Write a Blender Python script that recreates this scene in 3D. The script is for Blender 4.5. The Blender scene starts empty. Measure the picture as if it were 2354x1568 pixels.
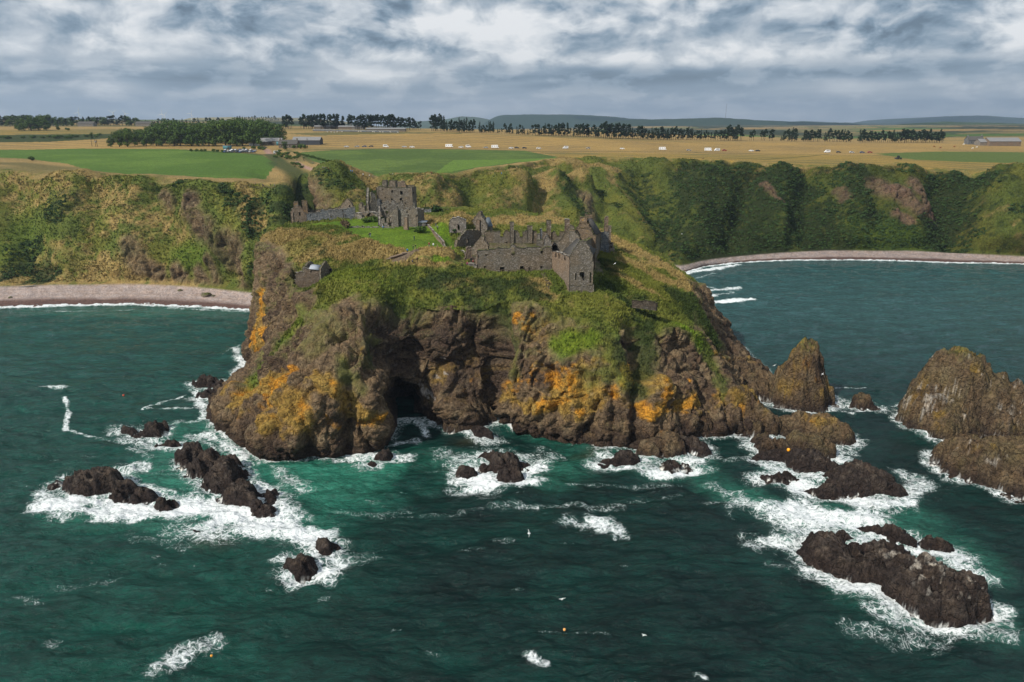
import bpy, math, random
import numpy as np
from math import radians, sin, cos, tan, atan2, pi, sqrt
sc = bpy.context.scene
col = sc.collection
# ------------------------------------------------------------------ camera
CAMZ = 87.0
PITCH = 18.09
HAZE = 7e-5
cam_data = bpy.data.cameras.new('camera'); cam = bpy.data.objects.new('camera', cam_data); col.objects.link(cam)
cam.location = (0, 0, CAMZ); cam.rotation_euler = (radians(90 - PITCH), 0, 0)
cam_data.sensor_width = 36; cam_data.lens = 24.01; cam_data.clip_start = 1; cam_data.clip_end = 40000
sc.camera = cam
SUN_EL, SUN_AZ = 42.0, -128.0          # azimuth from +Y, clockwise positive
sun_dir = np.array([sin(radians(SUN_AZ))*cos(radians(SUN_EL)), cos(radians(SUN_AZ))*cos(radians(SUN_EL)), sin(radians(SUN_EL))])
sd = bpy.data.lights.new('sun', 'SUN'); sd.energy = 4.7; sd.angle = radians(1.5); sd.color = (1, .93, .82)
so = bpy.data.objects.new('sun', sd); col.objects.link(so)
from mathutils import Vector, Matrix
so.rotation_euler = Vector(tuple(sun_dir)).to_track_quat('Z', 'Y').to_euler()
sc.view_settings.view_transform = 'Standard'; sc.view_settings.look = 'None'
sc.view_settings.exposure = 0.0; sc.view_settings.gamma = 1.0
sc.cycles.sample_clamp_direct = 6; sc.cycles.sample_clamp_indirect = 3; sc.cycles.max_bounces = 4; sc.cycles.diffuse_bounces = 2; sc.cycles.glossy_bounces = 2
sc.cycles.transmission_bounces = 2; sc.cycles.volume_bounces = 0; sc.cycles.transparent_max_bounces = 6
# ------------------------------------------------------------------ node helper
class NT:
    def __init__(s, nt): s.nt = nt; s.n = nt.nodes; s.l = nt.links
    def new(s, t, **k):
        n = s.n.new(t)
        for a, v in k.items(): setattr(n, a, v)
        return n
    def put(s, sock, v):
        if isinstance(v, bpy.types.NodeSocket): s.l.new(v, sock)
        elif v is not None:
            if hasattr(sock.default_value, '__len__') and not hasattr(v, '__len__'): v = [v]*len(sock.default_value)
            if hasattr(sock.default_value, '__len__') and len(sock.default_value) == 4 and len(v) == 3: v = (*v, 1)
            sock.default_value = v
    def m(s, op, a, b=None, c=None, clamp=False):
        n = s.new('ShaderNodeMath', operation=op, use_clamp=clamp)
        for i, v in enumerate((a, b, c)):
            if v is not None: s.put(n.inputs[i], v)
        return n.outputs[0]
    def add(s, a, b): return s.m('ADD', a, b)
    def mul(s, a, b): return s.m('MULTIPLY', a, b)
    def ss(s, x, a, b, lo=0., hi=1.):
        n = s.new('ShaderNodeMapRange', interpolation_type='SMOOTHSTEP'); s.put(n.inputs[0], x)
        for i, v in enumerate((a, b, lo, hi)): s.put(n.inputs[i+1], v)
        return n.outputs[0]
    def mix(s, f, a, b, mode='MIX'):
        n = s.new('ShaderNodeMix', data_type='RGBA', blend_type=mode); s.put(n.inputs[0], f); s.put(n.inputs[6], a); s.put(n.inputs[7], b)
        return n.outputs[2]
    def noise(s, vec, scale, detail=4, rough=.55, dist=0., lac=2.):
        n = s.new('ShaderNodeTexNoise'); s.put(n.inputs['Vector'], vec); s.put(n.inputs['Scale'], scale)
        n.inputs['Detail'].default_value = detail; n.inputs['Roughness'].default_value = rough; n.inputs['Distortion'].default_value = dist
        n.inputs['Lacunarity'].default_value = lac
        return n.outputs[0]
    def vor(s, vec, scale, feature='F1', out=0, rnd=1.):
        n = s.new('ShaderNodeTexVoronoi', feature=feature); s.put(n.inputs['Vector'], vec); s.put(n.inputs['Scale'], scale); n.inputs['Randomness'].default_value = rnd
        return n.outputs[out]
    def comb(s, x, y, z):
        n = s.new('ShaderNodeCombineXYZ'); s.put(n.inputs[0], x); s.put(n.inputs[1], y); s.put(n.inputs[2], z); return n.outputs[0]
    def sep(s, v):
        n = s.new('ShaderNodeSeparateXYZ'); s.put(n.inputs[0], v); return n.outputs
    def vscale(s, v, k):
        n = s.new('ShaderNodeVectorMath', operation='MULTIPLY'); s.put(n.inputs[0], v); n.inputs[1].default_value = k; return n.outputs[0]
    def vadd(s, v, w):
        n = s.new('ShaderNodeVectorMath', operation='ADD'); s.put(n.inputs[0], v); s.put(n.inputs[1], w); return n.outputs[0]
    def bump(s, h, strength=.5, dist=.1, normal=None):
        n = s.new('ShaderNodeBump'); s.put(n.inputs['Height'], h); s.put(n.inputs['Strength'], strength); s.put(n.inputs['Distance'], dist)
        if normal is not None: s.put(n.inputs['Normal'], normal)
        return n.outputs[0]
# ------------------------------------------------------------------ world: Nishita sky behind a broken cloud deck
w = bpy.data.worlds.new('World'); sc.world = w; w.use_nodes = True
g = NT(w.node_tree); g.n.clear()
sky = g.new('ShaderNodeTexSky', sky_type='NISHITA'); sky.sun_disc = False
sky.sun_elevation = radians(SUN_EL); sky.sun_rotation = radians(SUN_AZ)
tc = g.new('ShaderNodeTexCoord')
D = g.sep(tc.outputs['Generated'])
az = g.m('ARCTAN2', D[0], D[1]); el = g.m('ARCSINE', D[2])
elp = g.m('MAXIMUM', el, 0.)
pv = g.comb(az, g.add(g.mul(elp, 1.5), g.mul(g.m('POWER', g.add(elp, .004), .5), .16)), 0)
wob = g.new('ShaderNodeTexNoise'); g.put(wob.inputs['Vector'], pv); wob.inputs['Scale'].default_value = 7; wob.inputs['Detail'].default_value = 3
ws = g.new('ShaderNodeVectorMath', operation='SUBTRACT'); g.put(ws.inputs[0], wob.outputs[1]); ws.inputs[1].default_value = (.5, .5, .5)
pw = g.vadd(pv, g.vscale(ws.outputs[0], (.09, .06, 0)))
n_big = g.noise(g.vadd(pw, (3.1, 1.7, 0)), 4.2, 2, .5)
n_mid = g.noise(g.vadd(pw, (7.3, 2.1, 0)), 8.5, 7, .56)
n_up = g.noise(g.vadd(pw, (7.288, 2.122, 0)), 8.5, 7, .56)
bl1 = g.vor(g.vadd(pw, g.vscale(ws.outputs[0], (.03, .03, 0))), 15, 'SMOOTH_F1')
bl2 = g.vor(g.vadd(pw, g.vscale(ws.outputs[0], (.05, .05, 0))), 34, 'SMOOTH_F1')
relief = g.add(g.mul(g.add(bl2, -.4), -.16), g.add(g.mul(g.add(n_mid, g.mul(n_up, -1)), 1.9), g.mul(g.add(bl1, -.42), -.36)))
streak = g.noise(g.comb(g.mul(az, 3.2), g.mul(el, 30), 4.4), 1.3, 5, .5, .2)
fine = g.noise(g.comb(g.mul(az, 1.0), g.mul(el, 1.6), 9.), 40, 4, .55)
def V2(x, y):   # pixel of the 2353 px wide view -> azimuth, elevation
    a = (x-1176.5)/1569.4; b = (784-y)/1569.4; p = radians(PITCH)
    d = np.array([a, cos(p)+b*sin(p), -sin(p)+b*cos(p)]); d /= np.linalg.norm(d)
    return atan2(d[0], d[1]), math.asin(d[2])
up_zone = g.ss(g.add(el, g.mul(g.add(n_big, -.5), .035)), .060, .078)      # 1 in the cumulus deck
L = g.add(g.mul(g.ss(n_mid, .41, .585), .25), .41)
L = g.add(L, relief)
L = g.add(L, g.mul(g.add(n_big, -.5), .45))
low = g.add(g.mul(g.ss(streak, .35, .68), .20), .335)
puff = g.noise(g.vadd(g.comb(g.mul(az, 1.), g.mul(el, 2.6), 2.), g.vscale(ws.outputs[0], (.05, .05, 0))), 15, 6, .55); low = g.add(low, g.mul(g.add(g.ss(puff, .46, .60), -.35), .17))
blobs = [(1045, 40, 150, 50, .40), (560, 40, 260, 40, .16), (850, 176, 120, 18, .62), (650, 150, 90, 14, .30), (1085, 118, 60, 25, .34), (1250, 85, 120, 40, .22),
         (1500, 40, 150, 35, .30), (1690, 140, 90, 22, .38), (2330, 90, 60, 60, .40), (1480, 100, 200, 30, .18), (2000, 140, 220, 18, .18), (50, 60, 90, 90, .14), (280, 150, 200, 30, .16), (230, 205, 60, 20, .34),
         (1960, 200, 70, 16, .34), (150, 185, 260, 25, -.10), (1300, 180, 330, 20, -.13), (1900, 165, 400, 14, -.14), (1270, 30, 60, 55, -.22), (520, 75, 110, 40, -.16),
         (850, 60, 130, 50, -.18), (480, 165, 160, 14, -.14), (330, 190, 300, 14, -.07), (1750, 30, 120, 40, .05), (2080, 60, 120, 50, -.12), (950, 262, 1500, 7, .16), (960, 125, 80, 15, .14)]
wx = g.add(az, g.mul(g.add(n_mid, -.5), .10)); wy = g.add(el, g.mul(g.add(n_up, -.5), .035))
for bx, by, sx, sy, am in blobs:
    a0, e0 = V2(bx, by)
    ux = g.m('DIVIDE', g.add(wx, -a0), sx/1569.4); uy = g.m('DIVIDE', g.add(wy, -e0), sy/1569.4)
    r2 = g.add(g.mul(ux, ux), g.mul(uy, uy))
    ga = g.mul(g.m('EXPONENT', g.mul(r2, -1)), am*(.75 if am > 0 else .9))
    if by < 195 or am < 0: L = g.add(L, ga)
    if by > 150: low = g.add(low, ga)
up_l = g.mul(up_zone, 1.)
Lum = g.add(g.mul(up_l, L), g.mul(g.add(1, g.mul(up_l, -1)), low))
Lum = g.add(Lum, g.mul(g.add(fine, -.5), .05))
Lum = g.m('MINIMUM', g.m('MAXIMUM', Lum, .13), .92)
cr = g.new('ShaderNodeValToRGB'); g.put(cr.inputs[0], Lum)
els = cr.color_ramp.elements
els[0].position = .12; els[0].color = (.115, .168, .228, 1); els[1].position = .92; els[1].color = (.90, .91, .92, 1)
for p_, c_ in ((.25, (.20, .278, .365)), (.36, (.295, .378, .465)), (.5, (.46, .52, .585)), (.7, (.68, .72, .76))):
    e = els.new(p_); e.color = (*c_, 1)
hor = g.ss(el, 0., .05, 1., 0.)
cc = g.mix(g.mul(hor, .45), cr.outputs[0], (.36, .43, .50))
below = g.ss(el, -.02, .0)
overhead = g.ss(el, .2, .5)
cc = g.mix(g.mul(overhead, .6), cc, (.46, .53, .62))
cloud = g.mix(1., cc, (10., 10., 10.), 'MULTIPLY')       # same scale as the Nishita sky before the 0.1 strength
skyc = g.mix(.93, sky.outputs[0], cloud)
bg = g.new('ShaderNodeBackground'); g.put(bg.inputs[0], skyc); bg.inputs[1].default_value = .1
out = g.new('ShaderNodeOutputWorld'); g.l.new(bg.outputs[0], out.inputs[0])
# ------------------------------------------------------------------ projection helpers
F = 1569.4; CX, CY = 1176.5, 784.0
cp, sp_ = cos(radians(PITCH)), sin(radians(PITCH))
def ray(x, y):
    a = (x-CX)/F; b = (CY-y)/F
    return np.array([a, cp+b*sp_, -sp_+b*cp])
def UZ(x, y, z):
    d = ray(x, y); t = (z-CAMZ)/d[2]; return np.array([d[0]*t, d[1]*t, z])
def UY(x, y, Y):
    d = ray(x, y); t = Y/d[1]; return np.array([d[0]*t, Y, CAMZ+d[2]*t])
def proj(P):
    P = np.asarray(P, float); q = P-np.array([0, 0, CAMZ])
    dz = q[..., 1]*cp-q[..., 2]*sp_; uy = q[..., 1]*sp_+q[..., 2]*cp
    dz = np.where(dz < 1, 1, dz)
    return CX+F*q[..., 0]/dz, CY-F*uy/dz, dz
# ------------------------------------------------------------------ numpy noise
def _h(ix, iy, iz, s):
    h = (ix.astype(np.uint32)*np.uint32(374761393)) ^ (iy.astype(np.uint32)*np.uint32(668265263)) ^ (iz.astype(np.uint32)*np.uint32(2147483647)) ^ np.uint32((s*1274126177) & 0xffffffff)
    h = (h ^ (h >> np.uint32(13)))*np.uint32(1274126177); h = (h ^ (h >> np.uint32(16)))*np.uint32(2246822519)
    return h ^ (h >> np.uint32(15))
def hr(ix, iy, iz, s): return (_h(ix, iy, iz, s) & np.uint32(0xffffff)).astype(np.float32)/np.float32(16777216.)
def vn(P, s=0):
    i = np.floor(P).astype(np.int64); f = (P-i).astype(np.float32); f = f*f*f*(f*(f*6-15)+10)
    r = 0
    for a in (0, 1):
        for b in (0, 1):
            for c in (0, 1):
                wgt = (f[:, 0] if a else 1-f[:, 0])*(f[:, 1] if b else 1-f[:, 1])*(f[:, 2] if c else 1-f[:, 2])
                r = r+wgt*hr(i[:, 0]+a, i[:, 1]+b, i[:, 2]+c, s)
    return r*2-1
def fbm(P, sc_, o=4, s=0, g_=.5, k=(1, 1, 1)):
    P = np.asarray(P, float)*np.array(k)/sc_; r = 0; a = 1.; t = 0
    for q in range(o): r = r+a*vn(P+q*17.3, s+q); t += a; a *= g_; P = P*2.03
    return r/t
def ridged(P, sc_, o=3, s=0, k=(1, 1, 1)):
    P = np.asarray(P, float)*np.array(k)/sc_; r = 0; a = 1.; t = 0
    for q in range(o): r = r+a*(1-np.abs(vn(P+q*9.1, s+q))*2); t += a; a *= .5; P = P*2.1
    return r/t
def worley(P, s=0):
    i = np.floor(P).astype(np.int64); n = len(P); f1 = np.full(n, 9., np.float32); f2 = f1.copy(); idv = np.zeros(n, np.float32)
    for a in (-1, 0, 1):
        for b in (-1, 0, 1):
            for c in (-1, 0, 1):
                x, y, z = i[:, 0]+a, i[:, 1]+b, i[:, 2]+c
                dx = x+hr(x, y, z, s)-P[:, 0]; dy = y+hr(x, y, z, s+1)-P[:, 1]; dz = z+hr(x, y, z, s+2)-P[:, 2]
                d = np.sqrt(dx*dx+dy*dy+dz*dz).astype(np.float32)
                m = d < f1
                f2 = np.where(m, f1, np.minimum(f2, d)); idv = np.where(m, hr(x, y, z, s+3), idv); f1 = np.where(m, d, f1)
    return f1, f2, idv
def sst(x, a, b):
    t = np.clip((x-a)/(b-a), 0, 1); return t*t*(3-2*t)
def lerp(a, b, t): return a+(b-a)*t
def lc(a, b, t): return a+(b-a)*t[:, None]
def C(r, g_, b): return np.array([r, g_, b], float)
# ------------------------------------------------------------------ object helpers
def tag(o, label=None, cat=None, group=None, kind=None):
    if label: o['label'] = label
    if cat: o['category'] = cat
    if group: o['group'] = group
    if kind: o['kind'] = kind
    return o
def mesh_np(name, V, Q, mat=None, colr=None, attrs=None, smooth=True, parent=None, T=None):
    """V (n,3), Q (m,4) quads or T triangles."""
    me = bpy.data.meshes.new(name); V = np.asarray(V, np.float32)
    faces = []
    if Q is not None and len(Q): faces.append(np.asarray(Q, np.int32))
    if T is not None and len(T): faces.append(np.asarray(T, np.int32))
    me.vertices.add(len(V)); me.vertices.foreach_set('co', V.ravel())
    lv = np.concatenate([f.ravel() for f in faces]); tot = np.concatenate([np.full(len(f), f.shape[1], np.int32) for f in faces])
    st = np.concatenate([[0], np.cumsum(tot)[:-1]]).astype(np.int32)
    me.loops.add(len(lv)); me.loops.foreach_set('vertex_index', lv)
    me.polygons.add(len(tot)); me.polygons.foreach_set('loop_start', st); me.polygons.foreach_set('loop_total', tot)
    if smooth: me.polygons.foreach_set('use_smooth', np.ones(len(tot), bool))
    me.update(calc_edges=True); me.validate()
    if colr is not None:
        ca = me.color_attributes.new('Col', 'FLOAT_COLOR', 'POINT')
        ca.data.foreach_set('color', np.concatenate([np.clip(colr, 0, 1), np.ones((len(V), 1))], 1).astype(np.float32).ravel())
    for k, v in (attrs or {}).items():
        at = me.attributes.new(k, 'FLOAT', 'POINT'); at.data.foreach_set('value', np.asarray(v, np.float32))
    if mat: me.materials.append(mat)
    o = bpy.data.objects.new(name, me); col.objects.link(o)
    if parent: o.parent = parent
    return o
def empty(name, loc=(0, 0, 0), rz=0):
    o = bpy.data.objects.new(name, None); col.objects.link(o); o.location = loc; o.rotation_euler = (0, 0, rz); o.empty_display_size = .5
    return o
def gridq(nr, nc, wrap=False):
    r = np.arange(nr-1)[:, None]; c = np.arange(nc if wrap else nc-1)[None]
    c2 = (c+1) % nc
    return np.stack([r*nc+c, r*nc+c2, (r+1)*nc+c2, (r+1)*nc+c], -1).reshape(-1, 4)
def cr_interp(P, t, wrap=False):
    """Catmull-Rom through rows of P at parameters t (in index units)."""
    n = len(P); i = np.floor(t).astype(int); f = (t-i)
    if wrap: a, b, c, d = P[(i-1) % n], P[i % n], P[(i+1) % n], P[(i+2) % n]
    else:
        i = np.clip(i, 0, n-2); f = t-i; a, b, c, d = P[np.clip(i-1, 0, n-1)], P[i], P[i+1], P[np.clip(i+2, 0, n-1)]
    f = f.reshape((-1,)+(1,)*(P.ndim-1))
    m0 = (c-a)*.5*.8; m1 = (d-b)*.5*.8
    return (2*f**3-3*f**2+1)*b+(f**3-2*f**2+f)*m0+(-2*f**3+3*f**2)*c+(f**3-f**2)*m1
def normals_grid(G, wrap):
    if wrap: du = np.roll(G, -1, 1)-np.roll(G, 1, 1)
    else: du = np.gradient(G, axis=1)
    dv = np.gradient(G, axis=0); n = np.cross(du, dv); n /= np.linalg.norm(n, axis=-1, keepdims=True)+1e-9
    return n
# ------------------------------------------------------------------ materials
def bsdf(mat):
    g = NT(mat.node_tree); g.n.clear(); b = g.new('ShaderNodeBsdfPrincipled'); o = g.new('ShaderNodeOutputMaterial'); g.l.new(b.outputs[0], o.inputs[0])
    return g, b
def newmat(name):
    m = bpy.data.materials.new(name); m.use_nodes = True; return (m,)+bsdf(m)
def terrain_mat():
    m, g, b = newmat('terrain')
    ca = g.new('ShaderNodeVertexColor'); ca.layer_name = 'Col'
    rk = g.new('ShaderNodeAttribute'); rk.attribute_name = 'rock'; rock = rk.outputs['Fac']
    pos = g.new('ShaderNodeNewGeometry').outputs['Position']
    gn = g.noise(g.vscale(pos, (1, 1, .6)), 1.3, 5, .7); gn2 = g.noise(pos, .33, 4, .65)
    tuft = g.noise(g.vscale(pos, (1, .7, .45)), 3.2, 3, .7)
    rn = g.noise(pos, 1.1, 8, .72); rv = g.vor(pos, 1.8, 'F1'); crack = g.vor(g.vadd(pos, g.vscale(g.new('ShaderNodeTexNoise').outputs[1], (1, 1, 1))), .45, 'DISTANCE_TO_EDGE')
    kg = g.add(g.mul(g.ss(gn, .3, .7), .7), g.mul(g.ss(tuft, .33, .67), .65)); kg = g.add(kg, .33)
    kr = g.add(g.mul(g.ss(rn, .36, .64), 1.0), g.add(.28, g.mul(g.ss(g.noise(pos, 4.5, 3, .7), .35, .65), .55)))
    k = g.add(g.mul(rock, kr), g.mul(g.add(1, g.mul(rock, -1)), kg))
    c = g.mix(1., ca.outputs[0], g.comb(k, k, k), 'MULTIPLY')
    tint = g.mix(g.mul(g.ss(gn2, .35, .7), .35), c, g.mix(1., c, (1.25, .98, .7), 'MULTIPLY'))
    g.put(b.inputs['Base Color'], tint); b.inputs['Roughness'].default_value = .92; b.inputs['Specular IOR Level'].default_value = .15
    hgt = g.add(g.mul(rock, g.add(g.mul(rn, 2.), g.add(g.mul(rv, .35), g.mul(g.ss(crack, 0, .1), .45)))), g.mul(g.add(1, g.mul(rock, -1)), g.add(g.mul(gn, .8), g.mul(tuft, .5))))
    g.put(b.inputs['Normal'], g.bump(hgt, 1., .7))
    return m
M = {}
M['terrain'] = terrain_mat()
# ------------------------------------------------------------------ surface feature tools
def hit(VP, x, y, r=6):
    """point of the vertex cloud seen at pixel (x, y) of the 2353 px view (the nearest one to the camera)."""
    px, py, dz = VP['p']
    m = np.where((np.abs(px-x) < r) & (np.abs(py-y) < r))[0]
    if not len(m):
        return hit(VP, x, y, r*2) if r < 200 else None
    near = dz[m].min(); m = m[dz[m] < near+ (4 if r < 20 else 30)]
    return VP['v'][m[np.argmin((px[m]-x)**2+(py[m]-y)**2)]]
def capsule(V, a, b):
    ab = b-a; t = np.clip(((V-a)@ab)/max(ab@ab, 1e-6), 0, 1); return np.linalg.norm(V-(a+t[:, None]*ab), axis=1)
def strokes(VP, lst, nz=None):
    """lst of (x0,y0,x1,y1,radius_m,amount): returns summed soft weights and their amounts separately."""
    V = VP['v']; res = np.zeros(len(V))
    for (x0, y0, x1, y1, r, am) in lst:
        a = hit(VP, x0, y0); b = hit(VP, x1, y1)
        if a is None or b is None: continue
        d = capsule(V, a, b)
        if nz is not None: d = d+nz*r*.55
        wg = 1-sst(d, r*.35, r*1.15)
        res = np.maximum(res, wg*am) if am > 0 else res+wg*am
    return res
def bumps(VP, N, lst, nz=None):
    V = VP['v']; res = np.zeros(len(V))
    for (x0, y0, x1, y1, r, am) in lst:
        a = hit(VP, x0, y0); b = hit(VP, x1, y1)
        if a is None or b is None: continue
        d = capsule(V, a, b)
        if nz is not None: d = d+nz*r*.3
        res += am*np.exp(-(d/r)**2)
    return res
# ------------------------------------------------------------------ the headland: columns of (x, y, z) seen points, waterline first
def W_(*a): return np.array(a, float)
def Cc(*pts): return [UZ(*p) for p in pts]
cols = [
 Cc((566,815,2),(573,780,9),(580,735,17),(588,670,28),(596,600,38),(600,562,43)),
 Cc((572,833,0),(588,800,9),(606,760,17),(620,700,27),(634,635,36),(642,590,41)),
 Cc((575,850,0),(600,815,9),(625,790,17),(650,745,25),(672,700,32),(684,668,36)),
 Cc((505,893,0),(540,872,5),(590,840,13),(640,785,22),(678,735,29),(705,690,35)),
 Cc((478,962,0),(495,925,5),(560,880,12),(640,810,22),(685,750,29),(715,695,35)),
 Cc((540,1010,0),(555,975,5),(605,915,12),(668,835,21),(705,760,29),(732,698,35)),
 Cc((600,1045,0),(610,1010,5),(650,940,13),(700,850,22),(730,770,30),(752,702,35.5)),
 Cc((655,1056,0),(668,1015,6),(700,940,14),(740,850,23),(760,770,30),(775,705,35.5)),
 Cc((740,1050,0),(748,1005,6),(765,930,15),(785,845,24),(795,770,30),(802,703,36)),
 Cc((815,1042,0),(815,995,6),(820,925,15),(828,850,23),(832,775,30),(836,698,36)),
 Cc((868,1030,0),(870,990,6),(868,930,14),(862,870,20),(858,790,28),(866,695,36)),
 Cc((897,1008,0),(896,975,5),(885,925,12),(875,865,20),(880,780,28),(896,690,36)),
 Cc((912,978,0),(908,945,5),(905,900,11),(905,850,18),(912,780,27),(925,686,36)),
 Cc((935,962,0),(935,935,4),(935,890,11),(935,840,18),(940,775,27),(955,688,36)),
 Cc((970,962,0),(970,930,5),(970,885,12),(972,835,19),(975,770,27),(985,690,36)),
 Cc((1010,972,0),(1008,940,4),(1008,890,11),(1010,840,18),(1012,770,27),(1020,692,36)),
 Cc((1075,980,0),(1060,945,5),(1050,895,11),(1052,840,18),(1056,770,27),(1062,694,36)),
 Cc((1122,965,0),(1118,930,5),(1110,885,12),(1106,840,18),(1104,770,27),(1104,694,36)),
 Cc((1136,960,0),(1140,925,6),(1142,880,12),(1142,830,19),(1145,765,27),(1150,694,36)),
 Cc((1165,982,0),(1170,945,6),(1172,895,13),(1180,840,20),(1190,770,28),(1196,696,36)),
 Cc((1235,998,0),(1230,955,6),(1228,905,12),(1230,850,19),(1236,780,27),(1240,700,35.5)),
 Cc((1315,1013,0),(1312,965,6),(1308,910,12),(1306,855,19),(1306,795,26),(1300,725,33)),
 Cc((1385,1020,0),(1385,970,6),(1382,920,12),(1380,868,18),(1375,815,24),(1365,750,31)),
 Cc((1445,1030,0),(1448,985,5),(1445,930,11),(1440,880,17),(1430,825,23),(1412,755,30.5)),
 Cc((1500,1025,0),(1502,980,5),(1500,935,10),(1488,885,15),(1470,830,21),(1450,765,28)),
 Cc((1540,1020,0),(1540,978,5),(1535,930,9),(1520,880,15),(1505,830,20),(1492,772,26)),
 Cc((1605,1000,0),(1600,965,4),(1585,915,9),(1568,860,15),(1550,800,21),(1542,752,27.5)),
 Cc((1680,992,0),(1665,960,4),(1640,915,8),(1615,860,14),(1600,810,19),(1588,765,25)),
 Cc((1775,996,0),(1740,960,4),(1690,910,8),(1650,860,13),(1630,815,17),(1612,765,23)),
 Cc((1745,930,0),(1715,905,3),(1685,880,7),(1658,840,12),(1640,800,16),(1618,755,22)),
 Cc((1720,888,0),(1705,870,3),(1688,840,8),(1668,812,12),(1645,775,18),(1615,725,25)),
 Cc((1765,872,0),(1750,845,5),(1700,812,8.5),(1655,790,12),(1625,745,20),(1598,695,28)),
 [W_(92,240,0),W_(86,240,3),W_(80,239,8),W_(74,238,15),W_(68,238,22.5),UZ(1583,655,31)],
 [W_(90,262,0),W_(87,262,5),W_(83,261,11),W_(78,260,18),W_(72,258,26),UZ(1545,618,34.5)],
 [W_(86,290,0),W_(82,288,7),W_(76,286,14),W_(70,283,22),W_(62,280,31),W_(54,276,37)],
 [W_(60,318,0),W_(58,315,8),W_(54,311,17),W_(50,307,26),W_(44,302,35),W_(38,296,41)],
 [W_(20,328,3),W_(20,325,10),W_(18,322,20),W_(16,319,30),W_(12,314,40),W_(8,306,46)],
 [W_(-30,328,3),W_(-30,325,10),W_(-29,322,20),W_(-28,319,30),W_(-27,315,40),W_(-25,309,49)],
 [W_(-78,325,0),W_(-77,322,9),W_(-75,319,18),W_(-72,315,28),W_(-70,311,38),W_(-67,304,48)],
 [W_(-106,300,0),W_(-104,299,9),W_(-102,298,18),W_(-99,297,28),W_(-96,295,38),W_(-92,290,46)],
 [W_(-106,268,0),W_(-104,268,9),W_(-102,267,18),W_(-99,267,28),W_(-96,266,38),W_(-92,265,45)],
]
cols = np.array(cols); nC = len(cols)            # (nC, 6, 3)
dist = np.linalg.norm(np.roll(cols, -1, 0)-cols, axis=2).max(1)
FRONT = np.array([1 if i < 33 else .3 for i in range(nC)])
sub = np.maximum(2, (dist*FRONT/.42).astype(int))
tcol = np.concatenate([i+np.arange(sub[i])/sub[i] for i in range(nC)])
Dn = cr_interp(cols, tcol, wrap=True)            # (NC, 6, 3)
NCc = len(Dn)
lev = np.linspace(0, 5, 145)
low_ = Dn[:, 0].copy(); low_[:, 2] = -4
Cg = cr_interp(np.transpose(Dn, (1, 0, 2)), lev)   # (145, NC, 3)
rim = Cg[-1]
# plateau height field from seen points
pl = [(668,512,46.5),(700,511,46.8),(740,506,47.3),(815,503,48),(650,524,45.6),(625,545,44),(700,535,46),(760,528,46.6),(790,545,46),(840,560,45.7),(900,567,45.8),(950,574,45.4),
 (700,565,43.5),(740,590,41.5),(660,570,43.5),(800,598,41.3),(860,590,42.5),(900,582,44.5),(880,604,42.3),(920,592,44),(895,601,42.6),(940,605,42.4),(1000,604,42.4),(1060,606,42.2),
 (985,574,45.8),(960,590,44.4),(1000,588,44.8),(1025,590,44.5),(1010,600,42.8),(850,522,47.8),(940,545,47),(900,532,47.5),(1000,540,47),(1030,560,46),(1045,590,43.5),(1045,560,45),
 (1000,520,48.2),(960,512,48.8),(905,500,49.5),(830,500,48.8),(1000,495,50),(1050,505,49.5),(1050,487,53.5),(1020,490,51),(1100,500,50),(1150,495,50),(1200,500,49.5),(1250,505,49),(1300,505,48),(1350,515,46.5),
 (760,628,38.7),(705,669,34.5),(692,657,36.3),(740,640,38),(790,640,39.6),(820,625,40.2),(820,660,38.5),(870,650,39.5),(930,620,41),(930,660,38.6),(1000,622,41.2),(1000,660,38.8),(1060,640,39.8),
 (1098,618,41),(1161,628,40.2),(1230,624,40.3),(1266,620,40.5),(1100,660,38.5),(1170,665,37.8),(1240,660,38),(1290,650,38.5),(1307,671,37),(1364,667,37.3),(1250,645,39.2),(1340,690,35.5),
 (1391,582,41),(1403,588,40),(1380,630,39),(1450,600,38),(1420,650,36.5),(1500,640,33.5),(1440,690,33),(1480,700,31),(1530,680,31),(1420,725,32.3),(1560,710,27.5),(1500,735,28),(1570,650,31.5),(1520,612,35.5),(1470,580,39)]
pts = [UZ(*p) for p in pl]
for X_, Y_, Z_ in [(-10,235,42.8),(5,235,42.8),(15,228,42.5),(-10,225,42.2),(22,240,43),(28,255,43),(10,255,46),(-15,250,45.5),(-45,300,50),(-30,295,50),(0,295,50),(-70,290,48.5),(30,280,44.5),(45,262,40)]:
    pts.append(np.array([X_, Y_, Z_], float))
pts += [rim[i] for i in range(0, NCc, max(1, NCc//70))]
pts = np.array(pts)
def rbf_fit(P):
    X = P[:, :2]; r = np.linalg.norm(X[:, None]-X[None], axis=2); A = -r; A[np.diag_indices(len(X))] += 1.2
    B = np.concatenate([np.ones((len(X), 1)), X/100], 1); S = np.block([[A, B], [B.T, np.zeros((3, 3))]])
    return np.linalg.solve(S, np.concatenate([P[:, 2], np.zeros(3)]))
ctr = pts[:, :2]; coef = rbf_fit(pts)
def Hf(xy):
    out_ = np.zeros(len(xy))
    for k in range(0, len(xy), 20000):
        q = xy[k:k+20000]; r = np.linalg.norm(q[:, None]-ctr[None], axis=2); out_[k:k+20000] = -r@coef[:len(ctr)]+coef[-3]+(q/100)@coef[-2:]
    return out_
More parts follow.
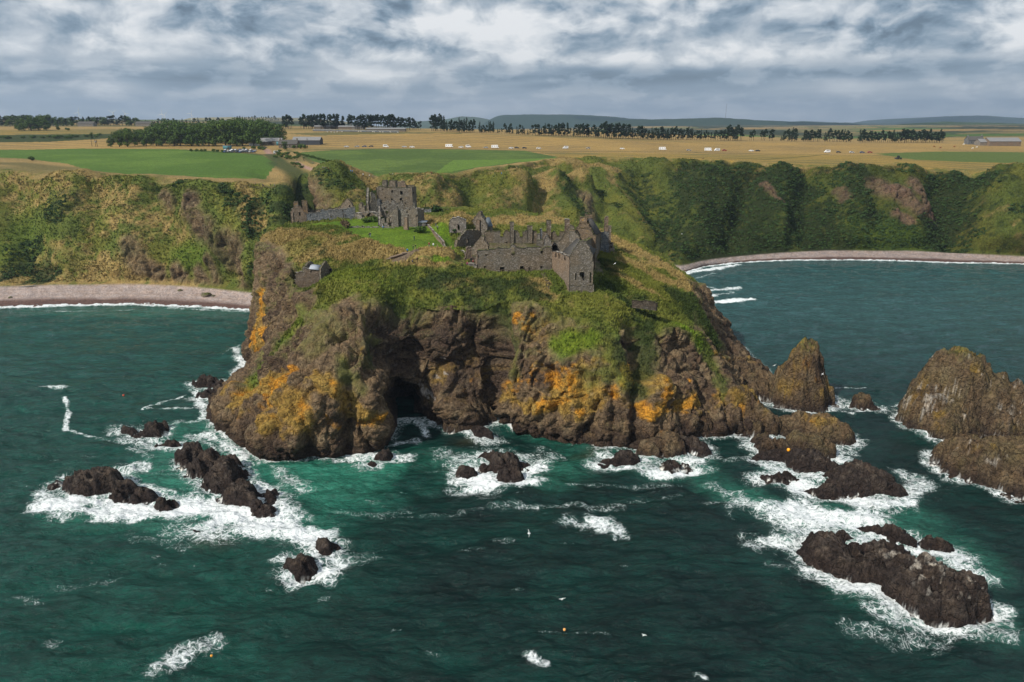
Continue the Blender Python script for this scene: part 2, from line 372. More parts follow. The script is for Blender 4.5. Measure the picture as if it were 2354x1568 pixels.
# interior rings run from the rim to a spine along x
sx = np.clip(rim[:, 0]*.75, -62, 30); sy = lerp(268., 232., sst(sx, -50., 25.)); spine = np.stack([sx, sy], 1)
NR = 190
sr = np.linspace(0, 1, NR)[1:]
XY = rim[None, :, :2]*(1-sr[:, None, None])+spine[None]*sr[:, None, None]
Zin = Hf(XY.reshape(-1, 2)).reshape(XY.shape[:2])
bl = sst(sr, 0, .08)[:, None]
Zin = rim[None, :, 2]*(1-bl)+Zin*bl
PG = np.concatenate([XY, Zin[..., None]], 2)
G = np.concatenate([low_[None], Cg, PG], 0)
rim_row = 1+144
# local grading: ground pulled to the level the buildings stand on
def V_(x, y, z): return UZ(x, y, z)
PADS = [(V_(1095,617.5,40.6), V_(1161,628,39.6), 1.2, 4.), (V_(1161,628,39.6), V_(1266,621,40.), 1.2, 4.), (V_(1300,673,36.6), V_(1366,669,36.9), .8, 3.), (V_(686,656,34.2), V_(716,672,33.2), 3., 6.), (V_(893,603,42.4), V_(948,580,45.4), 3., 5.), (V_(975,578,45.9), V_(1015,578,45.6), 2., 6.)]
xy_ = PG.reshape(-1, 3)
for a_, b_, r0, r1 in PADS:
    ab = (b_-a_)[:2]; t_ = np.clip(((xy_[:, :2]-a_[:2])@ab)/(ab@ab), 0, 1); d_ = np.linalg.norm(xy_[:, :2]-(a_[:2]+t_[:, None]*ab), axis=1); w_ = 1-sst(d_, r0, r1)
    xy_[:, 2] = xy_[:, 2]*(1-w_)+(a_[2]+(b_[2]-a_[2])*t_)*w_
mv = UZ(*((1800+190/5.8075)/1.74076, (840+440/5.8075)/1.74076), 49.3); d_ = np.hypot((xy_[:, 0]-mv[0])/7.5, (xy_[:, 1]-mv[1]-6.)/5.2); xy_[:, 2] += 4.6*np.exp(-d_**4)
PG = xy_.reshape(PG.shape)
G = np.concatenate([low_[None], Cg, PG], 0)
# soften the crease at the rim
for _ in range(6):
    s_ = slice(rim_row-14, rim_row+14); G[s_] = .5*G[s_]+.25*(G[rim_row-15:rim_row+13]+G[rim_row-13:rim_row+15])
nR, nCc = G.shape[:2]
rowi = np.repeat(np.arange(nR), nCc); P0 = G.reshape(-1, 3)
Ng = normals_grid(G, True); 
if Ng[rim_row+40, nCc//3, 2] < 0: Ng = -Ng
N0 = Ng.reshape(-1, 3)
VP = {'v': P0, 'p': proj(P0)}
cliffw = sst(rim_row-rowi, -4, 10).astype(float)      # 1 on the cliff
steep = 1-sst(N0[:, 2], .55, .8)
# buttresses: rounded cells with crevices, larger than tall
Pw = P0+np.stack([fbm(P0, 9, 2, 5), fbm(P0, 9, 2, 6), fbm(P0, 9, 2, 7)], 1)*2.6
f1, f2, id1 = worley(Pw*np.array([1/8.5, 1/9., 1/13.]), 11)
h1, h2, id2 = worley(Pw*np.array([1/3.6, 1/3.6, 1/4.6]), 21)
k1, k2, id3 = worley(Pw*np.array([1/1.4, 1/1.4, 1/1.7]), 27)
butt = sst(f2-f1, 0, .30)*1.9+(id1-.5)*1.6
blk = sst(h2-h1, 0, .28)*.95+(id2-.5)*1.0
chip = sst(k2-k1, 0, .3)*.30+(id3-.5)*.45
rockd = butt+blk+chip+fbm(P0, 2.2, 5, 31, .6)*.9+ridged(P0, 4, 4, 33, (1, 1, .5))*.75-1.5
grassd = fbm(P0, 7, 3, 41)*.75+fbm(P0, 1.5, 3, 44)*.36+np.abs(fbm(P0, 3.2, 3, 46))*1.4-.3
wl = sst(P0[:, 2], -1, 2.)
# vegetation mask
vz = P0[:, 2]+fbm(P0, 9, 4, 51)*7.5+fbm(P0, 3, 3, 55)*2.6
veg = sst(vz, 32.5, 36.5)*1.
spur = sst(-P0[:, 0], 28, 34)
veg = np.maximum(veg, sst(N0[:, 2], .62, .78)*sst(vz, 23, 27)*(1-spur))
vs = [(840,640,870,690,8,1),(1100,690,1200,700,9,1),(1290,700,1400,740,9,1),(700,720,690,740,3,.7),(690,740,640,800,3.2,.95),(640,800,600,850,2.2,.8),(730,760,700,800,2.5,.5),(640,770,600,830,2.2,.6),(590,860,575,880,3,.8),
 (900,720,870,800,5,.9),(1000,690,960,770,6,.75),(985,760,940,790,4,.7),(1080,700,1090,730,5,.9),(1150,700,1160,800,4,.85),(1190,740,1175,860,3,.6),(1270,790,1350,780,5,1),(1290,800,1380,770,4,.9),(1400,760,1440,860,5,.9),(1440,800,1470,900,3.5,.9),
 (1350,870,1410,860,4,.8),(1500,780,1480,860,4,.9),(1560,750,1620,800,5,1),(1620,800,1650,870,4,.85),(1640,880,1670,925,2.5,.7),(1530,750,1500,840,3,.7),(1590,700,1640,780,8,1),(1480,700,1500,780,7,1),
 (730,715,760,760,5,.45),(760,740,720,800,4,.45),(790,830,800,870,2.5,.7),(815,870,830,900,2.5,.6),(870,760,850,790,3,.6)]
nzs = fbm(P0, 4, 3, 61)
veg = np.maximum(veg*(1-.0), strokes(VP, vs, nzs))
rs = [(590,580,640,640,9,1),(600,660,640,700,10,1),(585,740,620,700,9,1),(1480,680,1510,690,2.,.8),(1440,770,1455,830,3.2,.9),(1600,900,1560,800,6,.9),(1530,800,1560,860,6,.9),(940,780,1100,830,11,1),(880,720,930,780,6,.6),(1210,730,1230,790,6,.9),(1000,735,1090,760,7,.75)]
veg = np.clip(veg-strokes(VP, rs, nzs)*1.1, 0, 1)
inner = sst(rowi-rim_row, 6, 22).astype(float)
veg = np.maximum(veg, inner)
rock = 1-veg
disp = (rockd*.8*rock*sst(steep+cliffw, .2, 1.)+grassd*veg*lerp(1., .75, inner))*lerp(.25, 1., wl)
# hand placed relief: crevices (negative) and buttresses, cave
bm_ = [(860,730,800,840,1.6,-2.6),(848,850,790,1000,1.4,-2.6),(790,770,690,900,1.3,-2.2),(650,880,585,965,1.3,-2.2),(735,900,640,1000,1.3,-2.),(690,790,560,905,1.4,-2.),(770,740,650,890,3,1.6),(840,760,760,900,3,1.5),(700,880,600,990,3,1.4),(620,860,520,950,1.2,-1.6),(1180,860,1168,980,1.3,-2.4),(1270,850,1285,1000,1.2,-2.2),(1340,860,1347,1000,1.2,-2.4),(1412,870,1408,1010,1.2,-2.4),(1230,760,1200,880,1.2,-2.),(1540,880,1560,980,1.2,-2.2),(1600,880,1625,980,1.2,-2.2),(560,960,520,1000,1.2,-1.6),
 (700,700,560,860,7,2.),(890,905,905,940,3.5,-3),(930,920,940,950,3.5,-7),(1000,860,970,900,6,-3),(905,740,895,800,5,-2.5),(960,760,1080,780,13,-6.),(950,830,1000,850,8,-3),(1040,760,1020,900,6,3.5),(1090,760,1080,900,4,-3),(1140,820,1130,960,3,-4),(820,660,860,690,8,2.5),
 (1455,770,1470,860,3.5,-5),(1455,900,1462,1010,1.6,-3.5),(1500,900,1500,970,6,2.5),(1410,900,1400,1000,6,2),(1300,900,1300,990,7,2.5),(1220,930,1200,960,6,2),(1370,880,1360,1000,1.5,-2.5),(1570,900,1600,980,4,2),(1650,920,1660,980,5,2.5),
 (700,900,660,1020,6,2),(760,950,770,1030,5,1.8),(840,930,850,1010,5,1.8),(800,880,805,1030,1.6,-2.2),(620,980,600,1030,4,1.5),(710,1000,715,1045,1.4,-1.8),(520,930,560,980,6,1.5),(1030,930,1080,960,6,4),(640,610,630,700,1.6,-2.5),(665,640,655,690,1.5,-2),
 (1480,690,1510,700,4,2),(640,540,690,560,9,1.6),(840,575,780,585,8,1.2),(985,585,1010,588,6,1.2),(1060,500,1040,496,6,1.),(1360,740,1400,700,6,1.5),(1240,700,1180,690,10,1.2),(870,640,800,650,10,1.5)]
disp2 = bumps(VP, N0, bm_, nzs)
# no rough ground on lawn and paths, none under the buildings
lawn_poly = [(805,503),(960,512),(1030,520),(1046,560),(1046,583),(1030,570),(1010,572),(955,578),(940,574),(900,566),(850,556),(805,535),(780,522),(700,514)]
path_poly = [(870,609),(905,604),(960,601),(1040,601),(1052,588),(1068,590),(1070,612),(1000,606),(930,606)]
def inpoly(px, py, poly):
    r = np.zeros(len(px), bool); n = len(poly)
    for i in range(n):
        x1, y1 = poly[i]; x2, y2 = poly[(i+1) % n]
        if y1 == y2: continue
        r ^= ((y1 > py) != (y2 > py)) & (px < (x2-x1)*(py-y1)/(y2-y1)+x1)
    return r
def wpoly(V, VP_, poly, wob=0):
    q = np.array([hit(VP_, x, y)[:2] for x, y in poly]); v = V[:, :2]
    if wob: v = v+np.stack([fbm(V, 4*wob, 2, 71), fbm(V, 4*wob, 2, 72)], 1)*wob
    return inpoly(v[:, 0], v[:, 1], [tuple(p) for p in q])
lawn = wpoly(P0, VP, lawn_poly, .7) & (rowi > rim_row)
path = wpoly(P0, VP, path_poly, .5) & (rowi > rim_row)
flat = np.where(lawn | path, .12, 1.)
court = ((P0[:, 0] > -14) & (P0[:, 0] < 30) & (P0[:, 1] > 217) & (P0[:, 1] < 246) & (rowi > rim_row))
flat = np.where(court, .1, flat)
stairs = wpoly(P0, VP, [(884,604),(908,607),(966,582),(944,575)], .1) & (rowi > rim_row); flat = np.where(stairs, .05, flat)
cave = np.minimum(disp2, 0)
P1 = P0+N0*((disp*flat+disp2)[:, None])*np.where(rowi == 0, 0, 1)[:, None]
# push the cave straight back into the rock
ca_, cb_ = hit(VP, 915, 925), hit(VP, 940, 958)
dcv = capsule(P0, ca_, cb_)+nzs*2.4+fbm(P0, 1.8, 2, 63)*1.; P1[:, 1] += 15*np.exp(-(np.maximum(dcv, 0)/3.3)**3)
G1 = P1.reshape(nR, nCc, 3); N1 = normals_grid(G1, True)
if N1[rim_row+40, nCc//3, 2] < 0: N1 = -N1
N1 = N1.reshape(-1, 3)
# ---- colours
def grass_col(P, dryv, darkv):
    a = C(.072, .094, .019); b_ = C(.225, .165, .064); d_ = C(.022, .036, .011); br = C(.108, .116, .022)
    n1 = fbm(P, 16, 5, 81); n2 = fbm(P, 4.5, 5, 83, .62); n3 = fbm(P, 1.5, 3, 85)
    c = lc(a, br, sst(n1+n3*.25, -.2, .4)); c = lc(c, b_, np.clip(sst(n2*1.15+n3*.2+dryv*1.25-.62, -.35, .5), 0, 1)*.92); c = lc(c, d_, np.clip(sst(fbm(P, 5, 5, 87, .62)*1.3+n3*.3+darkv*1.05-.72, -.35, .4), 0, 1)*.9)
    return c
def rock_col(P, lich, N, ol=1.):
    a = C(.162, .116, .070); b_ = C(.088, .062, .043); c3 = C(.215, .165, .10); org = C(.52, .24, .025); och = C(.32, .21, .045)
    n1 = fbm(P, 9, 4, 91); n2 = fbm(P, 2.2, 4, 93); n4 = fbm(P, .8, 2, 94)
    c = lc(a, b_, sst(n1+n4*.4, -.2, .4)); c = lc(c, c3, sst(n2, 0, .5)*.8)
    l1 = sst(fbm(P, 7., 5, 95, .58)*1.35+n4*.15+lich*.75-.75, -.15, .4); l2 = sst(fbm(P, 4.6, 5, 97, .58)*1.35+n4*.15+lich*.75-1.08, -.05, .35)
    c = lc(c, C(.15, .145, .055), sst(fbm(P, 6, 5, 99, .65)+n4*.3+sst(P[:, 2], 12, 30)*.55-.62, -.15, .35)*.75*ol)
    c = lc(c, och, l1*.8); c = lc(c, org, l2*.85)
    return c
dry = strokes(VP, [(640,550,760,560,12,.9),(700,580,830,580,10,1.1),(840,575,920,585,7,1.2),(960,585,1020,590,6,1.),(1060,490,1200,500,8,.9),(1250,500,1380,505,8,.9),(1400,540,1480,590,8,1.2),(1480,590,1560,620,8,1.25),(1560,630,1590,660,6,1.2),
   (1400,620,1500,680,4,.7),(1230,650,1250,680,5,.8),(1040,650,1100,660,6,.5),(960,495,1040,500,6,.8),(1440,600,1540,650,6,.8)], nzs)+.06
dark = strokes(VP, [(1000,640,1200,670,10,.9),(850,620,900,700,5,.5),(1400,660,1480,720,6,.8),(1560,680,1640,790,8,1),(1150,700,1160,800,6,1),(900,720,870,800,6,.9),(1480,720,1480,860,6,1.),(1440,800,1470,900,5,.9),(1380,610,1420,640,6,.7),(1100,690,1130,740,6,.7),(760,600,700,560,3,.4)], nzs)+.1
bright = strokes(VP, [(1560,750,1600,790,4,1),(1275,795,1350,785,4,.8),(660,790,700,740,4,.8),(600,850,580,880,2.5,.8),(800,640,850,660,8,.35),(680,580,720,560,6,.3)], nzs)
lich = strokes(VP, [(600,700,590,790,6,1.6),(612,760,600,800,6,1.8),(560,930,700,930,13,1.15),(600,880,680,880,7,1.45),(620,900,660,900,4,1.7),(640,1000,740,1010,9,1.2),(760,930,860,980,9,1.15),(1210,730,1260,760,6,1.2),(1220,770,1230,840,5,1.1),
   (1180,880,1340,900,10,1.2),(1200,930,1300,920,7,1.25),(1340,880,1440,890,9,1.2),(1440,900,1540,900,8,1.25),(1470,940,1530,960,6,1.2),(1560,900,1600,910,6,.9),(1560,930,1700,950,9,1.3),(1060,850,1110,900,6,.6),(1000,900,1050,930,7,.45),(1650,820,1740,850,8,.7),(1380,930,1400,960,6,.9)], nzs)
lich = lich*sst(P1[:, 2]+fbm(P0, 6, 3, 101)*2.5, 5.5, 9.5)
gc = grass_col(P0, dry, dark)*1.14; gc = lc(gc, C(.105, .17, .012), np.clip(bright, 0, 1)*.8)
lawnc = lc(np.tile(C(.072, .135, .010), (len(P0), 1)), C(.105, .175, .014), sst(fbm(P0, 6, 4, 111), -.4, .5))
rc = rock_col(P0, lich, N1)
wet = 1-sst(P1[:, 2]+fbm(P0, 4, 3, 103)*1.4, 2.2, 6.); rc = lc(rc, C(.030, .021, .019), wet*.8)
guano = sst(fbm(P0, 1.6, 3, 105)+strokes(VP, [(955,905,985,930,5,1.),(990,870,1040,850,6,.7),(905,890,925,900,3,.7),(1060,870,1080,880,4,.5),(900,830,960,840,6,.5)], nzs)*.62-.8, 0, .2)
rc = lc(rc, C(.42, .40, .38), guano*.8)
alcove_shade = strokes(VP, [(940,780,1100,830,13,1)], nzs); rc = lc(rc, C(.034, .024, .024), alcove_shade*.55)  # shade below the overhang, painted into the alcove rock
dirt = sst(fbm(P0, 2.5, 3, 107)+(1-np.abs(veg-.5)*2)*.6-.55, 0, .3); gc2 = lc(gc, C(.11, .085, .045), dirt*.4)
Cm = lc(rc, gc2, veg)
Cm[lawn] = lawnc[lawn]; Cm[path] = lc(lawnc, C(.13, .10, .05), sst(fbm(P0, 3, 3, 113), -.2, .5)*.7)[path]
Cm[stairs] = C(.13, .10, .07)
Cm[court] = lc(lawnc*.0+C(.085, .085, .035), C(.14, .12, .09), sst(fbm(P0, 3, 3, 113), -.3, .3)*.8)[court]
Cm *= (1+fbm(P0, .9, 2, 115)*.18)[:, None]
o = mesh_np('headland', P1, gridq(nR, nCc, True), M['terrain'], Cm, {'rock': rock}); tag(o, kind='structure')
HEAD = {'v': P1, 'p': proj(P1)}
def Hz(x, y):
    """ground height of the headland top at world x, y."""
    m = HEAD['v'][HEADI]; i = np.argmin((m[:, 0]-x)**2+(m[:, 1]-y)**2); return float(m[i, 2])
HEADI = np.where((rowi > rim_row-20))[0]
# ------------------------------------------------------------------ the mainland, from the beaches to the far fields
def PX(x, Y, z):
    d = Y*cp+(CAMZ-z)*sp_; return np.array([(x-CX)/F*d, Y, z])
mc = [(-300,705,660,388,58),(-120,706,662,390,58),(0,705,660,392,57),(100,702,657,401,56),(200,699,656,404,56),(300,698,655,408,55),(400,701,658,416,54),(500,706,666,424,53),(590,713,676,433,51),(650,716,680,443,49.5),
 (695,None,330,400,52),(745,None,333,413,52.5),(800,None,334,409,53.5),(870,None,335,406,54.5),(950,None,336,404,55),(1050,None,336,398,55.5),(1150,None,337,388,56),(1250,None,345,372,57),(1340,None,362,364,57.5),(1430,None,392,363,57.5),(1500,None,408,365,57),
 (1562,627,612,367,56.5),(1620,612,600,369,56),(1700,603,590,373,55),(1800,598,582,380,54),(1900,597,577,383,53.5),(2000,597,578,387,53),(2100,600,578,389,52.5),(2200,603,583,392,51.5),(2300,605,588,400,50.5),(2380,607,592,404,50),(2560,610,597,408,50),(2760,612,600,410,50)]
def pl_(x, tab):
    return float(np.interp(x, [t[0] for t in tab], [t[1] for t in tab]))
farz = {700: [(-300,61),(600,61),(1000,62.5),(1300,59.5),(1560,57.3),(2353,56)], 800: [(-300,66),(600,66),(1000,66.5),(1300,63.5),(1560,59),(2353,58.7)], 900: [(-300,73),(600,72.5),(1000,71.5),(1300,68.2),(1560,62),(1900,58.5),(2353,60)],
 1050: [(-300,75),(600,74),(1000,72),(1300,69),(1560,63.5),(1900,58),(2353,60)], 1300: [(-300,76),(600,74),(1000,68),(1560,56),(1900,50),(2353,57)], 1700: [(-300,77),(600,74),(1000,58),(1560,44),(1900,46),(2353,58)], 2300: [(-300,79),(700,74),(1000,40),(1500,42),(1900,50),(2353,57)],
 3200: [(-300,81),(700,74),(1000,22),(1500,42),(2353,57)], 4500: [(-300,82),(700,74),(1000,10),(1500,38),(2353,46)], 6500: [(-300,76),(700,60),(1000,-20),(2353,10)], 9500: [(-300,60),(700,40),(1000,-60),(2353,-60)], 16000: [(-300,-60),(2353,-120)]}
MC = []; EY = []
for (x, wy, by, ey, ez) in mc:
    E = UZ(x, ey, ez)
    if wy is None: B = PX(x, by+3, 3.); Wp = PX(x, by-5, 0.)
    else: B = UZ(x, by, 3.); Wp = UZ(x, wy, 0.)
    out0 = Wp+(Wp-B)*.8; out0[2] = -4
    c = [out0, Wp, B]
    for hf, zf in ((.14, .2), (.36, .46), (.6, .70), (.83, .90)):
        P = B+(E-B)*np.array([hf, hf, 0]); P[2] = lerp(3, ez, zf); c.append(P)
    c.append(E); z7 = pl_(x, farz[700])
    for t in (.1, .35, .65): c.append(PX(x, lerp(E[1], 700, t), lerp(ez+.6, z7, t)))
    for Yk in sorted(farz): c.append(PX(x, Yk, pl_(x, farz[Yk])))
    MC.append(c); EY.append(E[1])
MC = np.array(MC); nL = MC.shape[1]
xs = [m[0] for m in mc]
xd = np.concatenate([np.arange(-300, 0, 6), np.arange(0, 2354, 1.75), np.arange(2356, 2760, 6)])
tc_ = np.interp(xd, xs, np.arange(len(xs)))
MD = cr_interp(MC, tc_)
tl = np.concatenate([np.linspace(0, 2, 26)[:-1], np.linspace(2, 7, 170)[:-1], np.linspace(7, 11, 110)[:-1], np.linspace(11, 14, 75)[:-1], np.linspace(14, nL-1, 70)])
MG = cr_interp(np.transpose(MD, (1, 0, 2)), tl)
nRm, nCm = MG.shape[:2]
lvl = np.repeat(tl, nCm); Q0 = MG.reshape(-1, 3); Nm = normals_grid(MG, False)
if Nm[-1, nCm//2, 2] < 0: Nm = -Nm
Nm = Nm.reshape(-1, 3)
MV = {'v': Q0, 'p': proj(Q0)}
slopew = sst(lvl, 2., 2.5)*(1-sst(lvl, 6.7, 7.25))
near = sst(lvl, 7.2, 7.6)
nq = fbm(Q0, 12, 3, 161)
bm2 = [(20,440,90,640,13,-9),(150,420,110,640,14,5),(440,440,520,560,9,5),(560,450,600,640,9,6),(520,560,545,640,6,-6),(660,440,655,600,10,5),(690,420,690,560,12,-22),(620,390,690,440,10,-12),(650,370,610,400,8,-7),(730,440,735,500,9,4),(780,415,800,500,14,9),(860,420,880,480,9,-9),
 (900,430,1000,470,14,5),(1010,440,1060,500,12,5),(1090,420,1080,500,8,-5),(1150,420,1330,425,9,7),(1190,440,1150,500,14,6),(1280,440,1310,500,13,8),(1240,430,1230,500,6,-4),(1380,420,1400,500,9,-6),(1300,375,1400,390,12,4),(1330,420,1560,610,9,7),(1420,440,1540,570,7,5),(1470,400,1560,540,14,-9),(1640,400,1600,560,13,5),(1720,400,1690,560,9,-8),
 (1790,400,1790,560,9,6),(1740,420,1800,520,4,4),(1860,400,1850,560,10,-7),(1960,395,1960,560,12,5),(2080,400,2100,500,14,6),(2050,560,2100,560,12,4),(2170,420,2190,560,12,-12),(2240,400,2200,560,8,-6),(2330,420,2290,560,16,12),(2240,420,2353,560,14,5),(300,430,280,620,13,4),(230,430,200,620,11,-4),(370,430,380,600,10,-4)]
hd2 = bumps(MV, Nm, bm2, nq)*sst(lvl, 2., 2.8)*(1-sst(lvl, 7.4, 9))
g1_, g2_, _i = worley((Q0+np.stack([nq*5, nq*4, nq*0], 1))*np.array([1/24., 1/40., 1/30.]), 171)
gen = (sst(g2_-g1_, 0, .6)-.6)*3.8+fbm(Q0, 12, 3, 173)*1.5+fbm(Q0, 2.2, 3, 175)*.35+np.abs(fbm(Q0, 4, 2, 176))*.6
rs2 = [(440,470,470,530,9,1),(470,520,480,545,6,.9),(370,440,385,460,6,.9),(300,560,320,610,7,.8),(340,610,365,640,5,.9),(400,620,420,650,6,1),(450,620,470,660,6,1),(480,600,490,665,5,.9),(520,555,545,580,8,.9),(545,590,560,660,6,1),(500,560,520,600,5,.7),
 (725,450,740,500,9,1),(1340,455,1362,495,6,.9),(1755,425,1775,455,4,.85),(1765,440,1790,480,3.5,.8),(1925,440,1940,465,5,.6),(2020,430,2060,450,10,1.),(2050,440,2095,480,9,.9),(2100,430,2140,480,9,.95),(2060,495,2085,515,5,.9),(1130,440,1180,445,0.1,.1)]
mrock = np.clip(strokes(MV, rs2, nq*.8), 0, 1)*slopew
c1_, c2_, ci = worley(Q0*np.array([1/5., 1/5., 1/7.]), 181)
mdisp = gen*slopew+(sst(c2_-c1_, 0, .4)*2+(ci-.5)*1.5+fbm(Q0, 2, 3, 183)*.6)*mrock+hd2
mdisp += near*(1-sst(lvl, 9, 11))*fbm(Q0, 40, 3, 185)*.6
edge = sst(lvl, 6.6, 7.0)*(1-sst(lvl, 7.1, 7.8)); mdisp += edge*(fbm(Q0, 10, 3, 187)*1.6)
Q1 = Q0+Nm*mdisp[:, None]
beach = 1-sst(lvl, 1.95, 2.12)
Q1[:, 2] += beach*sst(lvl, 1, 1.4)*fbm(Q0, 3, 3, 189)*.3
NM1 = normals_grid(Q1.reshape(nRm, nCm, 3), False); NM1 = (NM1 if NM1[-1, nCm//2, 2] > 0 else -NM1).reshape(-1, 3)
drym = strokes(MV, [(180,430,260,470,22,.55),(0,420,120,430,18,.5),(250,500,330,520,18,.6),(100,600,300,640,18,.8),(0,640,200,640,8,.9),(300,640,440,660,6,.8),(300,470,400,520,16,.45),(560,440,600,520,8,.8),(850,460,1000,440,18,.45),(960,410,1000,450,10,.6),(1000,470,1060,490,14,.6),
  (1150,405,1330,425,9,.9),(1210,410,1250,440,8,.9),(1180,440,1130,500,12,.5),(1280,370,1400,385,12,1.),(1400,400,1560,610,5,.6),(1250,440,1260,500,10,.6),(730,405,850,410,6,1.),(1600,380,2353,400,6,.7),(1560,385,1650,392,7,.9),(2250,500,2353,560,18,.5),(640,385,610,405,6,.8),(640,405,760,398,4,.8),(700,425,680,440,5,.5),(950,400,1300,372,3.,.9),(1050,410,1150,400,8,.35)], nq)+.02
darkm = strokes(MV, [(130,440,150,480,12,.7),(30,560,90,620,13,.9),(0,620,40,590,9,.9),(370,440,420,440,9,.5),(520,440,560,480,10,.7),(600,500,640,620,13,.8),(560,520,580,600,6,.5),(590,620,620,640,6,.8),(680,400,690,560,13,1.),(640,450,660,580,9,.9),(620,370,650,400,6,.7),(760,440,860,470,12,.5),(870,420,860,470,6,.8),(1290,440,1330,500,9,1),(1370,430,1420,470,10,.8),
  (1460,400,1560,560,20,.65),(1600,400,1650,560,28,.8),(1700,410,1750,560,28,.8),(1800,420,1900,560,28,.75),(1900,500,2050,560,26,.6),(2180,420,2160,560,20,.95),(2200,400,2260,430,8,.7),(1580,440,1600,590,14,.6),(1960,400,2000,560,14,.5),(1120,500,1200,490,5,.3)], nq)-.1
cloud_shade = sst(MV['p'][0], 1380, 1620)*.5  # cloud shadow over the right cliffs, painted as darker vegetation
gcm = grass_col(Q0, drym-cloud_shade*.7, darkm+cloud_shade)
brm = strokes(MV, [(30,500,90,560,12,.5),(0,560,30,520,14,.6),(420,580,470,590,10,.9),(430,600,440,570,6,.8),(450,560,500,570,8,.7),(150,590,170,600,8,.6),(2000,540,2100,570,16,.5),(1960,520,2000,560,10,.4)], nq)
gcm *= (1-.34*sst(MV['p'][0]+nq*60, 1360, 1650)*(1-.6*sst(MV['p'][0], 2150, 2350)))[:, None]*(1+.22*(1-sst(MV['p'][0], 640, 700)))[:, None]  # right side dimmed further: cloud shadow put into the grass colour
gcm = lc(gcm, C(.075, .125, .012), np.clip(brm, 0, 1)*.7)
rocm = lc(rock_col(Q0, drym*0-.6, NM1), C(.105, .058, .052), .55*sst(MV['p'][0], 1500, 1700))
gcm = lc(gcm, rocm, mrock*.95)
# ---- fields
olive, gold, gold2, fgreen, fgreen2, hedge = C(.135, .125, .045), C(.33, .225, .075), C(.28, .20, .078), C(.070, .135, .020), C(.10, .175, .028), C(.03, .045, .012)
cellx = Q0+np.stack([fbm(Q0, 400, 2, 191)*120, fbm(Q0, 400, 2, 192)*120, Q0[:, 2]*0], 1)
w1_, w2_, wi = worley(cellx*np.array([1/330., 1/300., 0]), 195)
pal = np.array([gold2*.8, olive, fgreen*.9, gold*.7, olive*.8, C(.19, .15, .06), fgreen*.75, gold2*.7])
farc = pal[np.clip((wi*8).astype(int), 0, 7)]; farc = lc(farc, hedge*.8, 1-sst(w2_-w1_, .0, .035))
farc = lc(farc, hedge*.7, sst(fbm(Q0*np.array([1, .35, 1]), 260, 3, 197), .12, .2)*sst(Q0[:, 1], 1400, 1900))
fc = lc(np.tile(gold2, (len(Q0), 1)), olive, sst(fbm(Q0*np.array([.25, 1, 1]), 60, 3, 199), -.1, .5)*.7)
fc = lc(fc, farc, sst(Q0[:, 1], 1060, 1100))
def paint(poly, c_, wob=1.5, mixn=None):
    m = wpoly(Q0, MV, poly, wob) & (lvl > 6.9)
    fc[m] = c_[m] if np.ndim(c_) == 2 else c_
n60 = fbm(Q0, 50, 4, 201); n8 = fbm(Q0, 7, 3, 203); rows = np.sin((Q0[:, 1]*.93+Q0[:, 0]*.35+fbm(Q0, 90, 2, 205)*14)/3.4)
G1c = lc(np.tile(fgreen, (len(Q0), 1)), fgreen2, sst(n60+n8*.3, -.3, .4)); G2c = lc(np.tile(C(.066, .112, .024), (len(Q0), 1)), C(.10, .155, .032), sst(n60+n8*.4, -.2, .4))
Yc = lc(np.tile(gold, (len(Q0), 1)), gold2*.82, sst(n60*.8+rows*.4, -.25, .4)); Y2 = lc(np.tile(C(.27, .19, .05), (len(Q0), 1)), olive, sst(n60+rows*.3, -.35, .35)*.8)
paint([(-290,293),(460,293),(500,300),(380,318),(-290,322)], lc(Y2, olive, np.full(len(Q0), .3)))
paint([(-290,309),(120,305),(345,302),(345,310),(200,318),(100,322),(-290,323)], hedge*1.1)
paint([(-290,322),(100,321),(245,314),(460,316),(460,334),(200,337),(-290,342)], Yc)
paint([(-290,340),(60,339),(180,336),(400,337),(520,343),(600,351),(638,372),(628,385),(602,400),(575,407),(500,405),(420,400),(300,398),(225,392),(150,371),(70,361),(0,357),(-290,352)], G1c)
paint([(660,302),(760,298),(1060,300),(1060,304),(720,307)], olive*.9)
paint([(665,320),(720,307),(1000,301),(1200,308),(1400,316),(1800,322),(2180,326),(2360,333),(2360,398),(1800,380),(1560,367),(1430,364),(1300,361),(1205,340),(1000,337),(740,334),(690,338)], Yc)
paint([(1240,345),(2360,352),(2360,398),(1800,380),(1560,367),(1430,364),(1300,361)], Y2)
paint([(690,345),(800,339),(1000,338),(1205,341),(1300,360),(1200,367),(1100,382),(1050,392),(990,400),(900,402),(820,400),(760,382),(700,358)], G2c)
paint([(1040,362),(1100,362),(1300,358),(1290,364),(1180,368),(1080,384),(1000,398)], fgreen2*1.05)
paint([(2010,348),(2150,343),(2360,345),(2360,372),(2200,366),(2100,362)], C(.085, .125, .028))
ln = strokes(MV, [(700,340,1000,338,3,1),(1000,338,1250,343,3,.8),(1250,343,1600,345,3,.8),(1600,346,1900,350,3.,.8),(1000,309,1180,316,2,.5),(1500,312,1700,330,2,.5),(1560,356,1750,362,2.5,.8),(1750,362,1880,352,2.5,.8),(700,358,800,392,3,.0),(560,345,600,352,6,.7),(430,340,520,346,5,.5)])
fc = lc(fc, hedge*1.3, np.clip(ln, 0, 1))
pth = strokes(MV, [(680,368,700,378,2.6,1),(700,378,735,390,2.8,1),(735,390,760,396,2.8,1),(835,407,880,401,1.4,.8),(612,338,622,352,4,1),(760,405,790,420,1.4,.6)])
fc = lc(fc, C(.32, .21, .17), np.clip(pth, 0, 1))
edg = (1-sst(lvl+fbm(Q0, 8, 3, 207)*.5, 7.1, 7.5))
ec = lc(grass_col(Q0, drym+.35, darkm*.3), C(.22, .17, .075), sst(n8, -.2, .5)*.5)
